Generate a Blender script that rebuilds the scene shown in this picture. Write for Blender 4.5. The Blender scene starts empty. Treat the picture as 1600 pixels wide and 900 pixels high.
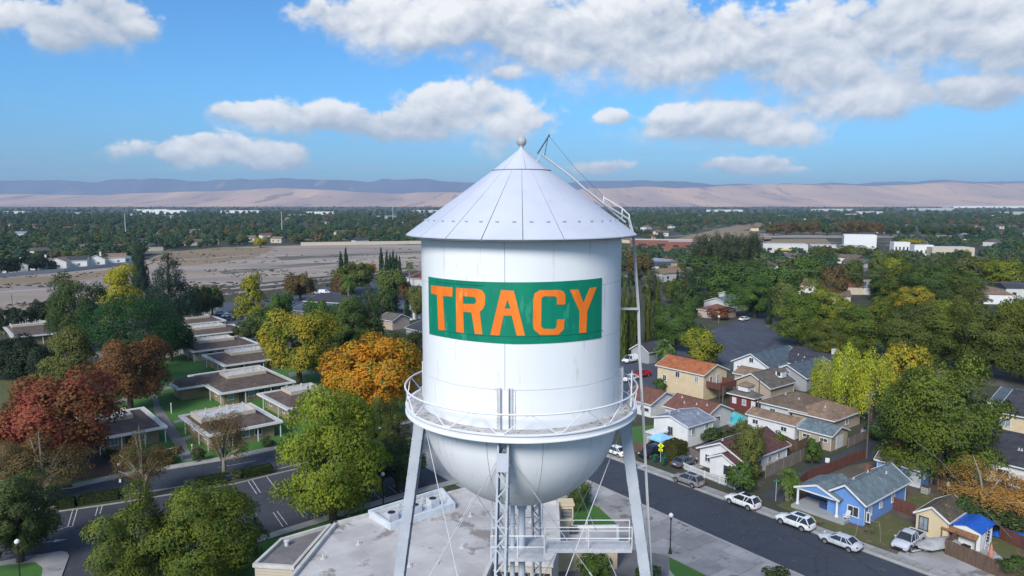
import bpy, bmesh, math, random
import numpy as np
from mathutils import Vector, Matrix
from mathutils.geometry import tessellate_polygon

# ------------------------------------------------------------------ camera, light, exposure
S = bpy.context.scene
COL = S.collection
EYE = 40.0
cam = bpy.data.cameras.new('camera'); co = bpy.data.objects.new('camera', cam); COL.objects.link(co)
co.location = (0, 0, EYE)
co.rotation_euler = (math.radians(90 - 6.643), 0, 0)
cam.sensor_width = 36.0
cam.lens = 36.0 * 1142.0 / 1600.0
cam.clip_start = 0.5
cam.clip_end = 60000
S.camera = co
S.view_settings.view_transform = 'Standard'
S.view_settings.look = 'None'
S.view_settings.exposure = 1.0
S.view_settings.gamma = 1.0
S.cycles.use_denoising = True
S.cycles.max_bounces = 6
S.cycles.diffuse_bounces = 4
S.cycles.glossy_bounces = 2
S.cycles.transmission_bounces = 3
S.cycles.volume_bounces = 0
S.cycles.transparent_max_bounces = 4
S.cycles.caustics_reflective = False
S.cycles.caustics_refractive = False

SUN_EL, SUN_ROT = math.radians(36), math.radians(-155)
sd = Vector((math.sin(SUN_ROT) * math.cos(SUN_EL), math.cos(SUN_ROT) * math.cos(SUN_EL), math.sin(SUN_EL)))
sl = bpy.data.lights.new('sun', 'SUN'); sl.energy = 2.15; sl.angle = math.radians(20); sl.color = (1.0, 0.955, 0.885)
so = bpy.data.objects.new('sun', sl); COL.objects.link(so)
so.rotation_euler = (-sd).to_track_quat('-Z', 'Y').to_euler()
so.location = (-60, -30, 90)

W = bpy.data.worlds.new('World'); S.world = W; W.use_nodes = True


class NG:
    """small helper for building node trees"""
    def __init__(s, nt):
        s.nt = nt; s.N = nt.nodes; s.L = nt.links

    def put(s, sock, v):
        if isinstance(v, bpy.types.NodeSocket): s.L.new(v, sock)
        elif v is not None: sock.default_value = v

    def m(s, op, a, b=None, c=None, clamp=False):
        n = s.N.new('ShaderNodeMath'); n.operation = op; n.use_clamp = clamp
        for i, v in enumerate((a, b, c)):
            if v is not None: s.put(n.inputs[i], v)
        return n.outputs[0]

    def vm(s, op, a, b=None):
        n = s.N.new('ShaderNodeVectorMath'); n.operation = op
        s.put(n.inputs[0], a)
        if b is not None: s.put(n.inputs[1], b)
        return n.outputs[0]

    def noise(s, vec, scale, detail=4, rough=0.55, dist=0.0):
        n = s.N.new('ShaderNodeTexNoise'); n.noise_dimensions = '3D'
        s.put(n.inputs['Vector'], vec)
        n.inputs['Scale'].default_value = scale; n.inputs['Detail'].default_value = detail
        n.inputs['Roughness'].default_value = rough; n.inputs['Distortion'].default_value = dist
        return n.outputs['Fac']

    def ramp(s, v, lo, hi, a=0.0, b=1.0, smooth=True):
        n = s.N.new('ShaderNodeMapRange'); n.interpolation_type = 'SMOOTHSTEP' if smooth else 'LINEAR'
        s.put(n.inputs['Value'], v)
        for k, x in (('From Min', lo), ('From Max', hi), ('To Min', a), ('To Max', b)): n.inputs[k].default_value = x
        return n.outputs['Result']

    def mix(s, f, a, b, mode='MIX'):
        n = s.N.new('ShaderNodeMix'); n.data_type = 'RGBA'; n.blend_type = mode
        s.put(n.inputs[0], f)
        for i, v in ((6, a), (7, b)):
            if isinstance(v, tuple) and len(v) == 3: v = v + (1,)
            s.put(n.inputs[i], v)
        return n.outputs[2]


def build_world():
    g = NG(W.node_tree); g.N.clear()
    out = g.N.new('ShaderNodeOutputWorld'); bg = g.N.new('ShaderNodeBackground')
    bg.inputs['Strength'].default_value = SKY_STRENGTH
    sky = g.N.new('ShaderNodeTexSky'); sky.sky_type = 'NISHITA'; sky.sun_disc = False
    sky.sun_elevation = SUN_EL; sky.sun_rotation = SUN_ROT
    sky.air_density = 1.0; sky.dust_density = 0.6; sky.ozone_density = 2.2
    tc = g.N.new('ShaderNodeTexCoord'); d = tc.outputs['Generated']
    sp = g.N.new('ShaderNodeSeparateXYZ'); g.L.new(d, sp.inputs[0])
    X, Y, Z = sp.outputs
    az = g.m('ARCTAN2', X, Y); el = g.m('ARCSINE', Z)
    # cumulus banks: (azimuth, elevation, half width, half height) in radians
    banks = [
        (-0.5161, 0.1943, 0.0771, 0.0403), (-0.4923, 0.2161, 0.0438, 0.0263), (-0.5388, 0.1823, 0.0438, 0.0228), (-0.4667, 0.1994, 0.0245, 0.0158), (-0.5937, 0.1932, 0.0210, 0.0140),
        (-0.2124, 0.2276, 0.0701, 0.0315), (-0.1264, 0.2177, 0.1051, 0.0455), (-0.0169, 0.2248, 0.1445, 0.0595), (0.0847, 0.1967, 0.1401, 0.0473), (0.1762, 0.2099, 0.1313, 0.0578), (0.2180, 0.1710, 0.1401, 0.0403),
        (0.3123, 0.1881, 0.1401, 0.0613), (0.3958, 0.1543, 0.1226, 0.0473), (0.4331, 0.1206, 0.0876, 0.0263), (0.4708, 0.1870, 0.1489, 0.0595), (0.5348, 0.1977, 0.1138, 0.0578), (0.5847, 0.1719, 0.1051, 0.0490), (0.5489, 0.1205, 0.0876, 0.0245),
        (-0.3229, 0.1103, 0.0630, 0.0158), (-0.2522, 0.1029, 0.0963, 0.0245), (-0.1703, 0.0940, 0.1051, 0.0298), (-0.0856, 0.1141, 0.0806, 0.0420), (-0.0471, 0.1285, 0.0525, 0.0315), (-0.0086, 0.0996, 0.0543, 0.0350),
        (-0.3781, 0.0581, 0.1226, 0.0193), (-0.3775, 0.0707, 0.0394, 0.0140), (-0.3174, 0.0497, 0.0613, 0.0175),
        (0.2766, 0.0918, 0.1007, 0.0298), (0.2919, 0.1066, 0.0578, 0.0210), (0.2319, 0.1067, 0.0482, 0.0175), (0.3356, 0.0798, 0.0482, 0.0175),
        (0.3113, 0.0450, 0.0508, 0.0149), (0.3333, 0.0398, 0.0438, 0.0088), (0.1365, 0.1110, 0.0245, 0.0105), (0.1163, 0.0435, 0.0508, 0.0158), (-0.0043, 0.1686, 0.0245, 0.0123)]
    KS = 7.0; SW = SH = None
    for (a, e, rx, ry) in banks:
        dx = g.m('DIVIDE', g.m('SUBTRACT', az, a), rx)
        dy0 = g.m('DIVIDE', g.m('SUBTRACT', el, e), ry)
        dy = g.m('MAXIMUM', dy0, g.m('MULTIPLY', dy0, -1.25))
        r2 = g.m('ADD', g.m('MULTIPLY', dx, dx), g.m('MULTIPLY', dy, dy))
        w = g.m('EXPONENT', g.m('MULTIPLY', g.m('SUBTRACT', 1.0, g.m('SQRT', r2)), KS))
        wh = g.m('MULTIPLY', w, dy0)
        SW = w if SW is None else g.m('ADD', SW, w)
        SH = wh if SH is None else g.m('ADD', SH, wh)
    F = g.m('DIVIDE', g.m('LOGARITHM', SW, math.e), KS)
    Hh = g.m('DIVIDE', SH, g.m('MAXIMUM', SW, 1e-9))
    # the sky beyond the picture goes on with cumulus of the same kind
    pz = g.m('ADD', g.m('MAXIMUM', Z, 0.0), 0.12)
    cv = g.N.new('ShaderNodeCombineXYZ')
    g.L.new(g.m('DIVIDE', X, pz), cv.inputs[0]); g.L.new(g.m('DIVIDE', Y, pz), cv.inputs[1])
    low = g.noise(cv.outputs[0], 0.9, 3, 0.5)
    wide = g.m('MULTIPLY', g.m('SUBTRACT', low, 0.56), 5.0)
    inside = g.m('MULTIPLY', g.m('LESS_THAN', g.m('ABSOLUTE', az), 0.66), g.m('LESS_THAN', el, 0.33))
    wide = g.m('SUBTRACT', g.m('MULTIPLY', wide, g.m('SUBTRACT', 1.0, inside)), g.m('MULTIPLY', inside, 3.0))
    F = g.m('MAXIMUM', F, wide)
    q = g.vm('MULTIPLY', d, (1.0, 1.0, 1.3))
    n0 = g.noise(q, 5.0, 2, 0.5)
    n1 = g.noise(q, 20.0, 8, 0.62)
    def puffs(v):
        """billowing relief: folded noise leaves rounded lobes parted by creases"""
        t = None
        for sc, am in ((14.0, 0.60), (31.0, 0.38), (67.0, 0.20), (140.0, 0.10)):
            p = g.m('MULTIPLY', g.m('ABSOLUTE', g.m('SUBTRACT', g.noise(v, sc, 0, 0.5), 0.5)), am * 4.0)
            t = p if t is None else g.m('ADD', t, p)
        return g.m('SUBTRACT', t, 0.55)
    p1 = puffs(q); p2 = puffs(g.vm('ADD', q, (-0.005, 0.0, 0.016)))
    dens = g.m('ADD', F, g.m('ADD', g.m('MULTIPLY', p1, 0.42), g.m('ADD', g.m('MULTIPLY', g.m('SUBTRACT', n1, 0.5), 1.7), g.m('MULTIPLY', g.m('SUBTRACT', n0, 0.5), 1.3))))
    dens = g.m('ADD', dens, 0.10)
    soft = g.ramp(Hh, -0.7, 0.4, 1.0, 0.29)      # crisp sunlit tops, vapoury bases
    dens = g.ramp(g.m('DIVIDE', g.m('ADD', dens, 0.10), g.m('ADD', soft, 0.10)), 0.0, 1.0)
    b = g.m('ADD', 0.42, g.m('MULTIPLY', Hh, 0.55))
    b = g.m('ADD', b, g.m('MULTIPLY', g.m('SUBTRACT', p1, p2), 0.50))
    b = g.m('ADD', b, g.m('MULTIPLY', g.m('SUBTRACT', n1, 0.5), 0.55))
    b = g.m('ADD', b, g.m('MULTIPLY', g.m('SUBTRACT', n0, 0.5), 1.7), clamp=True)
    k = 0.50 / SKY_STRENGTH      # cloud radiance, at the exposure above
    cr = g.mix(b, (0.45 * k, 0.52 * k, 0.63 * k), (0.99 * k, 0.99 * k, 1.0 * k))
    # thin veil streaks low over the hills
    stv = g.noise(g.vm('MULTIPLY', d, (2.0, 2.0, 40.0)), 4.0, 4, 0.6)
    veil = g.m('MULTIPLY', g.ramp(stv, 0.45, 0.75), g.ramp(el, 0.02, 0.14, 0.42, 0.0))
    tint = g.mix(1.0, sky.outputs[0], g.mix(g.ramp(el, 0.0, 0.16), SKY_LOW, SKY_TINT), 'MULTIPLY')
    c = g.mix(veil, tint, (0.45 * k, 0.55 * k, 0.68 * k))
    c = g.mix(g.m('MULTIPLY', dens, 0.96), c, cr)
    g.L.new(c, bg.inputs['Color']); g.L.new(bg.outputs[0], out.inputs['Surface'])


SKY_TINT = (0.325, 0.655, 0.94); SKY_LOW = (0.27, 0.47, 0.735)
HAZE = 5.6e-5
SKY_STRENGTH = 0.085
build_world()

# ------------------------------------------------------------------ materials
MATS = {}


def nz_col(g, v, sc):
    n = g.N.new('ShaderNodeTexNoise'); n.inputs['Scale'].default_value = sc; n.inputs['Detail'].default_value = 3; g.L.new(v, n.inputs['Vector']); return n.outputs['Color']


def M(name, c1, c2=None, rough=0.75, scale=1.5, detail=5, bump=0.0, metal=0.0, world=False, c3=None, s3=9.0, t3=0.62, stretch=None, spec=0.35, bscale=None, vary=0.0, cracks=0.0):
    """noise-mixed procedural material: c1/c2 broad mottling, c3 sparse spots"""
    if name in MATS: return MATS[name]
    m = bpy.data.materials.new(name); m.use_nodes = True; g = NG(m.node_tree)
    bs = g.N['Principled BSDF']; bs.inputs['Roughness'].default_value = rough; bs.inputs['Metallic'].default_value = metal
    bs.inputs['Specular IOR Level'].default_value = spec
    if world: v = g.N.new('ShaderNodeNewGeometry').outputs['Position']
    else: v = g.N.new('ShaderNodeTexCoord').outputs['Object']
    if stretch: v = g.vm('MULTIPLY', v, stretch)
    if c2 is None: c2 = tuple(x * 0.82 for x in c1)
    n = g.noise(v, scale, detail, 0.6)
    col = g.mix(g.ramp(n, 0.3, 0.7), c1, c2)
    if c3:
        n3 = g.noise(v, s3, 4, 0.65); col = g.mix(g.ramp(n3, t3, t3 + 0.08), col, c3)
    if cracks:
        vo = g.N.new('ShaderNodeTexVoronoi'); vo.feature = 'DISTANCE_TO_EDGE'; vo.inputs['Scale'].default_value = cracks
        g.L.new(g.vm('ADD', v, g.vm('MULTIPLY', nz_col(g, v, .8), (1.6, 1.6, 0.0))), vo.inputs['Vector'])
        col = g.mix(g.m('MULTIPLY', g.ramp(vo.outputs['Distance'], .0, .018, 1.0, 0.0), .65), col, tuple(x * .55 for x in c2))
        col = g.mix(g.m('MULTIPLY', g.ramp(g.noise(v, .55, 3, .5), .62, .70), .5), col, tuple(x * .6 for x in c2))
        col = g.mix(g.ramp(g.noise(v, 2.6, 1, .5), .735, .76), col, (.17, .15, .12))
    if vary:
        hv = g.N.new('ShaderNodeHueSaturation'); g.L.new(col, hv.inputs['Color'])
        g.L.new(g.m('ADD', 1.0 - vary, g.m('MULTIPLY', g.N.new('ShaderNodeObjectInfo').outputs['Random'], 2 * vary)), hv.inputs['Value']); col = hv.outputs[0]
    g.L.new(col, bs.inputs['Base Color'])
    if bump:
        bp = g.N.new('ShaderNodeBump'); bp.inputs['Strength'].default_value = bump; bp.inputs['Distance'].default_value = 0.05
        g.L.new(g.noise(v, bscale or scale * 6, 4, 0.6), bp.inputs['Height']); g.L.new(bp.outputs[0], bs.inputs['Normal'])
    MATS[name] = m
    return m


def leaf_material():
    m = bpy.data.materials.new('leaf'); m.use_nodes = True; g = NG(m.node_tree); g.N.clear()
    out = g.N.new('ShaderNodeOutputMaterial')
    oi = g.N.new('ShaderNodeObjectInfo')
    a2 = g.N.new('ShaderNodeAttribute'); a2.attribute_type = 'OBJECT'; a2.attribute_name = 'second_tint'
    ar = g.N.new('ShaderNodeAttribute'); ar.attribute_type = 'GEOMETRY'; ar.attribute_name = 'rnd'
    tc = g.N.new('ShaderNodeTexCoord')
    n = g.noise(g.vm('ADD', tc.outputs['Object'], g.m('MULTIPLY', oi.outputs['Random'], 37.0)), 2.2, 3, 0.6)
    f = g.ramp(g.m('ADD', n, g.m('MULTIPLY', g.m('SUBTRACT', ar.outputs['Fac'], 0.5), 0.35)), 0.38, 0.64)
    col = g.mix(f, oi.outputs['Color'], a2.outputs['Color'])
    v = g.m('ADD', 0.66, g.m('MULTIPLY', ar.outputs['Fac'], 0.68))
    hs = g.N.new('ShaderNodeHueSaturation'); g.L.new(col, hs.inputs['Color']); g.L.new(v, hs.inputs['Value'])
    df = g.N.new('ShaderNodeBsdfPrincipled'); df.inputs['Roughness'].default_value = 0.6; df.inputs['Specular IOR Level'].default_value = 0.2
    g.L.new(hs.outputs[0], df.inputs['Base Color'])
    tr = g.N.new('ShaderNodeBsdfTranslucent'); g.L.new(hs.outputs[0], tr.inputs['Color'])
    mx = g.N.new('ShaderNodeMixShader'); mx.inputs[0].default_value = 0.38
    g.L.new(df.outputs[0], mx.inputs[1]); g.L.new(tr.outputs[0], mx.inputs[2]); g.L.new(mx.outputs[0], out.inputs['Surface'])
    return m


def far_leaf_material():
    m = bpy.data.materials.new('distant_leaf'); m.use_nodes = True; g = NG(m.node_tree)
    bs = g.N['Principled BSDF']; bs.inputs['Roughness'].default_value = 0.8; bs.inputs['Specular IOR Level'].default_value = 0.1
    oi = g.N.new('ShaderNodeObjectInfo'); r = g.N.new('ShaderNodeValToRGB'); e = r.color_ramp.elements
    stops = [(0.0, (.020, .042, .024)), (.2, (.028, .054, .028)), (.4, (.040, .066, .030)), (.6, (.026, .048, .032)), (.78, (.055, .074, .030)), (.90, (.070, .066, .034)), (.965, (.085, .062, .034)), (1, (.034, .054, .036))]
    e[0].position, e[0].color = stops[0][0], tuple(q * 1.75 for q in stops[0][1]) + (1,)
    e[1].position, e[1].color = stops[-1][0], stops[-1][1] + (1,)
    for p, c in stops[1:-1]:
        x = e.new(p); x.color = tuple(q * 1.75 for q in c) + (1,)
    g.L.new(oi.outputs['Random'], r.inputs[0])
    ar = g.N.new('ShaderNodeAttribute'); ar.attribute_type = 'GEOMETRY'; ar.attribute_name = 'rnd'
    hs = g.N.new('ShaderNodeHueSaturation'); g.L.new(r.outputs[0], hs.inputs['Color'])
    g.L.new(g.m('ADD', 0.65, g.m('MULTIPLY', ar.outputs['Fac'], 0.7)), hs.inputs['Value'])
    g.L.new(hs.outputs[0], bs.inputs['Base Color'])
    return m


LEAF = leaf_material(); FARLEAF = far_leaf_material()
BARK = M('bark', (.10, .075, .055), (.055, .042, .032), .9, 3.0, bump=.4)
PALEBARK = M('pale_bark', (.30, .27, .22), (.18, .16, .13), .9, 3.0, bump=.3)
ASPHALT = M('asphalt', (.050, .058, .077), (.041, .048, .063), .82, .12, 6, bump=.15, world=True, c3=(.070, .077, .095), s3=.9, t3=.60, bscale=8, cracks=.16)
LOTASPH = M('old_asphalt', (.058, .063, .077), (.045, .049, .061), .85, .16, 6, bump=.15, world=True, c3=(.078, .078, .082), s3=.7, t3=.60, bscale=8, cracks=.22)
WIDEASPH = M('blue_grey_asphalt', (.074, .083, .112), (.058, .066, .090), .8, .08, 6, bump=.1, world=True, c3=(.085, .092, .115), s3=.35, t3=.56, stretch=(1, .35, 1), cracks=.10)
CONC = M('concrete', (.34, .33, .32), (.26, .255, .25), .85, .5, 6, bump=.1, c3=(.20, .19, .18), s3=2.2, t3=.6, vary=.14)
CONCW = M('paving_concrete', (.36, .35, .35), (.24, .235, .235), .85, .22, 6, bump=.1, world=True, c3=(.17, .155, .15), s3=.30, t3=.56, vary=.16)
KERBM = M('kerb_concrete', (.38, .37, .36), (.29, .28, .27), .85, .8, 4)
PAINTW = M('road_paint', (.58, .58, .58), (.36, .36, .36), .7, 2.5, 4, world=True, c3=(.10, .10, .11), s3=4.0, t3=.55)
LAWN = M('lawn_grass', (.042, .135, .024), (.062, .155, .030), .9, .35, 6, bump=.5, world=True, c3=(.085, .12, .035), s3=1.4, t3=.58, bscale=12)
DRYLAWN = M('dry_lawn', (.115, .105, .045), (.075, .095, .03), .9, .5, 6, bump=.5, world=True, c3=(.16, .125, .07), s3=.9, t3=.56, bscale=12)
DIRT = M('dirt', (.13, .105, .085), (.085, .07, .058), .95, .4, 6, bump=.4, world=True)
YARD = M('yard_soil', (.060, .058, .042), (.042, .055, .028), .95, .12, 6, bump=.4, world=True, c3=(.10, .085, .065), s3=.3, t3=.58)
WHITE = M('white_paint', (.74, .75, .77), (.66, .67, .70), .45, .8, 4)
TANKW = M('tank_white', (.80, .815, .84), (.745, .765, .80), .34, .35, 5, c3=(.68, .675, .67), s3=2.6, t3=.585, stretch=(1, 1, .13))
GALV = M('tower_steel', (.56, .58, .61), (.45, .47, .50), .5, 1.2, 5, c3=(.34, .33, .33), s3=3.0, t3=.66)
DARKST = M('dark_steel', (.09, .10, .11), (.06, .065, .07), .5, 2, 3)
DECKM = M('walkway_plate', (.52, .51, .51), (.38, .36, .35), .7, 2.0, 5, c3=(.12, .10, .09), s3=5.0, t3=.57)
GLASS = M('window_glass', (.045, .055, .07), (.03, .037, .05), .12, .7, 2, spec=.6)
LIGHTGLASS = M('curtained_glass', (.30, .33, .37), (.20, .23, .27), .2, 1.2, 2, spec=.5)
BLACK = M('black_trim', (.025, .025, .028), (.018, .018, .02), .5, 3, 2)
WOOD = M('fence_wood', (.155, .10, .070), (.095, .065, .048), .9, 1.6, 5, stretch=(3, 3, .5))
REDWOOD = M('red_fence_wood', (.15, .06, .045), (.10, .04, .032), .9, 1.6, 5, stretch=(3, 3, .5))
GREYWOOD = M('weathered_fence_wood', (.22, .19, .17), (.14, .12, .105), .9, 1.6, 5, stretch=(3, 3, .5))


# ------------------------------------------------------------------ mesh helpers
class MB:
    def __init__(s): s.v = []; s.f = []

    def add(s, vs, fs):
        o = len(s.v); s.v += [tuple(p) for p in vs]; s.f += [tuple(i + o for i in q) for q in fs]; return s

    def box(s, cx, cy, cz, sx, sy, sz, rz=0.0):
        c, n = math.cos(rz), math.sin(rz); vs = []
        for z in (-.5, .5):
            for x, y in ((-.5, -.5), (.5, -.5), (.5, .5), (-.5, .5)):
                X, Y = x * sx, y * sy
                vs.append((cx + X * c - Y * n, cy + X * n + Y * c, cz + z * sz))
        return s.add(vs, [(3, 2, 1, 0), (4, 5, 6, 7), (0, 1, 5, 4), (1, 2, 6, 5), (2, 3, 7, 6), (3, 0, 4, 7)])

    def beam(s, p, q, w, h, up=(0, 0, 1)):
        p, q = Vector(p), Vector(q); d = (q - p).normalized(); u = Vector(up)
        if abs(d.dot(u)) > .98: u = Vector((1, 0, 0))
        a = d.cross(u).normalized(); b = a.cross(d)
        vs = [e + a * (i * w / 2) + b * (j * h / 2) for e in (p, q) for i, j in ((-1, -1), (1, -1), (1, 1), (-1, 1))]
        return s.add(vs, [(0, 1, 2, 3), (7, 6, 5, 4), (4, 5, 1, 0), (5, 6, 2, 1), (6, 7, 3, 2), (7, 4, 0, 3)])

    def tube(s, pts, r, n=8, cap=True, closed=False):
        pts = [Vector(p) for p in pts]; k = len(pts)
        rs = r if isinstance(r, (list, tuple)) else [r] * k
        vs = []; fs = []; pa = None
        for i, p in enumerate(pts):
            if closed: d = pts[(i + 1) % k] - pts[i - 1]
            else: d = pts[min(i + 1, k - 1)] - pts[max(i - 1, 0)]
            d.normalize()
            ref = pa if pa is not None else (Vector((0, 0, 1)) if abs(d.z) < .9 else Vector((1, 0, 0)))
            a = (ref - d * ref.dot(d))
            if a.length < 1e-4: a = d.orthogonal()
            a.normalize(); pa = a; b = d.cross(a)
            vs += [p + (a * math.cos(t) + b * math.sin(t)) * rs[i] for t in [2 * math.pi * j / n for j in range(n)]]
        for i in range(k if closed else k - 1):
            o, o2 = i * n, ((i + 1) % k) * n
            fs += [(o + j, o + (j + 1) % n, o2 + (j + 1) % n, o2 + j) for j in range(n)]
        if cap and not closed:
            fs += [tuple(range(n - 1, -1, -1)), tuple(range((k - 1) * n, k * n))]
        return s.add(vs, fs)

    def lathe(s, prof, n=24, c=(0, 0, 0), a0=0.0, a1=2 * math.pi):
        full = abs(a1 - a0 - 2 * math.pi) < 1e-6; m = n if full else n + 1
        vs = []; fs = []
        for r, z in prof:
            vs += [(c[0] + r * math.cos(a0 + (a1 - a0) * j / n), c[1] + r * math.sin(a0 + (a1 - a0) * j / n), c[2] + z) for j in range(m)]
        for i in range(len(prof) - 1):
            for j in range(n):
                j2 = (j + 1) % m
                fs.append((i * m + j, i * m + j2, (i + 1) * m + j2, (i + 1) * m + j))
        return s.add(vs, fs)

    def poly(s, pts, z=None):
        """flat polygon (may be concave)"""
        P = [Vector((p[0], p[1], p[2] if z is None else z)) for p in pts]
        return s.add(P, [tuple(t) for t in tessellate_polygon([P])])

    def prism(s, pts, z0, z1):
        n = len(pts); o = len(s.v)
        a = sum(pts[i][0] * pts[(i + 1) % n][1] - pts[(i + 1) % n][0] * pts[i][1] for i in range(n))
        if a < 0: pts = pts[::-1]
        P = [Vector((p[0], p[1], 0)) for p in pts]; tr = tessellate_polygon([P])
        fs = [(i, (i + 1) % n, n + (i + 1) % n, n + i) for i in range(n)]
        for t in tr:
            q = [P[i] for i in t]
            if (q[1] - q[0]).cross(q[2] - q[0]).z < 0: t = (t[0], t[2], t[1])
            fs += [tuple(reversed(t)), tuple(i + n for i in t)]
        return s.add([(p[0], p[1], z0) for p in pts] + [(p[0], p[1], z1) for p in pts], fs)

    def mesh(s, name, smooth=False):
        me = bpy.data.meshes.new(name); me.from_pydata(s.v, [], s.f); me.validate(); me.update()
        if smooth: me.polygons.foreach_set('use_smooth', [True] * len(me.polygons))
        return me

    def build(s, name, mat, parent=None, smooth=False, **kw):
        return ob(name, s.mesh(name, smooth), mat, parent, **kw)


def ob(name, me, mat=None, parent=None, loc=(0, 0, 0), rz=0.0, scale=None, kind=None):
    o = bpy.data.objects.new(name, me); COL.objects.link(o)
    if mat is not None and not me.materials: me.materials.append(mat)
    o.parent = parent; o.location = loc; o.rotation_euler = (0, 0, rz)
    if scale is not None: o.scale = scale
    if kind: o['kind'] = kind
    return o


def thing(name, label, cat, loc=(0, 0, 0), rz=0.0, group=None):
    o = bpy.data.objects.new(name, None); COL.objects.link(o); o.empty_display_size = .5
    o.location = loc; o.rotation_euler = (0, 0, rz)
    return tag(o, label, cat, group)


def tag(o, label, cat, group=None):
    o['label'] = label; o['category'] = cat
    if group: o['group'] = group
    return o


def dup(root, loc, rz=0.0, label=None, group=None, scale=None):
    r = root.copy(); COL.objects.link(r); r.location = loc; r.rotation_euler = (0, 0, rz)
    if scale: r.scale = scale
    if label: r['label'] = label
    if group: r['group'] = group
    for ch in list(root.children):
        c = ch.copy(); COL.objects.link(c); c.parent = r
        for k in list(ch.children):
            d = k.copy(); COL.objects.link(d); d.parent = c
    return r


def sheet(name, pts, z, mat, kind='structure'):
    b = MB(); b.poly(pts, z); me = b.mesh(name)
    for p in me.polygons:
        if p.normal.z < 0: p.flip()
    return ob(name, me, mat, kind=kind)


def lerp2(a, b, t): return (a[0] + (b[0] - a[0]) * t, a[1] + (b[1] - a[1]) * t)
def rot2(x, y, a): return (x * math.cos(a) - y * math.sin(a), x * math.sin(a) + y * math.cos(a))
def offset_line(a, b, d):
    """points a,b moved d to the left of a->b"""
    L = math.dist(a, b); nx, ny = -(b[1] - a[1]) / L, (b[0] - a[0]) / L
    return (a[0] + nx * d, a[1] + ny * d), (b[0] + nx * d, b[1] + ny * d)


GRID = math.radians(39.0)          # the town grid: one street direction
CROSS = math.radians(-51.0)        # and the other

# ------------------------------------------------------------------ ground, hills, field, roads
GROUND = M('valley_ground', (.060, .060, .042), (.038, .048, .028), .95, .02, 8, bump=0, world=True, c3=(.19, .165, .13), s3=.014, t3=.54)
def build_ground():
    b = MB(); xs = [-26000, -9000, -3000, -1000, -300, 300, 1000, 3000, 9000, 26000]; ys = [-250, 0, 250, 800, 2500, 6000, 12000, 22000]
    n = len(xs)
    b.add([(x, y, 0) for y in ys for x in xs], [(j * n + i, j * n + i + 1, (j + 1) * n + i + 1, (j + 1) * n + i) for j in range(len(ys) - 1) for i in range(n - 1)])
    return b.build('ground', GROUND, kind='structure')
build_ground()

HILLM = M('hill_grass_painted_shade', (.62, .40, .275), (.36, .25, .225), .95, .0013, 8, world=True, c3=(.30, .205, .19), s3=.0060, t3=.55, stretch=(1, .14, .6))  # dry grass; fold shading streaks and mauve cloud-shadow patches painted into the colour
RIDGEM = M('ridge_shade_haze_tint', (.085, .088, .145), (.125, .115, .165), .95, .0016, 8, world=True, c3=(.24, .19, .18), s3=.0026, t3=.60, stretch=(1, .14, .6))  # ridge vegetation, with cloud shadow and blue haze painted into its base colour


def vnoise(x, y, seed):
    r = np.random.RandomState(seed); T = r.rand(256, 256)
    xi = np.floor(x).astype(int); yi = np.floor(y).astype(int); fx = x - xi; fy = y - yi
    fx = fx * fx * (3 - 2 * fx); fy = fy * fy * (3 - 2 * fy)
    g = lambda i, j: T[(xi + i) % 256, (yi + j) % 256]
    return (g(0, 0) * (1 - fx) + g(1, 0) * fx) * (1 - fy) + (g(0, 1) * (1 - fx) + g(1, 1) * fx) * fy


def fbm(x, y, seed, oct=5, ridged=False):
    s, a, t = 0, 1.0, 0
    for k in range(oct):
        n = vnoise(x * 2 ** k + 17 * k, y * 2 ** k + 31 * k, seed + k)
        if ridged: n = 1 - np.abs(2 * n - 1)
        s = s + n * a; t += a; a *= .5
    return s / t


def hill_range(name, mat, crest, y0, y1, ycrest, seed, gully, nx=420, ny=44):
    """crest: list of (tangent of azimuth, height) of the skyline"""
    t = np.linspace(-1.5, 1.5, nx); yy = np.linspace(y0, y1, ny)
    Tt, Y = np.meshgrid(t, yy); X = Tt * Y
    ch = np.interp(Tt, [c[0] for c in crest], [c[1] for c in crest])
    up = np.clip((Y - y0) / (ycrest - y0), 0, 1); dn = np.clip((y1 - Y) / (y1 - ycrest), 0, 1)
    prof = np.where(Y <= ycrest, up ** 1.25, np.sqrt(dn))
    n = fbm(X / gully + Y / 2600, Y / (gully * 5), seed, 5, True)
    n2 = fbm(X / (gully * 3.2), Y / (gully * 3.2), seed + 9, 3)
    z = ch * prof * (0.34 + 0.52 * n + 0.34 * n2)
    # keep the skyline row at its own height
    w = np.exp(-((Y - ycrest) / (.10 * (y1 - y0))) ** 2)
    z = z * (1 - w) + ch * (0.80 + 0.30 * fbm(X / 620, Y / 5000, seed + 40, 5)) * w
    z[0, :] = -3; z[-1, :] = -3
    V = np.stack([X, Y, z], -1).reshape(-1, 3)
    F = [(j * nx + i, j * nx + i + 1, (j + 1) * nx + i + 1, (j + 1) * nx + i) for j in range(ny - 1) for i in range(nx - 1)]
    b = MB(); b.v = [tuple(p) for p in V.tolist()]; b.f = F
    return b.build(name, mat, smooth=True, kind='structure')


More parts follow.
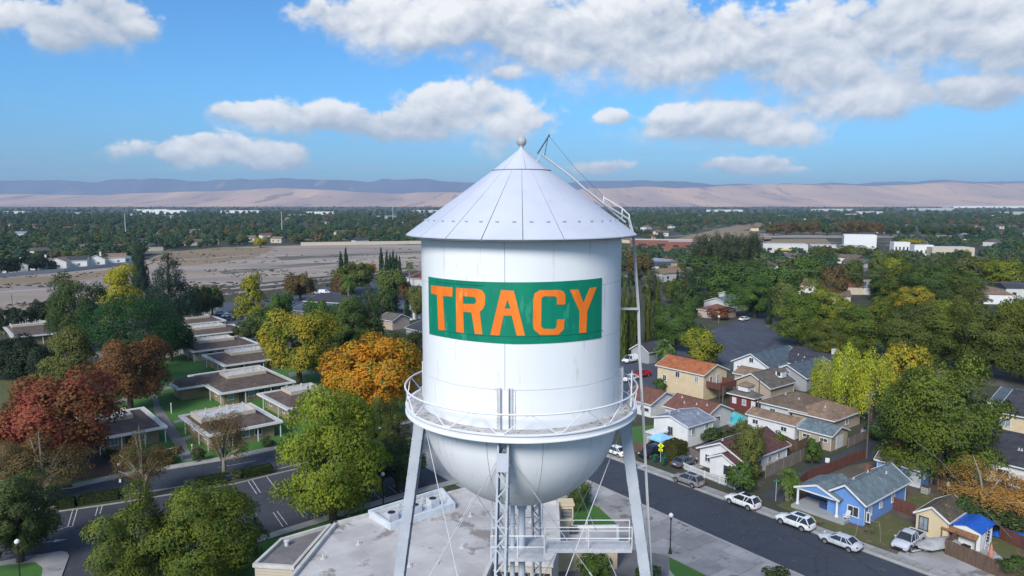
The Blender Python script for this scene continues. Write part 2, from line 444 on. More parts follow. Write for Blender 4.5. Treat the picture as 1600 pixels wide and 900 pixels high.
hill_range('hills', HILLM, [(-1.0424, 157.8), (-0.6948, 166.8), (-0.5646, 166.8), (-0.4775, 203.0), (-0.4079, 230.1), (-0.3297, 257.2), (-0.2430, 230.1), (-0.1563, 184.9), (-0.0868, 193.9), (0.0521, 221.1), (0.1388, 257.2), (0.2256, 266.2), (0.2775, 293.3), (0.3469, 302.3), (0.3816, 293.3), (0.4769, 311.3), (0.5376, 320.3), (0.5809, 329.4), (0.6590, 311.3), (0.7370, 320.3), (1.0409, 284.3)], 7600, 13200, 10500, 5, 480)
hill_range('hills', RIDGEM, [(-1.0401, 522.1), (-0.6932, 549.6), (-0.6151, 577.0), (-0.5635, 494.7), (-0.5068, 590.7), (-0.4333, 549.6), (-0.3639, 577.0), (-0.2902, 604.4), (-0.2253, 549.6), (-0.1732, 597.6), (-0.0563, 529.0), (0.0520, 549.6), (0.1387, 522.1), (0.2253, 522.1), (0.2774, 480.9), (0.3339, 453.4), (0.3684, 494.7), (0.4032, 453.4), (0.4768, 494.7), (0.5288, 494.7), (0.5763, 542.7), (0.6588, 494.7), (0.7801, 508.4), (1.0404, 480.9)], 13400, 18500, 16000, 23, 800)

# bare former railway land behind the neighbourhood, left of the tower
FIELD = M('bare_field', (.36, .295, .245), (.225, .188, .165), .95, .035, 9, world=True, c3=(.26, .195, .125), s3=.022, t3=.60, stretch=(.16, 1, 1))
FIELDTAN = M('dry_grass_field', (.26, .19, .11), (.20, .155, .10), .95, .015, 8, world=True, c3=(.16, .11, .10), s3=.05, t3=.6, stretch=(.4, 1, 1))
sheet('field', [(-211.25, 248.34), (-188.4, 266.1), (-157.92, 297.95), (-126.37, 314.65), (-99.9, 354.25), (-60.22, 428.05), (0, 482.71), (0, 718.77), (-97.63, 696.85), (-195.25, 696.85), (-250.96, 666.35), (-273.44, 566.94), (-253.31, 493.19), (-263.45, 428.05), (-280.14, 397.95), (-314.31, 371.76)], .03, FIELD)
sheet('field', [(-270.73, 384.41), (-247.27, 401.48), (-238.4, 458.34), (-222.65, 440.53), (-225.91, 371.76), (-249.74, 354.25)], .06, FIELDTAN)
sheet('field', [(-251.36, 504.13), (-281.37, 596.63), (-262.63, 666.35), (-209.86, 647.45), (-191.65, 553.17), (-199.23, 482.71), (-214.51, 453.75)], .06, FIELDTAN)
sheet('field', [(82.03, 566.94), (126.22, 686.38), (190.37, 837.15), (340.75, 1182.51), (575.29, 1648.9), (522.26, 1442.2), (337.15, 1072.08), (332.85, 940.23), (276.43, 780.08), (192.34, 686.38), (139.6, 612.67)], .03, FIELDTAN)
sheet('field', [(312.3, 940.23), (402.7, 921.33), (552.73, 903.18), (522.02, 852.74), (369.45, 844.88), (283.38, 852.74)], .06, FIELD)
sheet('field', [(275.53, 807.61), (352.37, 822.12), (309.77, 707.64), (255.68, 730.26)], .03, FIELDTAN)
TRACK = M('dirt_track', (.40, .355, .33), (.30, .265, .25), .95, .08, 6, world=True)
def track(pts, w):
    for a, c in zip(pts[:-1], pts[1:]):
        p, q = offset_line(a, c, w / 2), offset_line(a, c, -w / 2); sheet('path', [p[0], p[1], q[1], q[0]], .09, TRACK)
track([(-243.24, 306.08), (-230.12, 326.05), (-209.04, 348.77), (-160.73, 401.48), (-127.59, 453.75), (-64.8, 527.52)], 5); track([(-217.54, 428.05), (-187.4, 453.75), (-146.44, 521.47), (-72.28, 588.93)], 4); track([(-245.95, 493.19), (-191.28, 574.09), (-79.41, 647.45)], 4)
FIELDDARK = M('ploughed_weeds', (.15, .13, .11), (.10, .09, .075), .95, .05, 8, world=True, c3=(.24, .21, .19), s3=.08, t3=.5, stretch=(.2, 1, 1))
sheet('field', [(-177.38, 546.53), (-122.34, 581.41), (-72.49, 612.67), (-68.82, 581.41), (-115.06, 546.53), (-161.08, 509.78)], .07, FIELDDARK); sheet('field', [(-173.12, 428.05), (-139.89, 482.71), (-105.05, 498.6), (-130.17, 463.01), (-161.8, 408.73)], .07, FIELDDARK)
# raised earth bank with weeds and the rail bed along the near edge of the field
EARTH = M('railway_ballast', (.085, .08, .078), (.06, .057, .055), .95, .1, 5, world=True)
def bank(name, a, b, w, h, mat):
    L = math.dist(a, b); ang = math.atan2(b[1] - a[1], b[0] - a[0]); m = MB()
    m.add([(0, -w, 0), (L, -w, 0), (L, -w * .4, h), (0, -w * .4, h), (L, w * .4, h), (0, w * .4, h), (L, w, 0), (0, w, 0)], [(0, 1, 2, 3), (3, 2, 4, 5), (5, 4, 6, 7)])
    return m.build(name, mat, loc=(a[0], a[1], .05), rz=ang, kind='structure')
bank('railway_bank', (-133.29, 321.39), (-57.8, 424.04), 3.0, .8, EARTH)
bank('railway_bank', (-137.77, 343.46), (-61.2, 449.26), 2.0, .5, EARTH)

# streets ------------------------------------------------------------
# right street: runs from lower right up to the crossing behind the tower
FK0, FK1 = (22.89, 102.77), (44.74, 75.72)
NK0, NK1 = (11.49, 101.05), (31.08, 74.76)
def along(a, b, t):
    L = math.dist(a, b); return (a[0] + (b[0] - a[0]) / L * t, a[1] + (b[1] - a[1]) / L * t)
fk = (along(FK0, FK1, -52), along(FK0, FK1, 75)); nk = (along(NK0, NK1, -34), along(NK0, NK1, 75))
sheet('road', [nk[0], nk[1], fk[1], fk[0]], .012, ASPHALT)
# cross street behind the tower: left branch, then right branch with the white van
CF = [(-88.38, 91.2), (-61.85, 99.15), (-56.83, 103.52), (-43.2, 111.38), (-38.6, 115.29), (-26.85, 123.95), (-18.73, 129.93), (-10.1, 140.48)]
CN = [(-80.09, 82.21), (-60.28, 93.23), (-54.28, 95.99), (-40.74, 102.77), (-35.94, 106.11), (-22.36, 117.18), (-16.39, 121.84), (-6.84, 126.5)]
sheet('road', CN + CF[::-1], .008, ASPHALT)
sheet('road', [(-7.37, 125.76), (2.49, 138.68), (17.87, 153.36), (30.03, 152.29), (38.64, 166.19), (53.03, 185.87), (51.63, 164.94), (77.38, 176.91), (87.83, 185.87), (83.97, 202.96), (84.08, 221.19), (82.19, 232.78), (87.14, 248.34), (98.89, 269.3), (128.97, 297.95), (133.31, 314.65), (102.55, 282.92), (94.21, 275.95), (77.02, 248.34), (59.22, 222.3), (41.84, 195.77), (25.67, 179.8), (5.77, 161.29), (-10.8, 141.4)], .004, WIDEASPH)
# alley between the white cottages and the blue house
sheet('road', [(33.85, 96.43), (45.86, 107.99), (55.73, 116.23), (68.06, 125.76), (78.66, 130.33), (68.34, 116.23), (61.17, 112.56), (52.31, 108.82), (42.97, 102.27), (36.23, 94.06)], .016, LOTASPH)
# parking lot on the left
LOT = [(-73.85, 84.72), (-59.03, 91.2), (-52.78, 93.85), (-39.72, 100.57), (-35.34, 104.28), (-21.64, 114.98), (-15.65, 119.47), (-4.59, 127.25), (-2.89, 106.11), (-14.29, 98), (-23.04, 90.61), (-30.3, 84.21), (-34.73, 80.29), (-32.91, 64.14), (-56.85, 64.14)]
sheet('parking_lot', LOT, .006, LOTASPH)
# far blue-grey parking area beside the rail land
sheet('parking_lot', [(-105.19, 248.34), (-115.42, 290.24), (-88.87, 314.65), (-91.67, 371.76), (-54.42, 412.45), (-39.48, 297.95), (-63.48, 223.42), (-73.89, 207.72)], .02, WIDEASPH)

# lawns, yards
sheet('lawn', [(-82.23, 134.38), (-91.07, 158.94), (-91.15, 185.87), (-81.94, 195.77), (-60.49, 178.34), (-39.77, 185.87), (-24.97, 174.8), (-19.06, 132.32), (-39.11, 116.86), (-43.63, 112.56), (-57.37, 104.54), (-62.55, 100.33)], .010, LAWN)
sheet('lawn', [(-132.16, 138.68), (-131.68, 171.39), (-92.38, 161.29), (-81.99, 134.38), (-62.83, 100.33), (-88.38, 91.2)], .007, DRYLAWN)
sheet('planting_strip', [(-72.34, 116.23), (-68.56, 119.47), (-61.17, 112.56), (-57.58, 105.32), (-63.32, 101.78)], .024, M('bark_mulch', (.060, .036, .028), (.040, .026, .022), .95, .8, 6, bump=.5, world=True))
sheet('lawn', [(-100.68, 241.62), (-88.46, 262.97), (-68.86, 235.24), (-67.12, 198.41), (-79.48, 198.41)], .010, LAWN)
sheet('lawn', [(5.47, 87.76), (7.43, 95.77), (9.46, 98.92), (13.37, 86.84)], .020, LAWN)
sheet('lawn', [(17.91, 79.37), (19.14, 79.98), (20.82, 77.87), (22.51, 75.72), (23.18, 71.49), (18.21, 71.49), (17.29, 76.14)], .024, LAWN)
sheet('lawn', [(-34.73, 80.29), (-30.07, 83.53), (-22.85, 89.83), (-14.13, 96.88), (-9.09, 99.86), (-11.67, 91.2), (-21.16, 82.21), (-24.96, 70.87), (-31.31, 67.35)], .014, LAWN)
sheet('lawn', [(-58.65, 77.58), (-54.23, 79.37), (-52.04, 76.85), (-48.48, 70.87), (-53.87, 70.87)], .016, LAWN)
sheet('lawn', [(18.89, 119.47), (20.42, 127.25), (25.76, 128.77), (23.88, 120.14), (21.03, 116.23)], .018, LAWN)
sheet('yard', [(17.13, 114.67), (21.82, 138.68), (46.4, 185.87), (53.1, 164.94), (84.36, 178.34), (74.81, 138.68), (68.84, 127.25), (56.17, 117.18), (46, 108.82), (34.07, 97.1), (26.65, 109.66)], .002, YARD)
sheet('yard', [(36.25, 93.64), (42.96, 101.78), (52.06, 108.27), (60.86, 111.97), (67.99, 115.6), (83.94, 110.23), (56.37, 67.35), (49.52, 70.26)], .002, DIRT)
sheet('lawn', [(35.16, 93.23), (38.44, 95.77), (39.53, 89.64), (38.98, 87.76), (37.99, 88.88)], .016, DRYLAWN)
sheet('lawn', [(38.36, 87.02), (40.68, 88.88), (43.12, 86.3), (48.62, 90.41), (50.44, 87.39), (45.01, 81.88), (43.55, 80.92)], .016, DRYLAWN)
sheet('lawn', [(51.08, 93.23), (56.18, 97.55), (58.53, 95.77), (53.36, 91.2)], .016, DRYLAWN)
sheet('lawn', [(55.53, 82.21), (59.08, 84.72), (59.11, 80.29), (55.79, 77.58)], .016, DRYLAWN)
sheet('driveway', [(43.85, 79.37), (48.54, 84.21), (55.56, 85.95), (55.91, 82.21), (55.26, 74.76), (50.34, 71.49), (47.17, 75.44)], .020, CONCW)
sheet('driveway', [(26.65, 107.99), (23.75, 114.06), (27.34, 116.23), (30.87, 109.1), (28.63, 106.91)], .020, CONCW)


def slabs(name, a, b, d, width, step, z, mat, t0, t1, group=None):
    """a pavement of single cast slabs along the line a->b, d metres to its left"""
    base = thing(name, '', '', (0, 0, 0)); del base['label']; del base['category']; base['kind'] = 'structure'
    p, q = offset_line(a, b, d + (width / 2 if width > 0 else 0)); L = math.dist(a, b)
    ang = math.atan2(b[1] - a[1], b[0] - a[0])
    m = MB(); m.box(0, 0, 0, step - .06, width - .05, .10); me = m.mesh('paving_slab'); me.materials.append(mat)
    rnd = random.Random(len(name) + int(step * 10)); t = t0
    while t < t1:
        c = along(p, q, t + step / 2)
        o = ob('paving_slab', me, None, base, (c[0], c[1], z + rnd.uniform(-.006, .006)), ang)
        t += step
    return base


def kerb(a, b, side, w=.16, h=.13):
    p, q = offset_line(a, b, side * w / 2); m = MB(); L = math.dist(a, b)
    m.box(L / 2, 0, h / 2, L, w, h)
    ang = math.atan2(b[1] - a[1], b[0] - a[0])
    return m.build('kerb', KERBM, loc=(p[0], p[1], 0.0), rz=ang, kind='structure')


kerb(fk[0], fk[1], 1); kerb(nk[0], nk[1], -1)
slabs('pavement', FK0, FK1, .17, 1.55, 1.55, .09, CONC, -36, 38)
sheet('gutter', [offset_line(*fk, 0)[0], offset_line(*fk, 0)[1], offset_line(*fk, -.42)[1], offset_line(*fk, -.42)[0]], .017, KERBM)
sheet('gutter', [offset_line(*nk, 0)[0], offset_line(*nk, 0)[1], offset_line(*nk, .42)[1], offset_line(*nk, .42)[0]], .017, KERBM)
# patterned plaza between the street and the civic building
slabs('pavement', NK0, NK1, -2.05, 1.9, 1.9, .07, CONCW, -12, 40)
slabs('pavement', NK0, NK1, -5.05, 2.95, 3.4, .065, CONCW, -12, 40)
slabs('pavement', NK0, NK1, -8.1, 3.0, 3.0, .06, CONCW, 12, 40)
sheet('pavement', [offset_line(*nk, -.2)[0], offset_line(*nk, -.2)[1], offset_line(*nk, -16)[1], offset_line(*nk, -16)[0]], .010, CONC)
for i in range(len(CF) - 1): kerb(CF[i], CF[i + 1], 1)
for i in range(len(CN) - 1): kerb(CN[i], CN[i + 1], -1)
for a, b in zip(CF[1:-1], CF[2:]): sheet('pavement', [a, b, offset_line(a, b, 1.7)[1], offset_line(a, b, 1.7)[0]], .135, CONC)
# kerbs and pavement along the near edge of the parking lot
LE = [(-34.73, 80.29), (-30.3, 84.21), (-23.04, 90.61), (-14.29, 98), (-2.89, 106.11)]
for a, b in zip(LE[:-1], LE[1:]):
    kerb(a, b, -1); p = offset_line(a, b, -.18); q = offset_line(a, b, -1.5)
    sheet('pavement', [p[0], p[1], q[1], q[0]], .11, CONC)
HE = [(-59.03, 91.2), (-52.78, 93.85), (-39.72, 100.57), (-35.34, 104.28), (-21.64, 114.98), (-15.65, 119.47)]
for a, b in zip(HE[:-1], HE[1:]): kerb(a, b, 1)
for i in range(5): sheet('planting_strip', [CN[i + 1], CN[i + 2] if i < 5 else CN[-1], HE[i + 1], HE[i]], .03, YARD)

# traffic island in the lot, lower left
ISL = [(-60.65, 76.43), (-57.32, 77.73), (-54.08, 79.37), (-52.09, 80.29), (-51.17, 79.98), (-50.39, 79.07), (-48.56, 74.76), (-44.59, 67.35), (-53.86, 67.35)]
bi = MB(); bi.prism(ISL, 0.0, .12); bi.build('traffic_island', CONCW, kind='structure')
sheet('lawn', [(-59.4, 74.76), (-56.62, 76.71), (-53.29, 77.58), (-51.77, 76.43), (-46.35, 67.35), (-53.86, 67.35)], .13, LAWN)

# painted markings, each its own
def stripe(a, b, w=.11, z=.022):
    p, q = offset_line(a, b, w / 2), offset_line(a, b, -w / 2)
    return sheet('road_marking', [p[0], p[1], q[1], q[0]], z, PAINTW)
for a, b in [((-55.23, 86.84), (-57.67, 92)), ((-54.68, 86.84), (-57.2, 92.2)), ((-53.61, 90.02), (-54.85, 92.81)), ((-53.36, 90.61), (-54.49, 93.23)),
             ((-38.32, 102.02), (-35.31, 97.1)), ((-37.76, 102.27), (-34.94, 97.55)), ((-36.04, 103.52), (-33.08, 98.69)), ((-39.91, 100.33), (-38.4, 98)),
             ((-31.03, 91), (-28.49, 86.84)), ((-30.66, 91.4), (-28.1, 87.39)), ((-28.45, 92.41), (-26.66, 89.64)), ((-28.15, 92.81), (-26.27, 90.02)), ((-20.87, 95.34), (-19.33, 92.81)), ((-20.44, 95.77), (-18.9, 93.23)), 
             ((-19.73, 98.46), (-17.25, 94.48)), ((-19.28, 98.92), (-16.84, 95.13)), ((-17.54, 99.86), (-15.18, 96.21)), ((-16.98, 100.33), (-14.75, 96.88)), ((-61.36, 83.53), (-60.75, 83.87)), ((-60.31, 83.78), (-59.2, 84.55)), ((-59.2, 84.55), (-59.08, 85.07)), ((-55.92, 85.77), (-55.23, 86.84)), ((-55.23, 86.84), (-54.68, 86.84))]:
    stripe(a, b)
def arrow(a, b, hw, sw, z=.023):
    L = math.dist(a, b); ux, uy = (b[0] - a[0]) / L, (b[1] - a[1]) / L
    P = lambda t, s: (a[0] + ux * t - uy * s, a[1] + uy * t + ux * s)
    h = L * .30
    return sheet('road_marking', [P(0, -sw), P(L - h, -sw), P(L - h, -hw), P(L, 0), P(L - h, hw), P(L - h, sw), P(0, sw)], z, PAINTW)
arrow((-57.26, 81.96), (-53.29, 83.36), .42, .07)
arrow((-14.36, 114.98), (-18.09, 119.14), .40, .08, .026)
stripe((-39.97, 110.23), (-44.74, 107.18), .12); stripe((36.8, 116.23), (36.91, 115.91), .1)
stripe((-57.27, 77.65), (-54.04, 79.52), .10, .126)

# footpaths between the pavilions
PATHM = M('footpath_concrete', (.21, .205, .21), (.16, .16, .165), .85, .4, 5, world=True)
sheet('path', [(-82.85, 161.29), (-81.99, 162.49), (-75.9, 152.29), (-69.87, 141.4), (-62.46, 130.33), (-55.06, 119.47), (-50.01, 110.8), (-51.31, 109.66), (-56.4, 118.15), (-63.6, 128.77), (-69.82, 138.68), (-75.19, 149.16)], .018, PATHM)
sheet('path', [(-80.8, 145.18), (-77.77, 154.45), (-74.35, 157.23), (-73.57, 155.55), (-76.19, 151.76), (-79.01, 142.32)], .022, PATHM)
sheet('path', [(-62.59, 131.12), (-60.59, 133.55), (-59.81, 132.32), (-61.63, 129.54)], .022, PATHM)
sheet('path', [(-56.51, 121.5), (-55.33, 123.6), (-54.28, 122.19), (-55.43, 119.8)], .022, PATHM)
sheet('path', [(-52.99, 169.4), (-43.7, 174.8), (-31.58, 176.91), (-30.98, 173.42), (-42.87, 171.39), (-51.52, 165.56)], .022, PATHM)

# ------------------------------------------------------------------ the water tower
TX, TY, TR = 0.43, 34.0, 4.62
TOWER = thing('water_tower', 'tall white steel water tower with conical roof and green and orange name panel', 'water tower', (TX, TY, 0))
E0 = EYE
def cyl(a, r): return (r * math.sin(a), -r * math.cos(a))        # a = 0 faces the camera, positive to the right


def curved_plate(a0, a1, z0, z1, r, th, n):
    b = MB(); vs = []; fs = []
    for i in range(n + 1):
        a = a0 + (a1 - a0) * i / n
        for rr, z in ((r, z0), (r, z1), (r - th, z1), (r - th, z0)):
            x, y = cyl(a, rr); vs.append((x, y, z))
    for i in range(n):
        o = i * 4
        for j in range(4): fs.append((o + j, o + 4 + j, o + 4 + (j + 1) % 4, o + (j + 1) % 4))
    fs += [(0, 1, 2, 3), (n * 4 + 3, n * 4 + 2, n * 4 + 1, n * 4)]
    b.add(vs, fs); return b


SEAMM = M('plate_joint', (.50, .51, .54), (.44, .45, .48), .6, 2, 3)
def finish(me, ang=30):
    me.polygons.foreach_set('use_smooth', [True] * len(me.polygons))
    try: me.set_sharp_from_angle(angle=math.radians(ang))
    except Exception: pass
    return me


# shell: an inner drum carrying single plates, joints left open between them
sh = MB(); sh.lathe([(TR - .045, -9.75), (TR - .045, -1.35)], 96, (0, 0, E0))
shell = ob('tank_shell', finish(sh.mesh('tank_shell')), SEAMM, TOWER)
courses = [(-9.72, -7.67, -55), (-7.655, -5.71, -9), (-5.695, -3.46, 20), (-3.445, -1.5, -9)]
for z0, z1, st in courses:
    k = 6 if st != -55 else 7
    for i in range(k):
        a0 = math.radians(st + i * 360 / k) + .0022; a1 = math.radians(st + (i + 1) * 360 / k) - .0022
        ob('shell_plate', finish(curved_plate(a0, a1, E0 + z0, E0 + z1, TR, .06, 20).mesh('shell_plate')), TANKW, shell)

# bowl: hemispherical bottom of gore plates
bw = MB(); ZB = -9.6
prof = [((TR - .06) * math.cos(t), ZB - (TR - .06) * math.sin(t)) for t in [i * math.pi / 2 / 24 for i in range(25)]]
bw.lathe(prof, 72, (0, 0, E0))
bowl = ob('tank_bowl', finish(bw.mesh('tank_bowl')), SEAMM, TOWER)
for i in range(12):
    b = MB(); a0 = math.radians(11 + i * 30) + .003; a1 = math.radians(11 + (i + 1) * 30) - .003; nt, na = 16, 8; vs = []
    for r in (TR - .02, TR - .06):
        for k in range(nt + 1):
            t = k * math.radians(82) / nt
            for j in range(na + 1):
                x, y = cyl(a0 + (a1 - a0) * j / na, r * math.cos(t)); vs.append((x, y, E0 + ZB - r * math.sin(t)))
    fs = []; m = na + 1; o2 = (nt + 1) * m
    for k in range(nt):
        for j in range(na):
            fs.append((k * m + j, (k + 1) * m + j, (k + 1) * m + j + 1, k * m + j + 1))
        fs.append((k * m, o2 + k * m, o2 + (k + 1) * m, (k + 1) * m)); fs.append((k * m + na, (k + 1) * m + na, o2 + (k + 1) * m + na, o2 + k * m + na))
    b.add(vs, fs); ob('bowl_plate', finish(b.mesh('bowl_plate')), TANKW, bowl)
bw = MB(); bw.lathe([(.66, ZB - TR + .10), (.5, ZB - TR - .02), (.0, ZB - TR - .04)], 24, (0, 0, E0)); ob('bowl_cap', finish(bw.mesh('bowl_cap')), TANKW, bowl)

# conical roof of sheet metal panels with a cap, hoop and finial ball
RE, ZE, ZA = 5.27, -1.45, 2.30
def cone_r(z): return RE * (ZA - z) / (ZA - ZE) + .10
rf = MB(); rf.lathe([(TR - .1, ZE - .02), (RE - .03, ZE - .05), (RE - .03, ZE + .02), (.2, ZA - .06)], 96, (0, 0, E0))
roof = ob('tank_roof', finish(rf.mesh('tank_roof')), M('roof_joint', (.26, .27, .32), (.21, .22, .26), .6, 2, 3), TOWER)
ROOFM = M('tank_roof_paint', (.54, .565, .645), (.49, .515, .60), .42, .5, 5, c3=(.48, .50, .56), s3=1.2, t3=.66)
for i in range(20):
    b = MB(); a0 = math.radians(i * 18) + .0035; a1 = math.radians((i + 1) * 18) - .0035; vs = []; n = 6
    for dz in (.045, .0):
        for (r, z) in ((RE + .02, ZE), (cone_r(1.42), 1.42)):
            for j in range(n + 1):
                x, y = cyl(a0 + (a1 - a0) * j / n, r); vs.append((x, y, E0 + z + dz))
    fs = []; m = n + 1
    for j in range(n):
        fs += [(j, j + 1, m + j + 1, m + j), (2 * m + j, 3 * m + j, 3 * m + j + 1, 2 * m + j + 1), (j, 2 * m + j, 2 * m + j + 1, j + 1)]
    fs += [(0, m, 3 * m, 2 * m), (n, 2 * m + n, 3 * m + n, m + n)]
    b.add(vs, fs); ob('roof_panel', finish(b.mesh('roof_panel')), ROOFM, roof)
for i in range(8):
    b = MB(); a0 = math.radians(8 + i * 45) + .006; a1 = math.radians(8 + (i + 1) * 45) - .006; vs = []; n = 8
    for (r, z) in ((cone_r(1.44) + .02, 1.44), (.16, ZA + .05)):
        for j in range(n + 1):
            x, y = cyl(a0 + (a1 - a0) * j / n, r); vs.append((x, y, E0 + z + .05))
    b.add(vs, [(j, j + 1, n + 1 + j + 1, n + 1 + j) for j in range(n)]); ob('cap_panel', finish(b.mesh('cap_panel')), ROOFM, roof)
b = MB(); b.tube([(*cyl(2 * math.pi * k / 60, cone_r(1.43) + .03), E0 + 1.475) for k in range(60)], .022, 6, closed=True); ob('roof_hoop', b.mesh('roof_hoop', True), M('hoop_steel', (.22, .24, .29), None, .5, 3, 2), roof)
b = MB()
for k in range(40):
    a = math.radians(4.5 + k * 9); r = cone_r(-.80); x, y = cyl(a, r); b.box(x, y, E0 - .80 + .055, .15, .035, .03, a)
o = b.build('roof_lug', M('lug_paint', (.44, .46, .53), None, .5, 3, 2), roof); o['kind'] = 'stuff'
b = MB(); b.lathe([(0, 2.30), (.17, 2.30), (.16, 2.40), (.10, 2.46), (.09, 2.56), (.13, 2.58), (.13, 2.60), (0, 2.6)], 16, (0, 0, E0)); fin = ob('finial', finish(b.mesh('finial')), GALV, TOWER)
b = MB(); b.lathe([(.235 * math.sin(t), 2.79 - .235 * math.cos(t)) for t in [math.pi * k / 16 for k in range(17)]], 24, (0, 0, E0)); ob('finial_ball', b.mesh('finial_ball', True), M('ball_steel', (.42, .43, .45), (.33, .34, .36), .55, 4, 4), fin)

# name panel and letters, wrapped round the shell
BANNERM = M('green_panel_paint', (.0, .225, .125), (.0, .17, .11), .5, .9, 6, c3=(.02, .27, .165), s3=2.2, t3=.57, stretch=(1, 1, .22))
ORANGE = M('orange_letter_paint', (.88, .215, .020), (.74, .160, .016), .5, 1.4, 6, c3=(.92, .30, .06), s3=2.4, t3=.60, stretch=(1, 1, .3))
def wrap(poly, holes, r0, r1, name, mat, parent, step=.12):
    """polygon in (arc position, height) coordinates, bent round the shell and given thickness"""
    bm = bmesh.new()
    L = [[Vector((p[0], p[1], 0)) for p in q] for q in [poly] + holes]; flat = [v for q in L for v in q]
    bv = [bm.verts.new(v) for v in flat]
    for t in tessellate_polygon(L):
        try: bm.faces.new([bv[i] for i in t])
        except ValueError: pass
    bmesh.ops.recalc_face_normals(bm, faces=bm.faces)
    x0, x1 = min(v.x for v in flat), max(v.x for v in flat); x = x0 + step
    while x < x1:
        bmesh.ops.bisect_plane(bm, geom=bm.verts[:] + bm.edges[:] + bm.faces[:], plane_co=(x, 0, 0), plane_no=(1, 0, 0)); x += step
    for f in bm.faces:
        if f.normal.z < 0: f.normal_flip()
    ret = bmesh.ops.extrude_face_region(bm, geom=bm.faces[:])
    for e in ret['geom']:
        if isinstance(e, bmesh.types.BMVert): e.co.z = 1
    for v in bm.verts:
        # extruded copy (z=1) is the outer skin
        r = r1 if v.co.z > .5 else r0; a = v.co.x / TR; x, y = cyl(a, r); v.co = Vector((x, y, E0 + v.co.y))
    bmesh.ops.recalc_face_normals(bm, faces=bm.faces)
    me = bpy.data.meshes.new(name); bm.to_mesh(me); bm.free()
    return ob(name, me, mat, parent)
banner = wrap([(-4.978, -3.198), (-3.313, -3.189), (-2.076, -3.197), (-0.301, -3.188), (0.873, -3.183), (2.300, -3.168), (3.777, -3.154), (3.784, -4.416), (3.792, -5.732), (2.331, -5.714), (0.886, -5.714), (-0.299, -5.726), (-2.093, -5.693), (-3.467, -5.675), (-4.954, -5.735), (-4.988, -4.556)], [], TR + .003, TR + .022, 'name_panel', BANNERM, TOWER)
def letter(outer, holes=()): wrap(outer, list(holes), TR + .023, TR + .037, 'letter', ORANGE, banner, .10)
letter([(-4.686, -3.552), (-3.119, -3.507), (-3.154, -3.906), (-3.730, -3.920), (-3.629, -5.399), (-4.079, -5.428), (-4.154, -3.924), (-4.679, -3.903)])
letter([(-2.938, -3.516), (-1.920, -3.499), (-1.689, -3.545), (-1.562, -3.694), (-1.540, -3.820), (-1.556, -4.138), (-1.655, -4.333), (-1.786, -4.439), (-1.675, -5.371), (-2.011, -5.380), (-2.165, -4.491), (-2.569, -4.492), (-2.542, -5.382), (-2.940, -5.378)], [[(-2.571, -3.834), (-2.040, -3.844), (-1.954, -3.910), (-1.947, -4.066), (-2.042, -4.135), (-2.574, -4.156)]])
letter([(-0.872, -3.511), (-0.354, -3.531), (0.099, -5.373), (-0.235, -5.367), (-0.438, -4.553), (-0.774, -4.560), (-0.939, -5.383), (-1.323, -5.372)], [[(-0.612, -3.890), (-0.479, -4.266), (-0.725, -4.271)]])
letter([(0.701, -3.515), (1.551, -3.532), (1.704, -3.602), (1.782, -3.746), (1.786, -4.135), (1.420, -4.125), (1.418, -3.850), (1.351, -3.784), (0.872, -3.763), (0.766, -3.837), (0.757, -4.989), (0.850, -5.104), (1.316, -5.137), (1.412, -5.057), (1.432, -4.739), (1.753, -4.757), (1.733, -5.161), (1.490, -5.374), (0.709, -5.348), (0.461, -5.123), (0.419, -4.911), (0.429, -3.860), (0.491, -3.637)])
letter([(1.993, -3.545), (2.398, -3.553), (2.670, -4.142), (3.017, -3.529), (3.407, -3.522), (2.879, -4.489), (2.836, -5.397), (2.474, -5.383), (2.479, -4.478)])

for zz, lo, hi in ((-5.42, -52, 48), (-3.36, -52, -20)):
    b = MB(); b.tube([(*cyl(math.radians(lo + (hi - lo) * k / 30), TR + .023), E0 + zz) for k in range(31)], .012, 5); b.build('panel_lap', M('green_panel_lap', (.0, .14, .09), None, .6, 2, 2), banner)
# riveted stiffener of two angles up the shell over the front leg, same over every leg
LEGA = [math.radians(v) for v in (-9, 81, 171, 261)]
def stiffener(a):
    b = MB()
    for s in (-1, 1):
        for r, w in ((TR + .03, .17),):
            x, y = cyl(a + s * .052, r); b.box(x, y, E0 - 8.45, w, .06, 1.75, a)
            x, y = cyl(a + s * .038, r + .07); b.box(x, y, E0 - 8.45, .03, .16, 1.75, a)
        for k in range(10):
            for q in (.035, .068):
                x, y = cyl(a + s * q, TR + .07); b.box(x, y, E0 - 9.2 + k * .17, .035, .04, .035, a)
    return b
for a in LEGA: stiffener(a).build('shell_stiffener', GALV, TOWER)

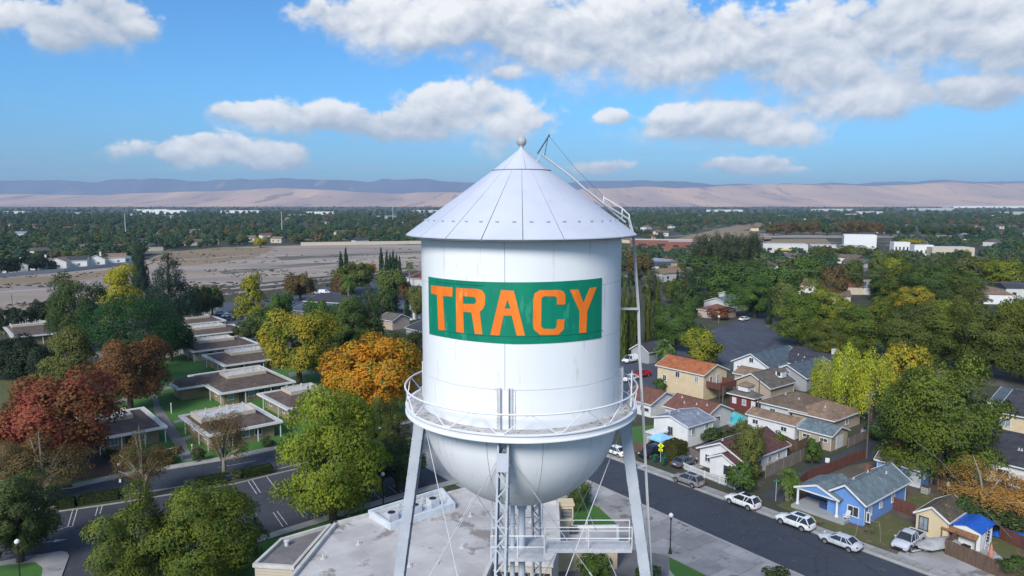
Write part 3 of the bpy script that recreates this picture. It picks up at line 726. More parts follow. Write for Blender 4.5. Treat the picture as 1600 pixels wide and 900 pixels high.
# balcony
ZD = -9.33
b = MB(); b.lathe([(TR - .02, ZD), (5.36, ZD), (5.36, ZD - .05), (TR - .02, ZD - .05)], 96, (0, 0, E0)); deck = ob('balcony', finish(b.mesh('balcony')), DECKM, TOWER)
b = MB(); b.lathe([(5.30, ZD + .015), (5.46, ZD + .015), (5.46, ZD - .03), (5.38, ZD - .03), (5.38, ZD - .27), (5.47, ZD - .27), (5.47, ZD - .31), (5.28, ZD - .31), (5.28, ZD - .05)], 96, (0, 0, E0)); ob('ring_girder', finish(b.mesh('ring_girder')), WHITE, deck)
rail = MB(); rail.tube([(*cyl(2 * math.pi * k / 90, 5.46), E0 - 8.46) for k in range(90)], .042, 8, closed=True); rail = ob('railing', rail.mesh('railing', True), WHITE, TOWER)
NS = 14; st = 2 * math.pi / NS
for k in range(NS):
    a = math.radians(3.2) + k * st
    for s in (-1, 1):
        b = MB(); b.beam((*cyl(a + s * .012, 5.45), E0 - 8.48), (*cyl(a + s * (st / 2 - .02), 5.41), E0 - 9.30), .035, .05); b.build('diagonal', WHITE, rail)
    b = MB(); x, y = cyl(a + st / 2, 5.41); b.box(x, y, E0 - 9.27, .34, .05, .1, a + st / 2); b.build('gusset', WHITE, rail)
# access ladder gate on the right of the balcony
b = MB()
for s in (-1, 1): b.tube([(*cyl(math.radians(78) + s * .045, 5.2), E0 + z) for z in (-9.3, -8.0, -7.75)], .03, 6)
for z in [-9.1 + .28 * k for k in range(6)]: b.tube([(*cyl(math.radians(78) - .045, 5.2), E0 + z), (*cyl(math.radians(78) + .045, 5.2), E0 + z)], .016, 6)
b.build('access_ladder', WHITE, TOWER)

# legs: two channels joined by lacing on the outer and inner face
LR0, ZT, BAT = 4.88, 30.62, 0.148
def legpt(a, z, off_t=0.0, off_r=0.0):
    r = LR0 + (30.0 - z) * BAT + off_r; x, y = cyl(a, r); return (x + math.cos(a) * off_t, y + math.sin(a) * off_t, z)
LEGM = M('leg_paint', (.47, .50, .56), (.39, .42, .475), .45, .9, 5, c3=(.42, .43, .46), s3=2.5, t3=.66)
for a in LEGA:
    b = MB()
    for s in (-1, 1):
        p, q = legpt(a, ZT, s * .235), legpt(a, 0.0, s * .235); rad = (math.sin(a), -math.cos(a), 0)
        b.beam(p, q, .022, .50, up=rad)                                   # web
        for r in (-.24, .24):
            b.beam(legpt(a, ZT, s * .205, r), legpt(a, 0.0, s * .205, r), .085, .022, up=rad)   # flanges
    leg = b.build('leg', LEGM, TOWER)
    for r, dirn in ((.26, 1), (-.26, -1)):
        b = MB(); z = 29.0; k = 0
        while z > 2.0:
            s = 1 if k % 2 else -1
            b.beam(legpt(a, z, s * .20, r), legpt(a, z - .50, -s * .20, r), .06, .018, up=(math.sin(a), -math.cos(a), 0)); z -= .50; k += 1
        b.build('lacing', LEGM, leg)
        for zc in (29.45, 17.2):
            b = MB(); b.beam(legpt(a, zc + .38, 0, r + dirn * .012), legpt(a, zc - .38, 0, r + dirn * .012), .50, .014, up=(math.sin(a), -math.cos(a), 0)); b.build('batten_plate', LEGM, leg)
    # bolted edge of rivet heads along both webs
    b = MB()
    for k in range(34):
        for s in (-1, 1):
            for r in (-.21, .21):
                p = legpt(a, 30.2 - k * .85, s * .255, r); b.box(*p, .05, .05, .05, a)
    o = b.build('rivet', LEGM, leg); o['kind'] = 'stuff'
    b = MB(); p = legpt(a, .25); b.box(p[0], p[1], .25, 1.5, 1.5, .5, a); b.build('footing', CONC, leg)
# struts between legs and the diagonal tie rods
ZS = 17.2
for i in range(4):
    a, c = LEGA[i], LEGA[(i + 1) % 4]
    b = MB()
    for dz in (-.15, .15): b.beam(legpt(a, ZS + dz), legpt(c, ZS + dz), .12, .05)
    P, Q = Vector(legpt(a, ZS)), Vector(legpt(c, ZS))
    for k in range(22):
        u, v = P.lerp(Q, k / 22), P.lerp(Q, (k + 1) / 22); s = .15 if k % 2 else -.15
        b.beam((u.x, u.y, ZS + s), (v.x, v.y, ZS - s), .04, .03)
    b.build('strut', LEGM, TOWER)
    for zt, zb in ((29.9, ZS + .3), (ZS - .3, 3.0)):
        for p, q in ((legpt(a, zt), legpt(c, zb)), (legpt(c, zt), legpt(a, zb))):
            P, Q = Vector(p), Vector(q); mid = P.lerp(Q, .52); b = MB(); b.tube([P, Q], .019, 6); b.beam(P.lerp(Q, .515), P.lerp(Q, .53), .07, .07); b.build('tie_rod', GALV, TOWER)

# riser pipes, service platform and gangway
b = MB(); b.tube([(.05, 0, 0), (.05, 0, E0 + ZB - TR)], .17, 14); b.tube([(.05, 0, E0 + ZB - TR - .5), (.05, 0, E0 + ZB - TR)], .24, 14); b.build('riser_pipe', LEGM, TOWER, smooth=False)
b = MB(); b.tube([(-.40, -.05, 0), (-.40, -.05, E0 + ZB - TR + .12)], .11, 12)
for z in (24.6, 24.45, 23.9): b.tube([(-.40, -.05, z), (-.40, -.05, z + .08)], .17, 12)
b.build('overflow_pipe', LEGM, TOWER)
PZ = 23.25
b = MB(); b.box(-.17, -.02, PZ, 2.55, 2.1, .05); 
for y in (-1.05, 1.05): b.box(-.17, y, PZ - .06, 2.6, .08, .16)
for x in (-1.42, 1.1): b.box(x, 0, PZ - .06, .08, 2.1, .16)
plat = b.build('platform', M('grating', (.52, .54, .57), (.42, .43, .46), .6, 6, 4), TOWER)
b = MB()
for x in (-1.42, -.17, 1.10):
    for y in (-1.03, 1.03): b.tube([(x, y, PZ), (x, y, PZ + 1.1)], .028, 6)
for z in (.55, 1.1): b.tube([(-1.42, -1.03, PZ + z), (1.1, -1.03, PZ + z), (1.1, -.5, PZ + z)], .028, 6); b.tube([(1.1, .5, PZ + z), (1.1, 1.03, PZ + z), (-1.42, 1.03, PZ + z), (-1.42, -1.03, PZ + z)], .028, 6)
for x in (-1.42, 1.10): b.tube([(x, 1.0, PZ + 1.1), (x, 1.0, PZ + 2.9)], .022, 6)
b.build('platform_rail', WHITE, plat)
b = MB(); gx0, gx1, gy = 1.16, 5.3, -.35
b.box((gx0 + gx1) / 2, gy, PZ + .30, gx1 - gx0, .75, .04)
for y in (-.40, .40): b.box((gx0 + gx1) / 2, gy + y, PZ + .24, gx1 - gx0, .06, .20)
gang = b.build('gangway', M('grating', (.5, .5, .5)), TOWER)
b = MB()
for y in (-.40, .40):
    for x in (gx0, (gx0 + gx1) / 2, gx1): b.tube([(x, gy + y, PZ + .3), (x, gy + y, PZ + 1.4)], .026, 6)
    for z in (.85, 1.4): b.tube([(gx0, gy + y, PZ + z), (gx1, gy + y, PZ + z)], .026, 6)
b.build('gangway_rail', WHITE, gang)

# ladder up the right side, bending over the eave, and the roof davit at the top
ax = lambda u: u - TX
b = MB()
run = [(7.75, 0.0), (6.85, 20.5), (6.28, 28.6), (5.95, 33.0), (5.86, 35.1), (5.55, 38.55), (5.35, 39.25), (4.14, 39.98), (3.35, 40.6)]
for dy in (-.17, .17): b.tube([(ax(x), dy - .5, z) for x, z in run], [.038] * len(run), 6)
lad = b.build('ladder', M('ladder_steel', (.50, .51, .53), (.40, .41, .43), .5, 2, 4), TOWER)
b = MB()
for k in range(len(run) - 1):
    (x0, z0), (x1, z1) = run[k], run[k + 1]; L = math.hypot(x1 - x0, z1 - z0); n = int(L / .33)
    for j in range(n):
        t = (j + .5) / n; b.tube([(ax(x0 + (x1 - x0) * t), -.67, z0 + (z1 - z0) * t), (ax(x0 + (x1 - x0) * t), -.33, z0 + (z1 - z0) * t)], .012, 5, cap=False)
o = b.build('rung', M('ladder_steel', (.6, .6, .6)), lad); o['kind'] = 'stuff'
for z, x0 in ((35.13, 5.0), (30.6, 5.3), (27.6, 5.4)):
    b = MB(); b.beam((ax(x0), -.5, z), (ax(5.9 + (35.1 - z) * .06), -.5, z), .06, .10); b.build('bracket', LEGM, lad)
b = MB()
for dy in (-.14, .14): b.tube([(ax(1.14), -.3 + dy, 41.86), (ax(1.32), -.3 + dy, 42.20), (ax(2.65), -.3 + dy, 41.22), (ax(3.35), -.3 + dy, 40.62), (ax(4.5), -.3 + dy, 39.68), (ax(5.2), -.3 + dy, 39.12)], .035, 6)
for k in range(14):
    t = k / 14; b.tube([(ax(1.4 + 3.7 * t), -.44, 42.14 - 2.95 * t), (ax(1.4 + 3.7 * t), -.16, 42.14 - 2.95 * t)], .014, 5, cap=False)
rl = b.build('roof_ladder', GALV, TOWER)
b = MB(); b.tube([(ax(4.2), -.3, 40.25), (ax(5.05), -.3, 39.75), (ax(5.38), -.3, 39.45), (ax(5.42), -.3, 38.9)], .03, 6)
for x, z in ((4.2, 39.9), (5.05, 39.3)): b.tube([(ax(x), -.3, z), (ax(x), -.3, z + .42)], .025, 6)
b.build('handrail', WHITE, rl)
b = MB(); b.tube([(ax(1.16), -.3, 42.22), (ax(1.66), -.3, 43.0)], .032, 6); b.tube([(ax(1.62), -.3, 42.9), (ax(1.47), -.3, 42.06)], .018, 6); b.box(ax(1.68), -.3, 43.03, .09, .09, .09)
dv = b.build('davit', DARKST, TOWER)
b = MB(); b.tube([(ax(1.68), -.3, 43.0), (ax(2.9), -.3, 41.55), (ax(4.95), -.3, 39.55)], .008, 5); b.build('cable', DARKST, dv)

# ------------------------------------------------------------------ buildings
def wallm(name, c, v=.88): return M(name, c, tuple(x * v for x in c), .8, .9, 5, c3=tuple(x * .72 for x in c), s3=1.3, t3=.67)
def roofm(name, c, v=.62, c3=None): return M(name, c, tuple(x * v for x in c), .85, .9, 8, bump=.5, c3=c3 or tuple(x * 1.4 for x in c), s3=1.6, t3=.58, bscale=14)
CREAM = wallm('cream_stucco', (.62, .50, .33)); WHITEW = wallm('white_siding', (.70, .70, .70)); BLUEW = wallm('blue_siding', (.135, .275, .58))
OLIVE = wallm('tan_panel', (.27, .225, .13)); GOLDW = wallm('ochre_panel', (.42, .27, .09)); BEIGE = wallm('beige_stucco', (.52, .46, .37)); GREYW = wallm('grey_siding', (.33, .34, .36))
PINKW = wallm('pale_pink_stucco', (.46, .36, .30)); LIGHTB = wallm('pale_stucco', (.55, .55, .54)); DARKRED = wallm('dark_red_siding', (.16, .035, .03)); SKYB = wallm('light_blue_siding', (.22, .36, .60)); TANW = wallm('tan_siding', (.40, .34, .26))
R_ORANGE = roofm('orange_shingle', (.40, .135, .055)); R_RED = roofm('red_brown_shingle', (.19, .085, .062)); R_BROWN = roofm('brown_shingle', (.16, .115, .085)); R_TAN = roofm('tan_shingle', (.25, .17, .12))
R_SLATE = roofm('slate_blue_shingle', (.085, .115, .145)); R_BLUEG = roofm('blue_grey_shingle', (.145, .19, .215), c3=(.20, .25, .27)); R_GREY = roofm('light_grey_shingle', (.24, .27, .33)); R_DARK = roofm('dark_shingle', (.055, .056, .068))
R_MAROON = roofm('maroon_shingle', (.115, .055, .050)); R_PAV = roofm('purple_brown_shingle', (.118, .088, .074)); R_MOSS = roofm('mossy_shingle', (.10, .083, .062), c3=(.25, .15, .05)); R_GB = roofm('grey_brown_shingle', (.135, .118, .105))
TRIM = M('white_trim', (.68, .69, .70), (.58, .59, .60), .6, 1.5, 4); DARKTRIM = M('brown_trim', (.09, .065, .05), None, .7, 2, 3)
DOORW = M('white_door', (.62, .63, .65), (.52, .53, .55), .5, 1.2, 3)
MEMB = M('roof_membrane', (.54, .52, .51), (.36, .34, .33), .85, .16, 8, bump=.5, c3=(.25, .22, .205), s3=.28, t3=.57, bscale=.9, vary=.05, world=True)
GRAVEL = M('white_gravel', (.55, .55, .55), (.38, .38, .39), .9, 2.2, 6, bump=.6, c3=(.22, .22, .24), s3=3.2, t3=.64)


def window(root, lx, ly, side, t, z, w, h, frame=TRIM, pane=GLASS, name='window', bars=1):
    """window on side f/b/l/r of a box lx by ly, t along the wall from its middle"""
    ang, ox, oy = {'f': (0, t, -ly / 2), 'b': (math.pi, t, ly / 2), 'r': (math.pi / 2, lx / 2, t), 'l': (-math.pi / 2, -lx / 2, t)}[side]
    fw = .10; b = MB()
    b.box(0, -.03, h / 2 - fw / 2, w, .10, fw); b.box(0, -.045, -h / 2 + fw / 2, w + .1, .13, fw)
    for s in (-1, 1): b.box(s * (w / 2 - fw / 2), -.03, 0, fw, .10, h - 2 * fw)
    for k in range(bars): b.box((k + 1) * w / (bars + 1) - w / 2, -.025, 0, .05, .08, h - 2 * fw)
    fr = b.build(name, frame, root, loc=(ox, oy, z), rz=ang)
    p = MB(); p.box(0, -.008, 0, w - 2 * fw, .03, h - 2 * fw); p.build('pane', pane, fr)
    return fr


def door(root, lx, ly, side, t, w, h, mat=DOORW, name='door', panels=0):
    ang, ox, oy = {'f': (0, t, -ly / 2), 'b': (math.pi, t, ly / 2), 'r': (math.pi / 2, lx / 2, t), 'l': (-math.pi / 2, -lx / 2, t)}[side]
    b = MB(); b.box(0, -.02, h / 2, w, .06, h); d = b.build(name, mat, root, loc=(ox, oy, .05), rz=ang)
    for k in range(panels):
        q = MB(); q.box(0, -.06, (k + .5) * h / panels, w - .12, .03, h / panels - .07); q.build('door_panel', mat, d)
    if not panels:
        q = MB(); q.box(w * .36, -.07, h * .47, .05, .06, .16); q.build('handle', DARKST, d)
    return d


def house(name, label, cat, rect, hw, rise, wall, roof, ridge='x', over=.45, hip=False, trim=TRIM, wins=(), doors=(), vents=(), chim=None, group=None, z0=0.0, foot=None):
    cx, cy, ang, L, Wd = rect
    root = thing(name, label, cat, (cx, cy, z0), math.radians(ang), group)
    lx, ly = L - 2 * over, Wd - 2 * over
    # work in a frame whose x axis is the ridge
    A, B = (L, Wd) if ridge == 'x' else (Wd, L)
    a, b = A / 2 - over, B / 2 - over
    TRF = (lambda p: p) if ridge == 'x' else (lambda p: (-p[1], p[0], p[2]))
    zw = hw + rise * over / (B / 2) - .10
    m = MB(); zp = hw + rise - .12
    if hip: vs = [(-a, -b, 0), (a, -b, 0), (a, b, 0), (-a, b, 0), (-a, -b, zw), (a, -b, zw), (a, b, zw), (-a, b, zw)]; fs = [(0, 1, 5, 4), (1, 2, 6, 5), (2, 3, 7, 6), (3, 0, 4, 7), (4, 5, 6, 7)]
    else:
        vs = [(-a, -b, 0), (a, -b, 0), (a, b, 0), (-a, b, 0), (-a, -b, zw), (a, -b, zw), (a, b, zw), (-a, b, zw), (-a, 0, zp), (a, 0, zp)]
        fs = [(0, 1, 5, 4), (2, 3, 7, 6), (1, 2, 6, 9, 5), (3, 0, 4, 8, 7)]
    m.add([TRF(v) for v in vs], fs); m.build('wall', wall, root)
    m = MB(); T = .14; hl = max(A / 2 - B / 2 * .9, .2) if hip else A / 2
    for s in (-1, 1):
        p = [(-A / 2, s * B / 2, hw), (A / 2, s * B / 2, hw), (hl, 0, hw + rise), (-hl, 0, hw + rise)]
        q = [(x, y, z - T) for x, y, z in p]
        m.add([TRF(v) for v in p + q], [(0, 1, 2, 3), (7, 6, 5, 4), (0, 4, 5, 1), (1, 5, 6, 2), (3, 7, 4, 0)])
    if hip:
        for s in (-1, 1):
            p = [(s * A / 2, -B / 2, hw), (s * A / 2, B / 2, hw), (s * hl, 0, hw + rise)]; q = [(x, y, z - T) for x, y, z in p]
            m.add([TRF(v) for v in p + q], [(0, 1, 2), (5, 4, 3), (0, 3, 4, 1)])
    rf = m.build('roof', roof, root)
    # ridge cap and fascia boards
    m = MB(); m.beam(TRF((-hl, 0, hw + rise + .02)), TRF((hl, 0, hw + rise + .02)), .26, .06); m.build('ridge_cap', roof, rf)
    if trim:
        m = MB(); e = .02
        for s in (-1, 1): m.beam(TRF((-A / 2, s * (B / 2 + e), hw - .07)), TRF((A / 2, s * (B / 2 + e), hw - .07)), .05, .20)
        for s in (-1, 1):
            if hip: m.beam(TRF((s * (A / 2 + e), -B / 2, hw - .07)), TRF((s * (A / 2 + e), B / 2, hw - .07)), .05, .20)
            else:
                for r in (-1, 1): m.beam(TRF((s * (A / 2 + e), r * (B / 2 + e), hw - .07)), TRF((s * (A / 2 + e), 0, hw + rise - .07)), .05, .22)
        m.build('fascia', trim, root)
    if trim and not hip:
        for s in (-1, 1):
            m = MB(); x, y = (A / 2 - over - .12) * s, -(b + .06); m.tube([TRF((x, -B / 2, hw - .12)), TRF((x, y, hw - .45)), TRF((x, y, .15))], .04, 6); m.build('downspout', trim, root)
            y = (b + .06); m = MB(); m.tube([TRF((x, B / 2, hw - .12)), TRF((x, y, hw - .45)), TRF((x, y, .15))], .04, 6); m.build('downspout', trim, root)
    for w in wins: window(root, lx, ly, *w[:5], **(w[5] if len(w) > 5 else {}))
    for d in doors: door(root, lx, ly, *d[:4], **(d[4] if len(d) > 4 else {}))
    for (x, s) in vents:                                             # x along ridge (-1..1), s across (-1..1)
        m = MB(); z = hw + rise * (1 - abs(s)); m.lathe([(.09, -.1), (.09, .35), (0, .36)], 8); m.box(0, 0, .02, .3, .3, .06)
        m.build('roof_vent', GALV, rf, loc=TRF((x * A / 2, s * B / 2, z)))
    if chim:
        x, y, w, h, cm = chim; m = MB(); m.box(0, 0, h / 2, w, w, h); m.box(0, 0, h + .06, w + .12, w + .12, .12); m.build('chimney', cm, rf, loc=(x, y, hw * .6))
    return root


# --- civic building under the tower
CIV = thing('civic_building', 'large flat roofed civic building with pale patched membrane roof below the water tower', 'building', (*(-8.99, 69.88), 0))
cx0, cy0 = (-8.99, 69.88)
loc = lambda pts: [(p[0] - cx0, p[1] - cy0) for p in pts]
MAIN = loc([(-18.71, 74.28), (-7.15, 82.53), (-0.79, 86.93), (5.16, 79.6), (4.69, 69.88), (3.74, 65.45), (-1.95, 65.94), (-2.93, 60.77), (-2.47, 43.28), (-19.31, 43.28), (-20.08, 62.97)])
b = MB(); b.prism(MAIN, 0, 5.9); cw = b.build('wall', BEIGE, CIV)
def parapet(pts, z, w, h, mat, parent, closed=True, name='parapet'):
    n = len(pts)
    for i in range(n if closed else n - 1):
        p, q = pts[i], pts[(i + 1) % n]; b = MB(); L = math.dist(p, q); c = lerp2(p, q, .5)
        b.box(0, 0, h / 2, L + w * .9, w, h); o = b.build(name, mat, parent, loc=(c[0], c[1], z + (i % 2) * .004), rz=math.atan2(q[1] - p[1], q[0] - p[0]))
CIVT = M('parapet_cap', (.58, .56, .54), (.44, .42, .40), .8, .8, 5)
b = MB(); b.poly(MAIN, 5.92); rfm = b.mesh('roof')
for p in rfm.polygons:
    if p.normal.z < 0: p.flip()
croof = ob('roof', rfm, MEMB, CIV)
parapet(MAIN, 5.9, .35, .42, CIVT, CIV)
def inside(pt, poly):
    r = False; n = len(poly)
    for i in range(n):
        (x1, y1), (x2, y2) = poly[i], poly[(i + 1) % n]
        if (y1 > pt[1]) != (y2 > pt[1]) and pt[0] < (x2 - x1) * (pt[1] - y1) / (y2 - y1) + x1: r = not r
    return r
WELL = loc([(-15.54, 76.52), (-8.29, 82.72), (-6.53, 78.54), (-12.69, 73.21)])
rnd = random.Random(4)
for i in range(-16, 17):
    for j in range(-24, 25):
        w, l = 4.6, 2.2; u, v = i * w + (j * .37 % 1) * 4.6, j * l
        cs = [rot2(u + a * w / 2, v + c * l / 2, GRID - math.pi / 2 * 0) for a, c in ((-1, -1), (1, -1), (1, 1), (-1, 1), (0, 0))]
        if all(inside(c, MAIN) for c in cs) and not any(inside(c, WELL) for c in cs) and cs[4][1] > -22:
            b = MB(); t = rnd.uniform(.012, .03); jx = [rnd.uniform(-.22, .22) for _ in range(8)]
            q = [(-w / 2 + jx[0], -l / 2 + jx[1]), (w / 2 + jx[2], -l / 2 + jx[3]), (w / 2 + jx[4], l / 2 + jx[5]), (-w / 2 + jx[6], l / 2 + jx[7])]
            b.add([(x, y, 0) for x, y in q] + [(x * .99, y * .98, t) for x, y in q], [(0, 1, 5, 4), (1, 2, 6, 5), (2, 3, 7, 6), (3, 0, 4, 7), (4, 5, 6, 7)])
            b.build('roof_sheet', MEMB, croof, loc=(*cs[4], 5.93), rz=GRID + rnd.uniform(-.03, .03))
parapet(WELL, 5.9, .28, .75, M('bright_white_wall', (.62, .66, .70), (.5, .54, .58), .6, 1, 4), CIV, name='plant_screen')
b = MB(); b.poly(WELL, 5.96); wl = b.mesh('plant_floor')
for p in wl.polygons:
    if p.normal.z < 0: p.flip()
ob('plant_floor', wl, M('plant_floor_paint', (.50, .56, .62), (.40, .45, .50), .7, 1.5, 4), CIV)
for k, (u, v) in enumerate([(.16, .5), (.5, .5), (.78, .45)]):
    p = lerp2(lerp2(WELL[0], WELL[1], u), lerp2(WELL[3], WELL[2], u), v); b = MB(); b.box(0, 0, .38, 1.1, 1.1, .75); fu = b.build('cooling_unit', GALV, CIV, loc=(p[0], p[1], 5.97), rz=GRID)
    b = MB(); b.lathe([(.42, .76), (.42, .80), (.34, .80), (.34, .77)], 20); b.lathe([(.33, .77), (0, .775)], 20); b.build('fan', BLACK, fu)
for u, v in [(.30, .3), (.36, .7), (.64, .3), (.66, .75), (.9, .6)]:
    p = lerp2(lerp2(WELL[0], WELL[1], u), lerp2(WELL[3], WELL[2], u), v); b = MB(); b.tube([(0, 0, 0), (0, 0, .8), (.25, 0, .95), (.5, 0, .8)], .06, 8); b.build('duct_pipe', GALV, CIV, loc=(p[0], p[1], 5.97), rz=v * 3)
# recessed entrance court at the near edge
nb = loc([(-1.95, 65.94), (3.74, 65.45)]); L = math.dist(*nb); an = math.atan2(nb[1][1] - nb[0][1], nb[1][0] - nb[0][0])
for k in range(3):
    c = lerp2(nb[0], nb[1], (k + .5) / 3); b = MB(); b.box(0, -.06, 0, L / 3 - .35, .06, 3.0); fr = b.build('window', BLACK, CIV, loc=(c[0], c[1], 3.7), rz=an)
    b = MB(); b.box(0, -.11, 0, L / 3 - .55, .05, 2.8); b.build('pane', GLASS, fr)
# lower wing with its own dark roof and lapped siding
WING = loc([(-24.84, 66.99), (-23.89, 72.24), (-19.73, 75.55), (-20.98, 66.49)])
b = MB(); b.prism(WING, 0, 5.1); b.build('wing_wall', BEIGE, CIV)
b = MB(); b.poly(WING, 5.13); wm = b.mesh('wing_roof')
for p in wm.polygons:
    if p.normal.z < 0: p.flip()
wr = ob('wing_roof', wm, M('dark_membrane', (.20, .185, .19), (.14, .13, .13), .85, .5, 6, bump=.2, c3=(.27, .24, .22), s3=.8, t3=.6), CIV)
parapet(WING, 5.1, .32, .36, CIVT, CIV)
p, q = WING[3], WING[0]; Lw = math.dist(p, q)
for k in range(9):
    b = MB(); b.box(0, 0, 0, Lw - .2, .07, .26); c = lerp2(p, q, .5); n = ((q[1] - p[1]) / Lw * -1, (q[0] - p[0]) / Lw)
    s = -1 if (n[1] > 0) else 1; b.build('siding_board', BEIGE, CIV, loc=(c[0] + n[0] * s * .04, c[1] + n[1] * s * .04, 4.85 - k * .29), rz=math.atan2(q[1] - p[1], q[0] - p[0]))
for pos in (((-23.07, 71.32)), ((-7.13, 70.58))):
    b = MB(); b.lathe([(.22, 0), (.22, .5), (.3, .5), (.3, .58), (0, .62)], 12); pp = loc([pos])[0]; b.build('roof_vent', GALV, CIV, loc=(pp[0], pp[1], 5.1))
for pos in ((-15.41, 69.88), (-9.66, 65.45), (-4.96, 69.19), (-4.55, 76.52), (-18.19, 66.95), (2.06, 75.07)):
    b = MB(); b.lathe([(.3, 0), (.26, .08), (.08, .1), (.08, .45), (0, .46)], 10); pp = loc([pos])[0]; b.build('roof_drain', CIVT, CIV, loc=(pp[0], pp[1], 5.95))
# low annex with white parapet to the right of the main roof
AN = [(5.33, 79.73), (12.08, 79.9), (11.56, 76.24), (5.07, 75.63)]
ANC = thing('annex', 'low cream annex with a white edged flat roof beside the small lawn', 'building', (*AN[0], 0)); la = [(p[0] - AN[0][0], p[1] - AN[0][1]) for p in AN]
b = MB(); b.prism(la, 0, 3.1); b.build('wall', CREAM, ANC); b = MB(); b.poly(la, 3.13); am = b.mesh('roof')
for p in am.polygons:
    if p.normal.z < 0: p.flip()
ob('roof', am, MEMB, ANC); parapet(la, 3.1, .28, .30, TRIM, ANC)
b = MB(); b.box(0, 0, .3, .9, .9, .6); b.build('roof_hatch', DARKST, ANC, loc=(1.6, -1.2, 3.13))
vt = thing('vent_tower', 'slim cream vent tower with a dark louvred opening beside the lawn', 'tower', (*(6.19, 80.4), 0), .05)
b = MB(); b.box(0, 0, 2.9, 1.5, 1.5, 5.8); b.box(0, 0, 5.9, 1.75, 1.75, .22); b.box(0, 0, 4.0, 1.65, 1.65, .15); b.build('shaft', CREAM, vt)
b = MB(); b.box(0, -.77, 4.9, 1.15, .06, 1.0); lv = b.build('louvre', BLACK, vt)
for k in range(6):
    b = MB(); b.box(0, -.82, 4.5 + k * .16, 1.1, .08, .03); b.build('slat', GALV, lv)
b = MB(); pts = [(5.36, 80.92), (14.14, 80.92), (11.45, 64.65), (4.34, 64.65)]
sheet('terrace', [(4.39, 79.37), (9.44, 82.21), (17.91, 79.37), (15.41, 67.35), (3.76, 67.35)], .03, M('terrace_paving', (.20, .195, .20), (.14, .135, .14), .85, .3, 6, world=True))


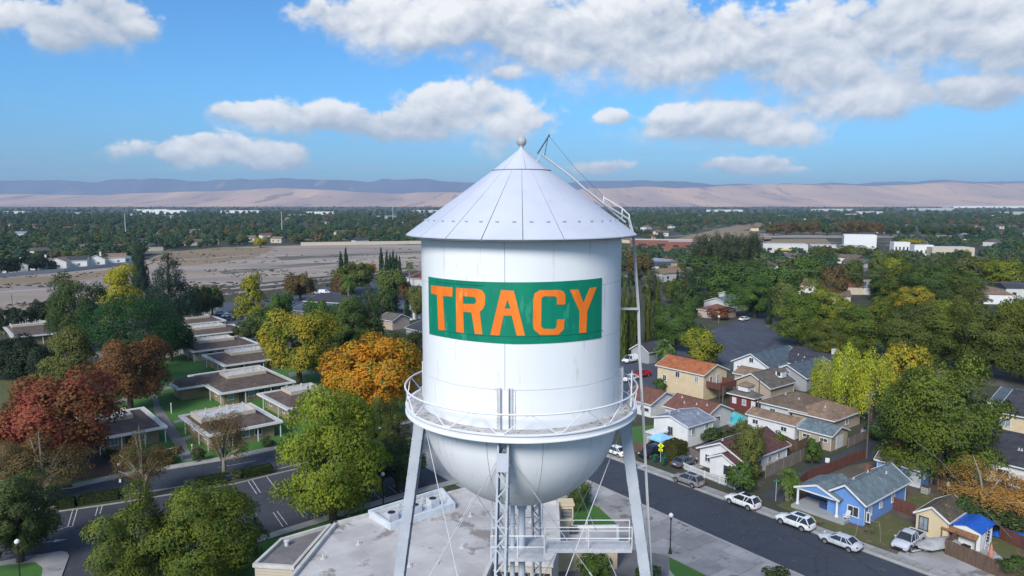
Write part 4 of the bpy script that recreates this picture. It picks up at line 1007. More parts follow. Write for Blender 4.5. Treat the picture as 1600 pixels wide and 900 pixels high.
# --- pavilion style apartments with parapet boxes on hipped roofs
def pavilion(label, rect, box, group='flat topped pavilion apartments', wins=True, wall=OLIVE, wing=None, ze=2.75):
    """rect: eave rectangle; box: (x, y, lx, ly) parapet rectangle in the local frame"""
    cx, cy, ang, L, Wd = rect
    root = thing('pavilion', label, 'apartment building', (cx, cy, 0), math.radians(ang), group)
    def skirt(x0, x1, y0, y1, bx0, bx1, by0, by1, zt, tag_=''):
        ov = 1.15; m = MB(); m.box((x0 + x1) / 2, (y0 + y1) / 2, ze / 2, x1 - x0 - 2 * ov, y1 - y0 - 2 * ov, ze); m.build('wall', wall, root)
        e = .85
        o = [(x0, y0), (x1, y0), (x1, y1), (x0, y1)]; i = [(x0 + e, y0 + e), (x1 - e, y0 + e), (x1 - e, y1 - e), (x0 + e, y1 - e)]; t = [(bx0, by0), (bx1, by0), (bx1, by1), (bx0, by1)]
        m = MB(); m.add([(*p, ze - .26) for p in o] + [(*p, ze) for p in o] + [(*p, ze) for p in i] + [(*p, ze - .05) for p in i],
                        [(k, (k + 1) % 4, 4 + (k + 1) % 4, 4 + k) for k in range(4)] + [(4 + k, 4 + (k + 1) % 4, 8 + (k + 1) % 4, 8 + k) for k in range(4)] + [(8 + k, 8 + (k + 1) % 4, 12 + (k + 1) % 4, 12 + k) for k in range(4)] + [(3, 2, 1, 0)])
        m.build('eave_border', GRAVEL, root)
        m = MB(); fb = .06
        for (p, q) in zip(o, o[1:] + o[:1]): m.beam((*p, ze - .10), (*q, ze - .10), .05, .34)
        m.build('fascia', TRIM, root)
        m = MB(); m.add([(*p, ze - .04) for p in i] + [(*p, zt) for p in t], [(k, (k + 1) % 4, 4 + (k + 1) % 4, 4 + k) for k in range(4)] + [(4, 5, 6, 7)])
        return m.build('roof', R_PAV, root)
    bx, by, bl, bw = box; zt = ze + .85
    rf = skirt(-L / 2, L / 2, -Wd / 2, Wd / 2, bx - bl / 2, bx + bl / 2, by - bw / 2, by + bw / 2, zt)
    o = [(bx - bl / 2, by - bw / 2), (bx + bl / 2, by - bw / 2), (bx + bl / 2, by + bw / 2), (bx - bl / 2, by + bw / 2)]
    parapet(o, zt - .25, .16, .88, BEIGE, root, name='parapet')
    m = MB(); m.box(bx, by, zt + .28, bl - .16, bw - .16, .10); fl = m.build('deck', GRAVEL, root)
    r = random.Random(int(cx * 7)); n = int(bl * 1.6)
    for k in range(n):
        m = MB(); x, y, h = bx + r.uniform(-.45, .45) * bl, by + r.uniform(-.42, .42) * bw, r.uniform(.35, .9)
        m.lathe([(.07, 0), (.07, h), (.13, h), (.11, h + .12), (0, h + .14)], 8, (x, y, zt + .3)); m.build('vent_pipe', GALV, fl)
    m = MB()
    for k in range(int(bl / 1.6)):
        for s in (-1, 1): m.box(bx - bl / 2 + .8 + k * 1.6, by + s * bw / 2, zt + .70, .12, .22, .16)
    c = m.build('parapet_post', BEIGE, root); c['kind'] = 'stuff'
    if wing:
        x0, x1, y0, y1 = wing; skirt(x0, x1, y0, y1, x0 + 1.8, x1 - 1.5, y0 + 1.8, y1 - 1.0, ze + .7)
    lx, ly = L - 2.3, Wd - 2.3
    if wins:
        k = -lx / 2 + 1.4; j = 0
        while k < lx / 2 - .8:
            if j % 3 == 1: door(root, lx, ly, 'f', k, .95, 2.05, mat=DARKTRIM)
            else: window(root, lx, ly, 'f', k, 1.5, 1.3, 1.25, pane=GLASS if j % 2 else LIGHTGLASS)
            k += 2.1; j += 1
        for t in (-ly / 4, ly / 4): window(root, lx, ly, 'l', t, 1.5, 1.2, 1.2); window(root, lx, ly, 'r', t, 1.5, 1.2, 1.2)
    m = MB()
    for x in (-L / 2 + .35, -L / 6, L / 6, L / 2 - .35): m.box(x, -Wd / 2 + .35, (ze - .2) / 2, .14, .14, ze - .2)
    for y in (-Wd / 6, Wd / 3): m.box(-L / 2 + .35, y, (ze - .2) / 2, .14, .14, ze - .2)
    c = m.build('porch_post', TRIM, root); c['kind'] = 'stuff'
    return root


pavilion('middle pavilion apartment with L-shaped brown roof and a row of doors facing the lawn', (-57.92, 152.83, 40.0, 15.75, 20.36), (.6, .3, 8.0, 5.2), wing=(-13.2, -5.2, -1.0, 6.5))
f2 = pavilion('front pavilion apartment with ochre panel under its eave, beside the small autumn tree', (-49.06, 123.67, 40.0, 12.78, 15.10), (-.9, .6, 9.0, 5.6))
m = MB(); m.box(0, -.05, 1.35, 4.6, .08, 2.0); m.build('ochre_panel', GOLDW, f2, loc=(3.2, -4.45, 0)); m = MB(); m.box(0, -.13, 1.7, .7, .06, .9); m.build('notice_board', DOORW, f2, loc=(3.2, -4.45, 0))
pavilion('pavilion apartment half hidden by the big green elm, right of the front pavilion', (-41.36, 138.26, 40.0, 10.92, 14.57), (1.0, 1.0, 6.0, 4.6))
pavilion('pavilion apartment behind the middle one with a long narrow white edged roof', (-66.04, 175.55, 40.0, 14.10, 16.24), (1.2, .8, 8.2, 5.2))
pavilion('pavilion apartment with white porch wall, under the dark round pine', (-78.68, 192.13, 40.0, 17.18, 15.41), (-.6, .9, 8.8, 5.4), wall=TANW)
pavilion('fifth pavilion apartment back in the row, its parapet box catching light', (-88.76, 212.43, 40.0, 17.72, 13.65), (-.8, .8, 9.0, 5.6))
pavilion('farthest pavilion apartment of the row, beside the parked white cars', (-100.40, 231.37, 40.0, 13.02, 13.15), (-.6, .6, 7.0, 5.0), wins=False)
pavilion('pavilion apartment between the red autumn tree and the footpath', (-66.69, 121.59, 40.0, 10.44, 15.50), (-2.4, 1.0, 7.4, 5.4))
pavilion('long pavilion roof at the far left among dark oaks', (-144.88, 215.85, 40.0, 10.86, 31.01), (.5, 1.2, 9.0, 5.0), wins=False)
pavilion('far left pavilion roof cut by the picture edge', (-164.10, 228.99, 40.0, 17.69, 21.16), (1.0, 1.2, 10.0, 6.0), wins=False)

# --- cottages right of the tower, from the street backwards
D1, D2 = -51, 39
bh = house('house', 'bright blue bungalow with grey-blue roof and white columned porch', 'house', (46.79, 92.39, -51.0, 5.58, 12.79), 2.9, 1.9, BLUEW, R_BLUEG, 'y', over=.5,
      wins=[('f', 1.0, 1.55, 1.5, 1.4), ('r', -4.2, 1.5, .9, 1.2), ('r', -1.3, 1.6, .75, .9), ('r', 2.2, 1.6, .9, 1.2), ('f', 2.9, 1.4, .5, 1.3, dict(bars=0))], vents=[(.25, .3), (-.4, .25), (.5, -.3)], chim=(-1.2, 2.4, .5, 3.1, M('brick_chimney', (.22, .09, .06), None, .9, 5, 4)))
# porch: slab, columns, its own gable roof
pr = (41.40, 91.78, -51.0, 5.44, 4.49); pl = bh.matrix_basis
hx, hy, ha = bh.location.x, bh.location.y, bh.rotation_euler.z
def loc_in(p):
    dx, dy = p[0] - hx, p[1] - hy; return rot2(dx, dy, -ha)
pc = loc_in((pr[0], pr[1])); PL, PW = max(pr[3], 6.5), 4.2
m = MB(); m.box(pc[0], pc[1] - .8, .22, PL + .6, PW, .44); m.build('porch_floor', GREYW, bh)
m = MB(); z = 2.75; x0, x1, y0, y1 = pc[0] - PL / 2, pc[0] + PL / 2 - .9, pc[1] - PW / 2 - .3, pc[1] + PW / 2; xm = (x0 + x1) / 2
m.add([(x0 - .3, y0, z), (xm, y0, z + 1.15), (x1 + .3, y0, z), (x1 + .3, y1 + 2, z), (xm, y1 + 2, z + 1.15), (x0 - .3, y1 + 2, z)] + [(x0 - .3, y0, z - .14), (xm, y0, z + 1.01), (x1 + .3, y0, z - .14), (x1 + .3, y1 + 2, z - .14), (xm, y1 + 2, z + 1.01), (x0 - .3, y1 + 2, z - .14)],
      [(0, 1, 4, 5), (1, 2, 3, 4), (11, 10, 7, 6), (10, 9, 8, 7), (0, 6, 7, 1), (1, 7, 8, 2), (0, 5, 11, 6), (2, 8, 9, 3)]); m.build('porch_roof', R_BLUEG, bh)
m = MB(); m.beam((x0 - .3, y0 - .03, z - .08), (xm, y0 - .03, z + 1.08), .06, .26); m.beam((xm, y0 - .03, z + 1.08), (x1 + .3, y0 - .03, z - .08), .06, .26); m.box(xm, y0 + .25, z - .12, x1 - x0 + .2, .16, .26); m.build('porch_trim', TRIM, bh)
m = MB(); m.add([(x0 + .1, y0 + .12, z), (x1 - .1, y0 + .12, z), (xm, y0 + .12, z + .95)], [(0, 1, 2)]); m.build('porch_gable', BLUEW, bh)
for x in (x0 + .15, x1 - .15): m = MB(); m.lathe([(.24, .44), (.24, .6), (.17, .65), (.14, 2.45), (.2, 2.5), (.2, 2.62)], 12, (x, y0 + .3, 0)); m.build('column', TRIM, bh)
door(bh, 0, -2 * (y1 - .6), 'f', xm + .8, .95, 2.1, mat=DOORW).location.z = .45
window(bh, 0, -2 * (y1 - .6), 'f', xm - 1.2, 1.75, 1.7, 1.2)
m = MB(); m.box(xm, y1 - .4, 1.6, x1 - x0, .25, 2.3); m.build('porch_wall', BLUEW, bh)
house('garage', 'small blue garage with mossy grey roof and pale new patches behind the blue bungalow', 'garage', (56.62, 102.21, -51.0, 6.80, 3.27), 2.6, 1.0, BLUEW, R_GB, 'x', over=.3, wins=[('r', -.2, 1.6, .7, .9)], doors=[('f', 2.3, 1.5, 2.1)])
sh_ = house('outbuilding', 'cream garage with mossy brown roof next to the tarp covered shed', 'garage', (52.61, 85.66, -51.0, 4.04, 6.36), 2.6, 1.35, CREAM, R_MOSS, 'y', over=.3, wins=[('f', -.9, 1.5, 1.1, 1.7, dict(frame=DARKTRIM, pane=LIGHTGLASS))])
bt = (54.54, 82.63, -51.0, 3.40, 4.27)
TARP = M('blue_tarp', (.015, .115, .50), (.012, .085, .40), .4, 1.2, 5, bump=.6, c3=(.03, .17, .62), s3=2.5, t3=.6)
house('shed', 'white shed under a bright blue tarpaulin roof', 'shed', bt, 2.35, .5, WHITEW, TARP, 'y', over=.25, trim=None, wins=[('r', .3, 1.2, 1.0, 1.2, dict(frame=DARKTRIM))])
lt = thing('lean_to', 'rusty board lean-to roof in front of the blue tarp shed', 'lean-to', (*(52.84, 82.01), 0), math.radians(-51))
m = MB(); m.add([(-1.9, -1.0, 1.7), (1.9, -1.0, 1.5), (1.9, 1.0, 2.35), (-1.9, 1.0, 2.5), (-1.9, -1.0, 1.62), (1.9, -1.0, 1.42), (1.9, 1.0, 2.27), (-1.9, 1.0, 2.42)], [(0, 1, 2, 3), (7, 6, 5, 4), (0, 4, 5, 1), (1, 5, 6, 2), (2, 6, 7, 3), (3, 7, 4, 0)]); lr = m.build('roof', M('rusty_boards', (.27, .13, .06), (.17, .085, .045), .9, 2.5, 5), lt)
for x in (-1.8, 1.8): m = MB(); m.box(x, -.9, .78, .1, .1, 1.55); m.build('post', WOOD, lt)
for k in range(12):
    m = MB(); x = -1.75 + k * .318; z = 1.7 - .2 * (x + 1.9) / 3.8; m.beam((x, -1.02, z + .02), (x, 1.0, z + .82), .26, .03); m.build('board', M('rusty_boards', (0, 0, 0)), lr)

house('house', 'white cottage with maroon roof and pumpkins by its picket fenced front', 'house', (35.79, 109.17, -51.0, 8.51, 12.55), 2.7, 1.9, WHITEW, R_MAROON, 'y', over=.45,
      wins=[('f', -2.4, 1.5, 1.0, 1.2), ('r', -2, 1.5, 1.5, 1.0), ('r', 1, 1.5, .9, 1.0), ('r', 3.5, 1.5, .9, 1.0)], doors=[('f', -1.2, .9, 2.05)], vents=[(-.5, .4), (.2, -.3)])
house('porch', 'low gabled porch with dark doorway on the maroon roofed cottage', 'porch', (32.41, 104.56, -51.0, 5.13, 4.60), 2.45, 1.2, WHITEW, R_MAROON, 'y', over=.35, wins=[('f', .8, 1.25, 1.5, 1.6, dict(bars=0))])
house('house', 'white two storey cottage with light grey roof beside the clipped hedge', 'house', (29.25, 121.24, -51.0, 7.82, 7.54), 3.6, 1.1, WHITEW, R_GREY, 'y', over=.35,
      wins=[('f', 0, 2.0, 1.1, 1.5, dict(frame=GREYW)), ('r', -2.0, 2.5, .9, 1.2), ('r', 1.6, 2.7, .9, 1.0)], vents=[(.1, .35), (-.4, .45), (.5, -.4)])
house('house', 'long low house with red-brown roof in front of the orange roofed house', 'house', (34.11, 130.74, -51.0, 9.74, 8.27), 2.7, 1.7, LIGHTB, R_RED, 'x', over=.4, wins=[('f', -3, 1.5, 1.2, 1.1), ('f', 3, 1.5, 1.2, 1.1), ('r', 0, 1.6, 1.2, 1.0)], vents=[(.2, -.4), (-.3, -.5), (.6, -.3), (-.6, -.2)])
house('house', 'red-brown roofed wing with white wall, partly behind the tower ladder', 'house', (27.04, 138.32, -51.0, 7.25, 8.82), 2.6, 1.8, WHITEW, R_RED, 'x', over=.4, wins=[('f', 1.8, 1.3, 2.2, .8)])
oh = house('house', 'cream two storey house with bright orange roof and garage doors', 'house', (38.12, 152.00, -51.0, 12.69, 8.62), 5.4, 1.7, CREAM, R_ORANGE, 'x', over=.4,
      wins=[('f', -4.0, 3.0, 1.0, 1.3), ('f', -.6, 4.3, 1.2, 1.3), ('f', 4.2, 4.2, 1.0, 1.3, dict(pane=LIGHTGLASS)), ('r', -1.5, 4.1, 1.0, 1.4), ('r', 1.0, 3.8, 1.2, 2.2, dict(pane=LIGHTGLASS))],
      doors=[('f', .6, 4.6, 2.2, dict(panels=4, name='garage_door', mat=CREAM)), ('f', 4.4, 2.4, 2.2, dict(panels=4, name='garage_door', mat=CREAM))])
m = MB(); m.box(7.6, -.3, 2.85, 3.6, 5.5, .18); dk = m.build('balcony', REDWOOD, oh); m = MB()
for (x, y, sx, sy) in ((7.6, -3.0, 3.6, .08), (7.6, 2.4, 3.6, .08), (9.36, -.3, .08, 5.4)): m.box(x, y, 3.5, sx, sy, 1.1)
m.build('balcony_wall', REDWOOD, dk)
for y in (-2.9, 2.3): m = MB(); m.box(9.2, y, 1.38, .16, .16, 2.76); m.build('post', REDWOOD, dk)
ph = house('outbuilding', 'dark red pavilion with hipped roof and small roof lantern by the pool', 'pavilion', (45.68, 139.36, -51.0, 6.14, 3.81), 2.9, 1.0, DARKRED, R_GB, 'x', over=.5, hip=True, wins=[('f', -1.6, 1.6, .9, 1.2, dict(pane=DOORW, bars=0)), ('f', .6, 1.6, .9, 1.2, dict(pane=LIGHTGLASS)), ('f', 2.6, 1.5, .9, 1.5, dict(pane=DOORW))])
m = MB(); m.box(0, 0, 4.2, 2.2, 2.2, 1.0); m.build('lantern', TRIM, ph); m = MB(); m.lathe([(1.9, 4.65), (1.9, 4.72), (0, 5.6)], 4, (0, 0, 0), math.pi / 4, math.pi / 4 + 2 * math.pi); m.build('lantern_roof', R_TAN, ph)
house('house', 'house with white gable and four pane attic window, slate roof behind', 'house', (61.04, 170.11, -51.0, 10.23, 16.14), 3.0, 2.6, WHITEW, R_SLATE, 'y', over=.5, wins=[('f', 0, 4.0, 1.2, 1.2), ('f', -3, 1.6, 1.4, 1.2), ('f', 3, 1.6, 1.4, 1.2)], vents=[(.1, .3), (.4, .4), (-.2, .5)])
house('house', 'slate blue roofed house joining the white gabled one', 'house', (65.20, 159.66, -51.0, 9.32, 14.67), 3.0, 2.2, GREYW, R_SLATE, 'y', over=.5, wins=[('f', 0, 3.5, .8, .8)], vents=[(.2, .3), (-.3, .2), (.6, -.3)])
house('house', 'dark roofed house with pale chimney behind the slate roof', 'house', (71.88, 168.47, -51.0, 13.19, 15.41), 3.2, 2.0, GREYW, R_DARK, 'x', over=.4, chim=(3.0, 1.5, .9, 4.2, LIGHTB), vents=[(-.5, -.4), (-.2, -.5), (.3, -.4), (.6, -.6)])
gh = house('house', 'house with grey-brown roof and a white attic dormer', 'house', (52.98, 150.35, -51.0, 9.28, 10.07), 2.8, 2.4, TANW, R_GB, 'y', over=.45, wins=[('f', 0, 1.5, 1.6, 1.2)], vents=[(.3, .4)])
m = MB(); m.box(2.5, 2.2, 4.55, 1.5, 1.7, 1.4); m.build('dormer', TRIM, gh); m = MB(); m.box(2.5, 1.33, 4.6, .8, .05, .8); m.build('dormer_window', GLASS, gh); m = MB(); m.add([(1.6, 1.1, 5.2), (3.4, 1.1, 5.2), (3.4, 3.2, 5.2), (1.6, 3.2, 5.2), (2.5, 1.1, 5.75), (2.5, 3.2, 5.75)], [(0, 4, 5, 3), (4, 1, 2, 5), (0, 1, 4)]); m.build('dormer_roof', R_GB, gh)
house('house', 'tan cottage roof in the row below the willow', 'house', (53.97, 157.47, -51.0, 8.44, 6.37), 2.6, 1.2, TANW, R_TAN, 'x', over=.4)
house('house', 'brown hipped roof house between the dormer house and the willow', 'house', (53.69, 134.09, -51.0, 10.03, 11.05), 2.8, 2.0, LIGHTB, R_BROWN, 'x', over=.5, hip=True, vents=[(.3, -.4), (-.3, -.3)], wins=[('f', -2, 1.5, 1.2, 1.1), ('f', 2, 1.5, 1.2, 1.1)])
house('house', 'tan brown hipped roof house touching the willow branches', 'house', (57.04, 129.15, -51.0, 8.63, 10.76), 2.6, 1.9, TANW, R_TAN, 'x', over=.5, hip=True, vents=[(.2, -.4)], wins=[('f', 1, 1.4, 1.2, 1.1), ('r', 0, 1.4, 1.1, 1.1)])
house('house', 'long low white house with flat tan roof behind the maroon roof', 'house', (46.58, 125.06, -51.0, 9.73, 4.44), 2.5, .9, WHITEW, R_TAN, 'x', over=.35, wins=[('f', -3, 1.4, 1.2, .9), ('f', 2.5, 1.4, 1.2, .9)])
house('garage', 'blue-green roofed garage with white door facing the alley', 'garage', (51.94, 118.31, -51.0, 6.19, 5.92), 2.6, 1.1, TANW, R_BLUEG, 'x', over=.3, wins=[('f', -1.5, 1.6, 1.4, .7), ('f', 1.5, 1.6, 1.4, .7)], doors=[('r', 0, 2.4, 2.1, dict(panels=4, name='garage_door'))])
house('carport', 'small white topped carport beside the blue canopy', 'carport', (23.88, 117.60, -51.0, 2.32, 3.43), 2.4, .15, TANW, WHITEW, 'y', over=.2)
# far right two storey block with dark roofs
house('house', 'white building with long dark roof behind the golden tree', 'apartment building', (76.83, 106.08, -51.0, 11.67, 18.16), 3.2, 2.2, WHITEW, R_DARK, 'x', over=.5, wins=[('f', -6, 1.7, 1.6, 1.1), ('f', 0, 1.7, 1.6, 1.1), ('f', 6, 1.7, 1.6, 1.1)], vents=[(.1, -.5), (.16, -.5)])
house('house', 'cream two storey house with dark roof at the far right edge', 'house', (89.11, 120.23, -51.0, 8.10, 16.59), 5.6, 2.4, CREAM, R_DARK, 'x', over=.45, wins=[('f', -2.5, 4.0, 1.6, 1.3, dict(pane=LIGHTGLASS)), ('f', 2.5, 4.0, 1.6, 1.3)])
house('house', 'slate roofed house behind the cream one at the right edge', 'house', (96.04, 135.13, -51.0, 5.88, 13.63), 3.0, 2.0, GREYW, R_SLATE, 'x')
house('house', 'grey cottage half hidden under the dark trees on the right', 'house', (110.88, 186.84, -51.0, 5.36, 10.43), 3.0, 1.6, LIGHTB, R_DARK, 'x', wins=[('f', 0, 1.5, 1.2, 1.2)])
# houses along the wide cross street and farther back
house('house', 'house with tan roof at the head of the wide asphalt street', 'house', (86.07, 288.07, -51.0, 17.67, 5.14), 3.0, 2.2, LIGHTB, R_TAN, 'y', over=.4, wins=[('f', 0, 1.5, 1.6, 1.3)])
house('house', 'house with blue-grey roof next to the tan roofed one on the wide street', 'house', (81.96, 274.59, -51.0, 11.58, 16.23), 3.0, 2.0, LIGHTB, R_BLUEG, 'y', over=.4)
house('house', 'low pink house with brown roof on the corner of the wide street', 'house', (72.39, 255.46, -51.0, 9.51, 10.83), 2.8, 1.8, PINKW, R_RED, 'x', over=.4, hip=True, wins=[('f', 0, 1.5, 1.4, 1.2)])
house('house', 'house with pink-tan roof beyond the cypress row', 'house', (91.59, 405.83, -51.0, 13.52, 25.21), 3.0, 2.0, CREAM, R_TAN, 'x', over=.4)
house('house', 'dark gabled house in the shade behind the tall cypresses', 'house', (35.69, 184.21, -51.0, 6.49, 9.49), 2.9, 2.0, GREYW, R_DARK, 'y', over=.4)
house('house', 'white walled cottage peeping through trees above the dark oak on the right', 'house', (208.22, 390.92, -51.0, 13.07, 36.02), 3.2, 2.0, WHITEW, R_DARK, 'x', over=.4, wins=[('f', -2, 1.8, 1.6, 1.4), ('f', 2, 1.8, 1.6, 1.4)])
house('house', 'light blue house with tan roof left of the tank', 'house', (-25.32, 189.10, -51.0, 10.75, 9.95), 3.2, 2.2, SKYB, R_TAN, 'y', over=.4, wins=[('f', 0, 2.0, .9, .9)])
house('house', 'dark roofed house close behind the left side of the tank', 'house', (-21.97, 216.16, -51.0, 11.92, 16.42), 3.0, 2.4, GREYW, R_DARK, 'x', over=.4)
house('house', 'red roofed hall behind the cypress row, left of the tank', 'hall', (-39.46, 360.11, -40.0, 16.20, 20.30), 3.5, 2.4, LIGHTB, R_RED, 'x', over=.4)
house('house', 'dark blue-grey low roof among trees left of the palm', 'house', (-65.02, 257.35, -20.0, 19.77, 20.26), 3.0, 1.6, GREYW, R_SLATE, 'x', over=.4)
house('house', 'second dark low roof beside the far parking area', 'house', (-68.26, 281.21, -20.0, 16.60, 19.50), 3.0, 1.6, GREYW, R_DARK, 'x', over=.4)
house('house', 'pale cottage among trees near the palm', 'house', (-37.95, 232.82, -40.0, 7.40, 8.03), 3.0, 1.8, PINKW, R_GB, 'x', over=.4)
house('house', 'white flat roofed cottage by the slim cypress left of the tank', 'house', (-34.54, 256.01, -40.0, 11.13, 10.00), 3.0, .6, WHITEW, GRAVEL, 'x', over=.4)
# swimming pool
PQ = [(38.82, 133.96), (42.79, 136.71), (44.2, 132.32), (39.46, 128.01)]
pool = thing('swimming_pool', 'turquoise swimming pool with a pale rim behind the white cottage', 'pool', (*PQ[0], 0)); lp = [(p[0] - PQ[0][0], p[1] - PQ[0][1]) for p in PQ]
b = MB(); b.poly(lp, .10); pm = b.mesh('pool_water')
for p in pm.polygons:
    if p.normal.z < 0: p.flip()
ob('pool_water', pm, M('pool_water', (.03, .62, .66), (.06, .70, .72), .25, 1.2, 4, bump=.3, spec=.6), pool)
parapet(lp, .0, .5, .14, CONC, pool, name='pool_rim')

# white big-box buildings beyond
def block(name, label, px, h, mat, roofmat, extra=None, group=None):
    a = px; c = (sum(p[0] for p in a) / 4, sum(p[1] for p in a) / 4); l = [(p[0] - c[0], p[1] - c[1]) for p in a]
    r = thing(name, label, 'building', (*c, 0), 0, group); b = MB(); b.prism(l, 0, h); b.build('wall', mat, r)
    b = MB(); b.prism([(x * .985, y * .985) for x, y in l], h, h + .12); b.build('roof', roofmat, r)
    for (p, q) in zip(l[:2], l[1:3]) if 'hall' not in label.split()[:4] and 'far' not in label and 'shed' not in label else ():
        for t in (.15, .38, .62, .85):
            k = lerp2(p, q, t); w = MB(); w.box(0, 0, h * .45, math.dist(p, q) * .10, .2, h * .28); w.build('window', GLASS, r, loc=(k[0], k[1], 0), rz=math.atan2(q[1] - p[1], q[0] - p[0]))
    return r
def quad(p, ang, L, Wd):
    a = math.radians(ang); return [(p[0] + rot2(x, y, a)[0], p[1] + rot2(x, y, a)[1]) for x, y in ((0, 0), (L, 0), (L, Wd), (0, Wd))]
block('warehouse', 'tall white windowless hall standing out among the trees on the right', quad((281.89, 621.01), -20, 25, 20), 13, WHITEW, WHITEW)
block('warehouse', 'long low white building stepping down left of the tall white hall', quad((232.67, 566.94), -16, 38, 22), 7.0, LIGHTB, GRAVEL)
aw = block('warehouse', 'pale flat building with yellow awning left of the white halls', quad((202.38, 588.93), -14, 34, 20), 7, LIGHTB, GRAVEL)
m = MB(); m.box(-4, -10.5, 2.8, 14, 2.4, 1.2, math.radians(-14)); m.build('awning', M('yellow_awning', (.55, .42, .10), None, .7, 2, 2), aw)
block('school', 'long red brick school building behind the ladder pole', quad((104.93, 647.45), -14, 70, 22), 7.5, M('red_brick', (.25, .10, .075), (.18, .075, .06), .9, 1.0, 5), GRAVEL)
block('school', 'second brick school wing left of the eucalyptus row', quad((134.05, 629.58), -14, 46, 22), 7, M('red_brick', (.25, .1, .07)), GRAVEL)
block('office', 'cream two storey flat building right of the white gabled chapel', quad((303.65, 527.52), -10, 28, 18), 8, BEIGE, GRAVEL)
block('chapel', 'small white chapel with stepped parapet on the right', quad((297.53, 540.04), -10, 13, 10), 9, WHITEW, GRAVEL)
block('office', 'small white flat roofed block between trees left of the chapel', quad((303.81, 581.41), -10, 12, 10), 9, WHITEW, GRAVEL)
block('warehouse', 'long white warehouse far off on the left near the hills', quad((-1330.07, 2641.03), 0, 160, 60), 14, WHITEW, WHITEW)
block('warehouse', 'very long white warehouse far off on the right below the hills', quad((3473.32, 5782.79), 0, 950, 160), 16, WHITEW, WHITEW)
block('warehouse', 'distant white depot at the far left edge', quad((-1883.23, 2718.85), 0, 80, 40), 9, LIGHTB, GRAVEL)
# row of white houses behind the long grey wall at the left
for k, (u, v, w, lab) in enumerate([(70, 422, 1, 'first small white house behind the grey wall'), (104, 421, 1, 'white house with low lean-to gable behind the grey wall'), (128, 418, 1, 'white gabled house in the middle of the walled row'), (158, 416, 1, 'tall white house with chimney in the walled row'), (186, 413, 1, 'last white house of the walled row, nearest the dark conifers'), (28, 426, 1, 'white chimneyed house at the left end of the grey wall')]):
    p = [(-284.22, 440.53), (-276.81, 444.85), (-273.03, 458.34), (-266.28, 467.79), (-261.97, 482.71), (-285.96, 420.11)][k]
    house('house', lab, 'house', (p[0], p[1], 12 + k * 3, 11 + k % 3, 9 + k % 2), 4.4, 2.6, WHITEW, (R_GB, R_TAN, R_DARK)[k % 3], 'xy'[k % 2], over=.4, wins=[('f', 1.5, 2.0, 1.4, 1.4)], chim=(2, 1, .9, 6.0, WHITEW) if k in (0, 3, 5) else None)
wl = thing('boundary_wall', 'long grey boundary wall between the white houses and the bare field', 'wall', (*(-275.35, 391.06), 0))
wp = [(-288.11, 371.76), (-276.53, 392.76), (-259.81, 422.07), (-247.05, 475.13)]; w0 = (-275.35, 391.06)
for a, c in zip(wp[:-1], wp[1:]):
    L = math.dist(a, c); n = max(int(L / 6), 1)
    for k in range(n):
        p, q = lerp2(a, c, k / n), lerp2(a, c, (k + 1) / n); b = MB(); b.box(0, 0, 1.1, L / n - .05, .2, 2.2); b.build('wall_panel', GREYW, wl, loc=((p[0] + q[0]) / 2 - w0[0], (p[1] + q[1]) / 2 - w0[1], 0), rz=math.atan2(c[1] - a[1], c[0] - a[0]))
wl = thing('boundary_wall', 'pale far boundary wall along the back of the bare field', 'wall', (*(-192.34, 686.38), 0))
wp = [(-198.35, 686.38), (-99.9, 713.16), (-69.21, 718.77)]; w0 = (-192.34, 686.38)
for a, c in zip(wp[:-1], wp[1:]):
    L = math.dist(a, c); n = max(int(L / 9), 1)
    for k in range(n):
        p, q = lerp2(a, c, k / n), lerp2(a, c, (k + 1) / n); b = MB(); b.box(0, 0, 1.6, L / n - .05, .25, 3.2); b.build('wall_panel', BEIGE, wl, loc=((p[0] + q[0]) / 2 - w0[0], (p[1] + q[1]) / 2 - w0[1], 0), rz=math.atan2(c[1] - a[1], c[0] - a[0]))

# yard things between the cottages
def yard_box(name, label, cat, p, dims, mat, top=None, rz=-.9):
    r = thing(name, label, cat, (*p, 0), rz); b = MB(); b.box(0, 0, dims[2] / 2, *dims); b.build('body', mat, r)
    b = MB(); b.box(0, 0, dims[2] + .04, dims[0] + .12, dims[1] + .12, .08); b.build('top', top or mat, r)
    for k in range(3): b = MB(); b.box(0, -dims[1] / 2 - .015, dims[2] * (.25 + .25 * k), dims[0] * .8, .03, .05); b.build('slat', top or mat, r)
yard_box('garden_shed', 'small grey garden shed behind the white cottage near the pool', 'shed', (35.57, 127.25), (2.2, 1.8, 2.0), GREYW, R_DARK)
yard_box('air_conditioner', 'grey air conditioner box beside the maroon roofed cottage wall', 'air conditioner', (40.27, 109.66), (.9, .9, .9), M('ac_case', (.42, .42, .41), None, .5, 2, 2), DARKTRIM)
yard_box('air_conditioner', 'pale air conditioner box behind the blue bungalow', 'air conditioner', (57.43, 97.55), (.9, .9, .9), M('ac_case', (.42, .42, .41)), DARKTRIM)
yard_box('planter', 'red-brown planter box in the yard of the brown roofed houses', 'planter', (45.42, 116.23), (1.8, .8, .6), M('planter_wood', (.22, .09, .05), None, .8, 2, 3))
yard_box('planter', 'grey planter box by the garage with the green roof', 'planter', (51.53, 117.5), (1.6, .7, .6), CONC)
yard_box('crate', 'pale storage crate under the red balcony', 'crate', (46.62, 144.21), (1.4, 1.0, 1.0), TANW)
yard_box('crate', 'weathered crate in the yard behind the blue garage', 'crate', (60.73, 100.81), (1.2, 1.0, .9), GREYWOOD)
yard_box('crate', 'brown crate behind the cream garage', 'crate', (60.62, 94.91), (1.5, 1.0, .8), WOOD)
yard_box('bench', 'grey bench on the blue bungalow porch', 'bench', (40.85, 91.2), (1.5, .5, .9), M('dark_blue_cushion', (.03, .06, .20), None, .8, 2, 3))

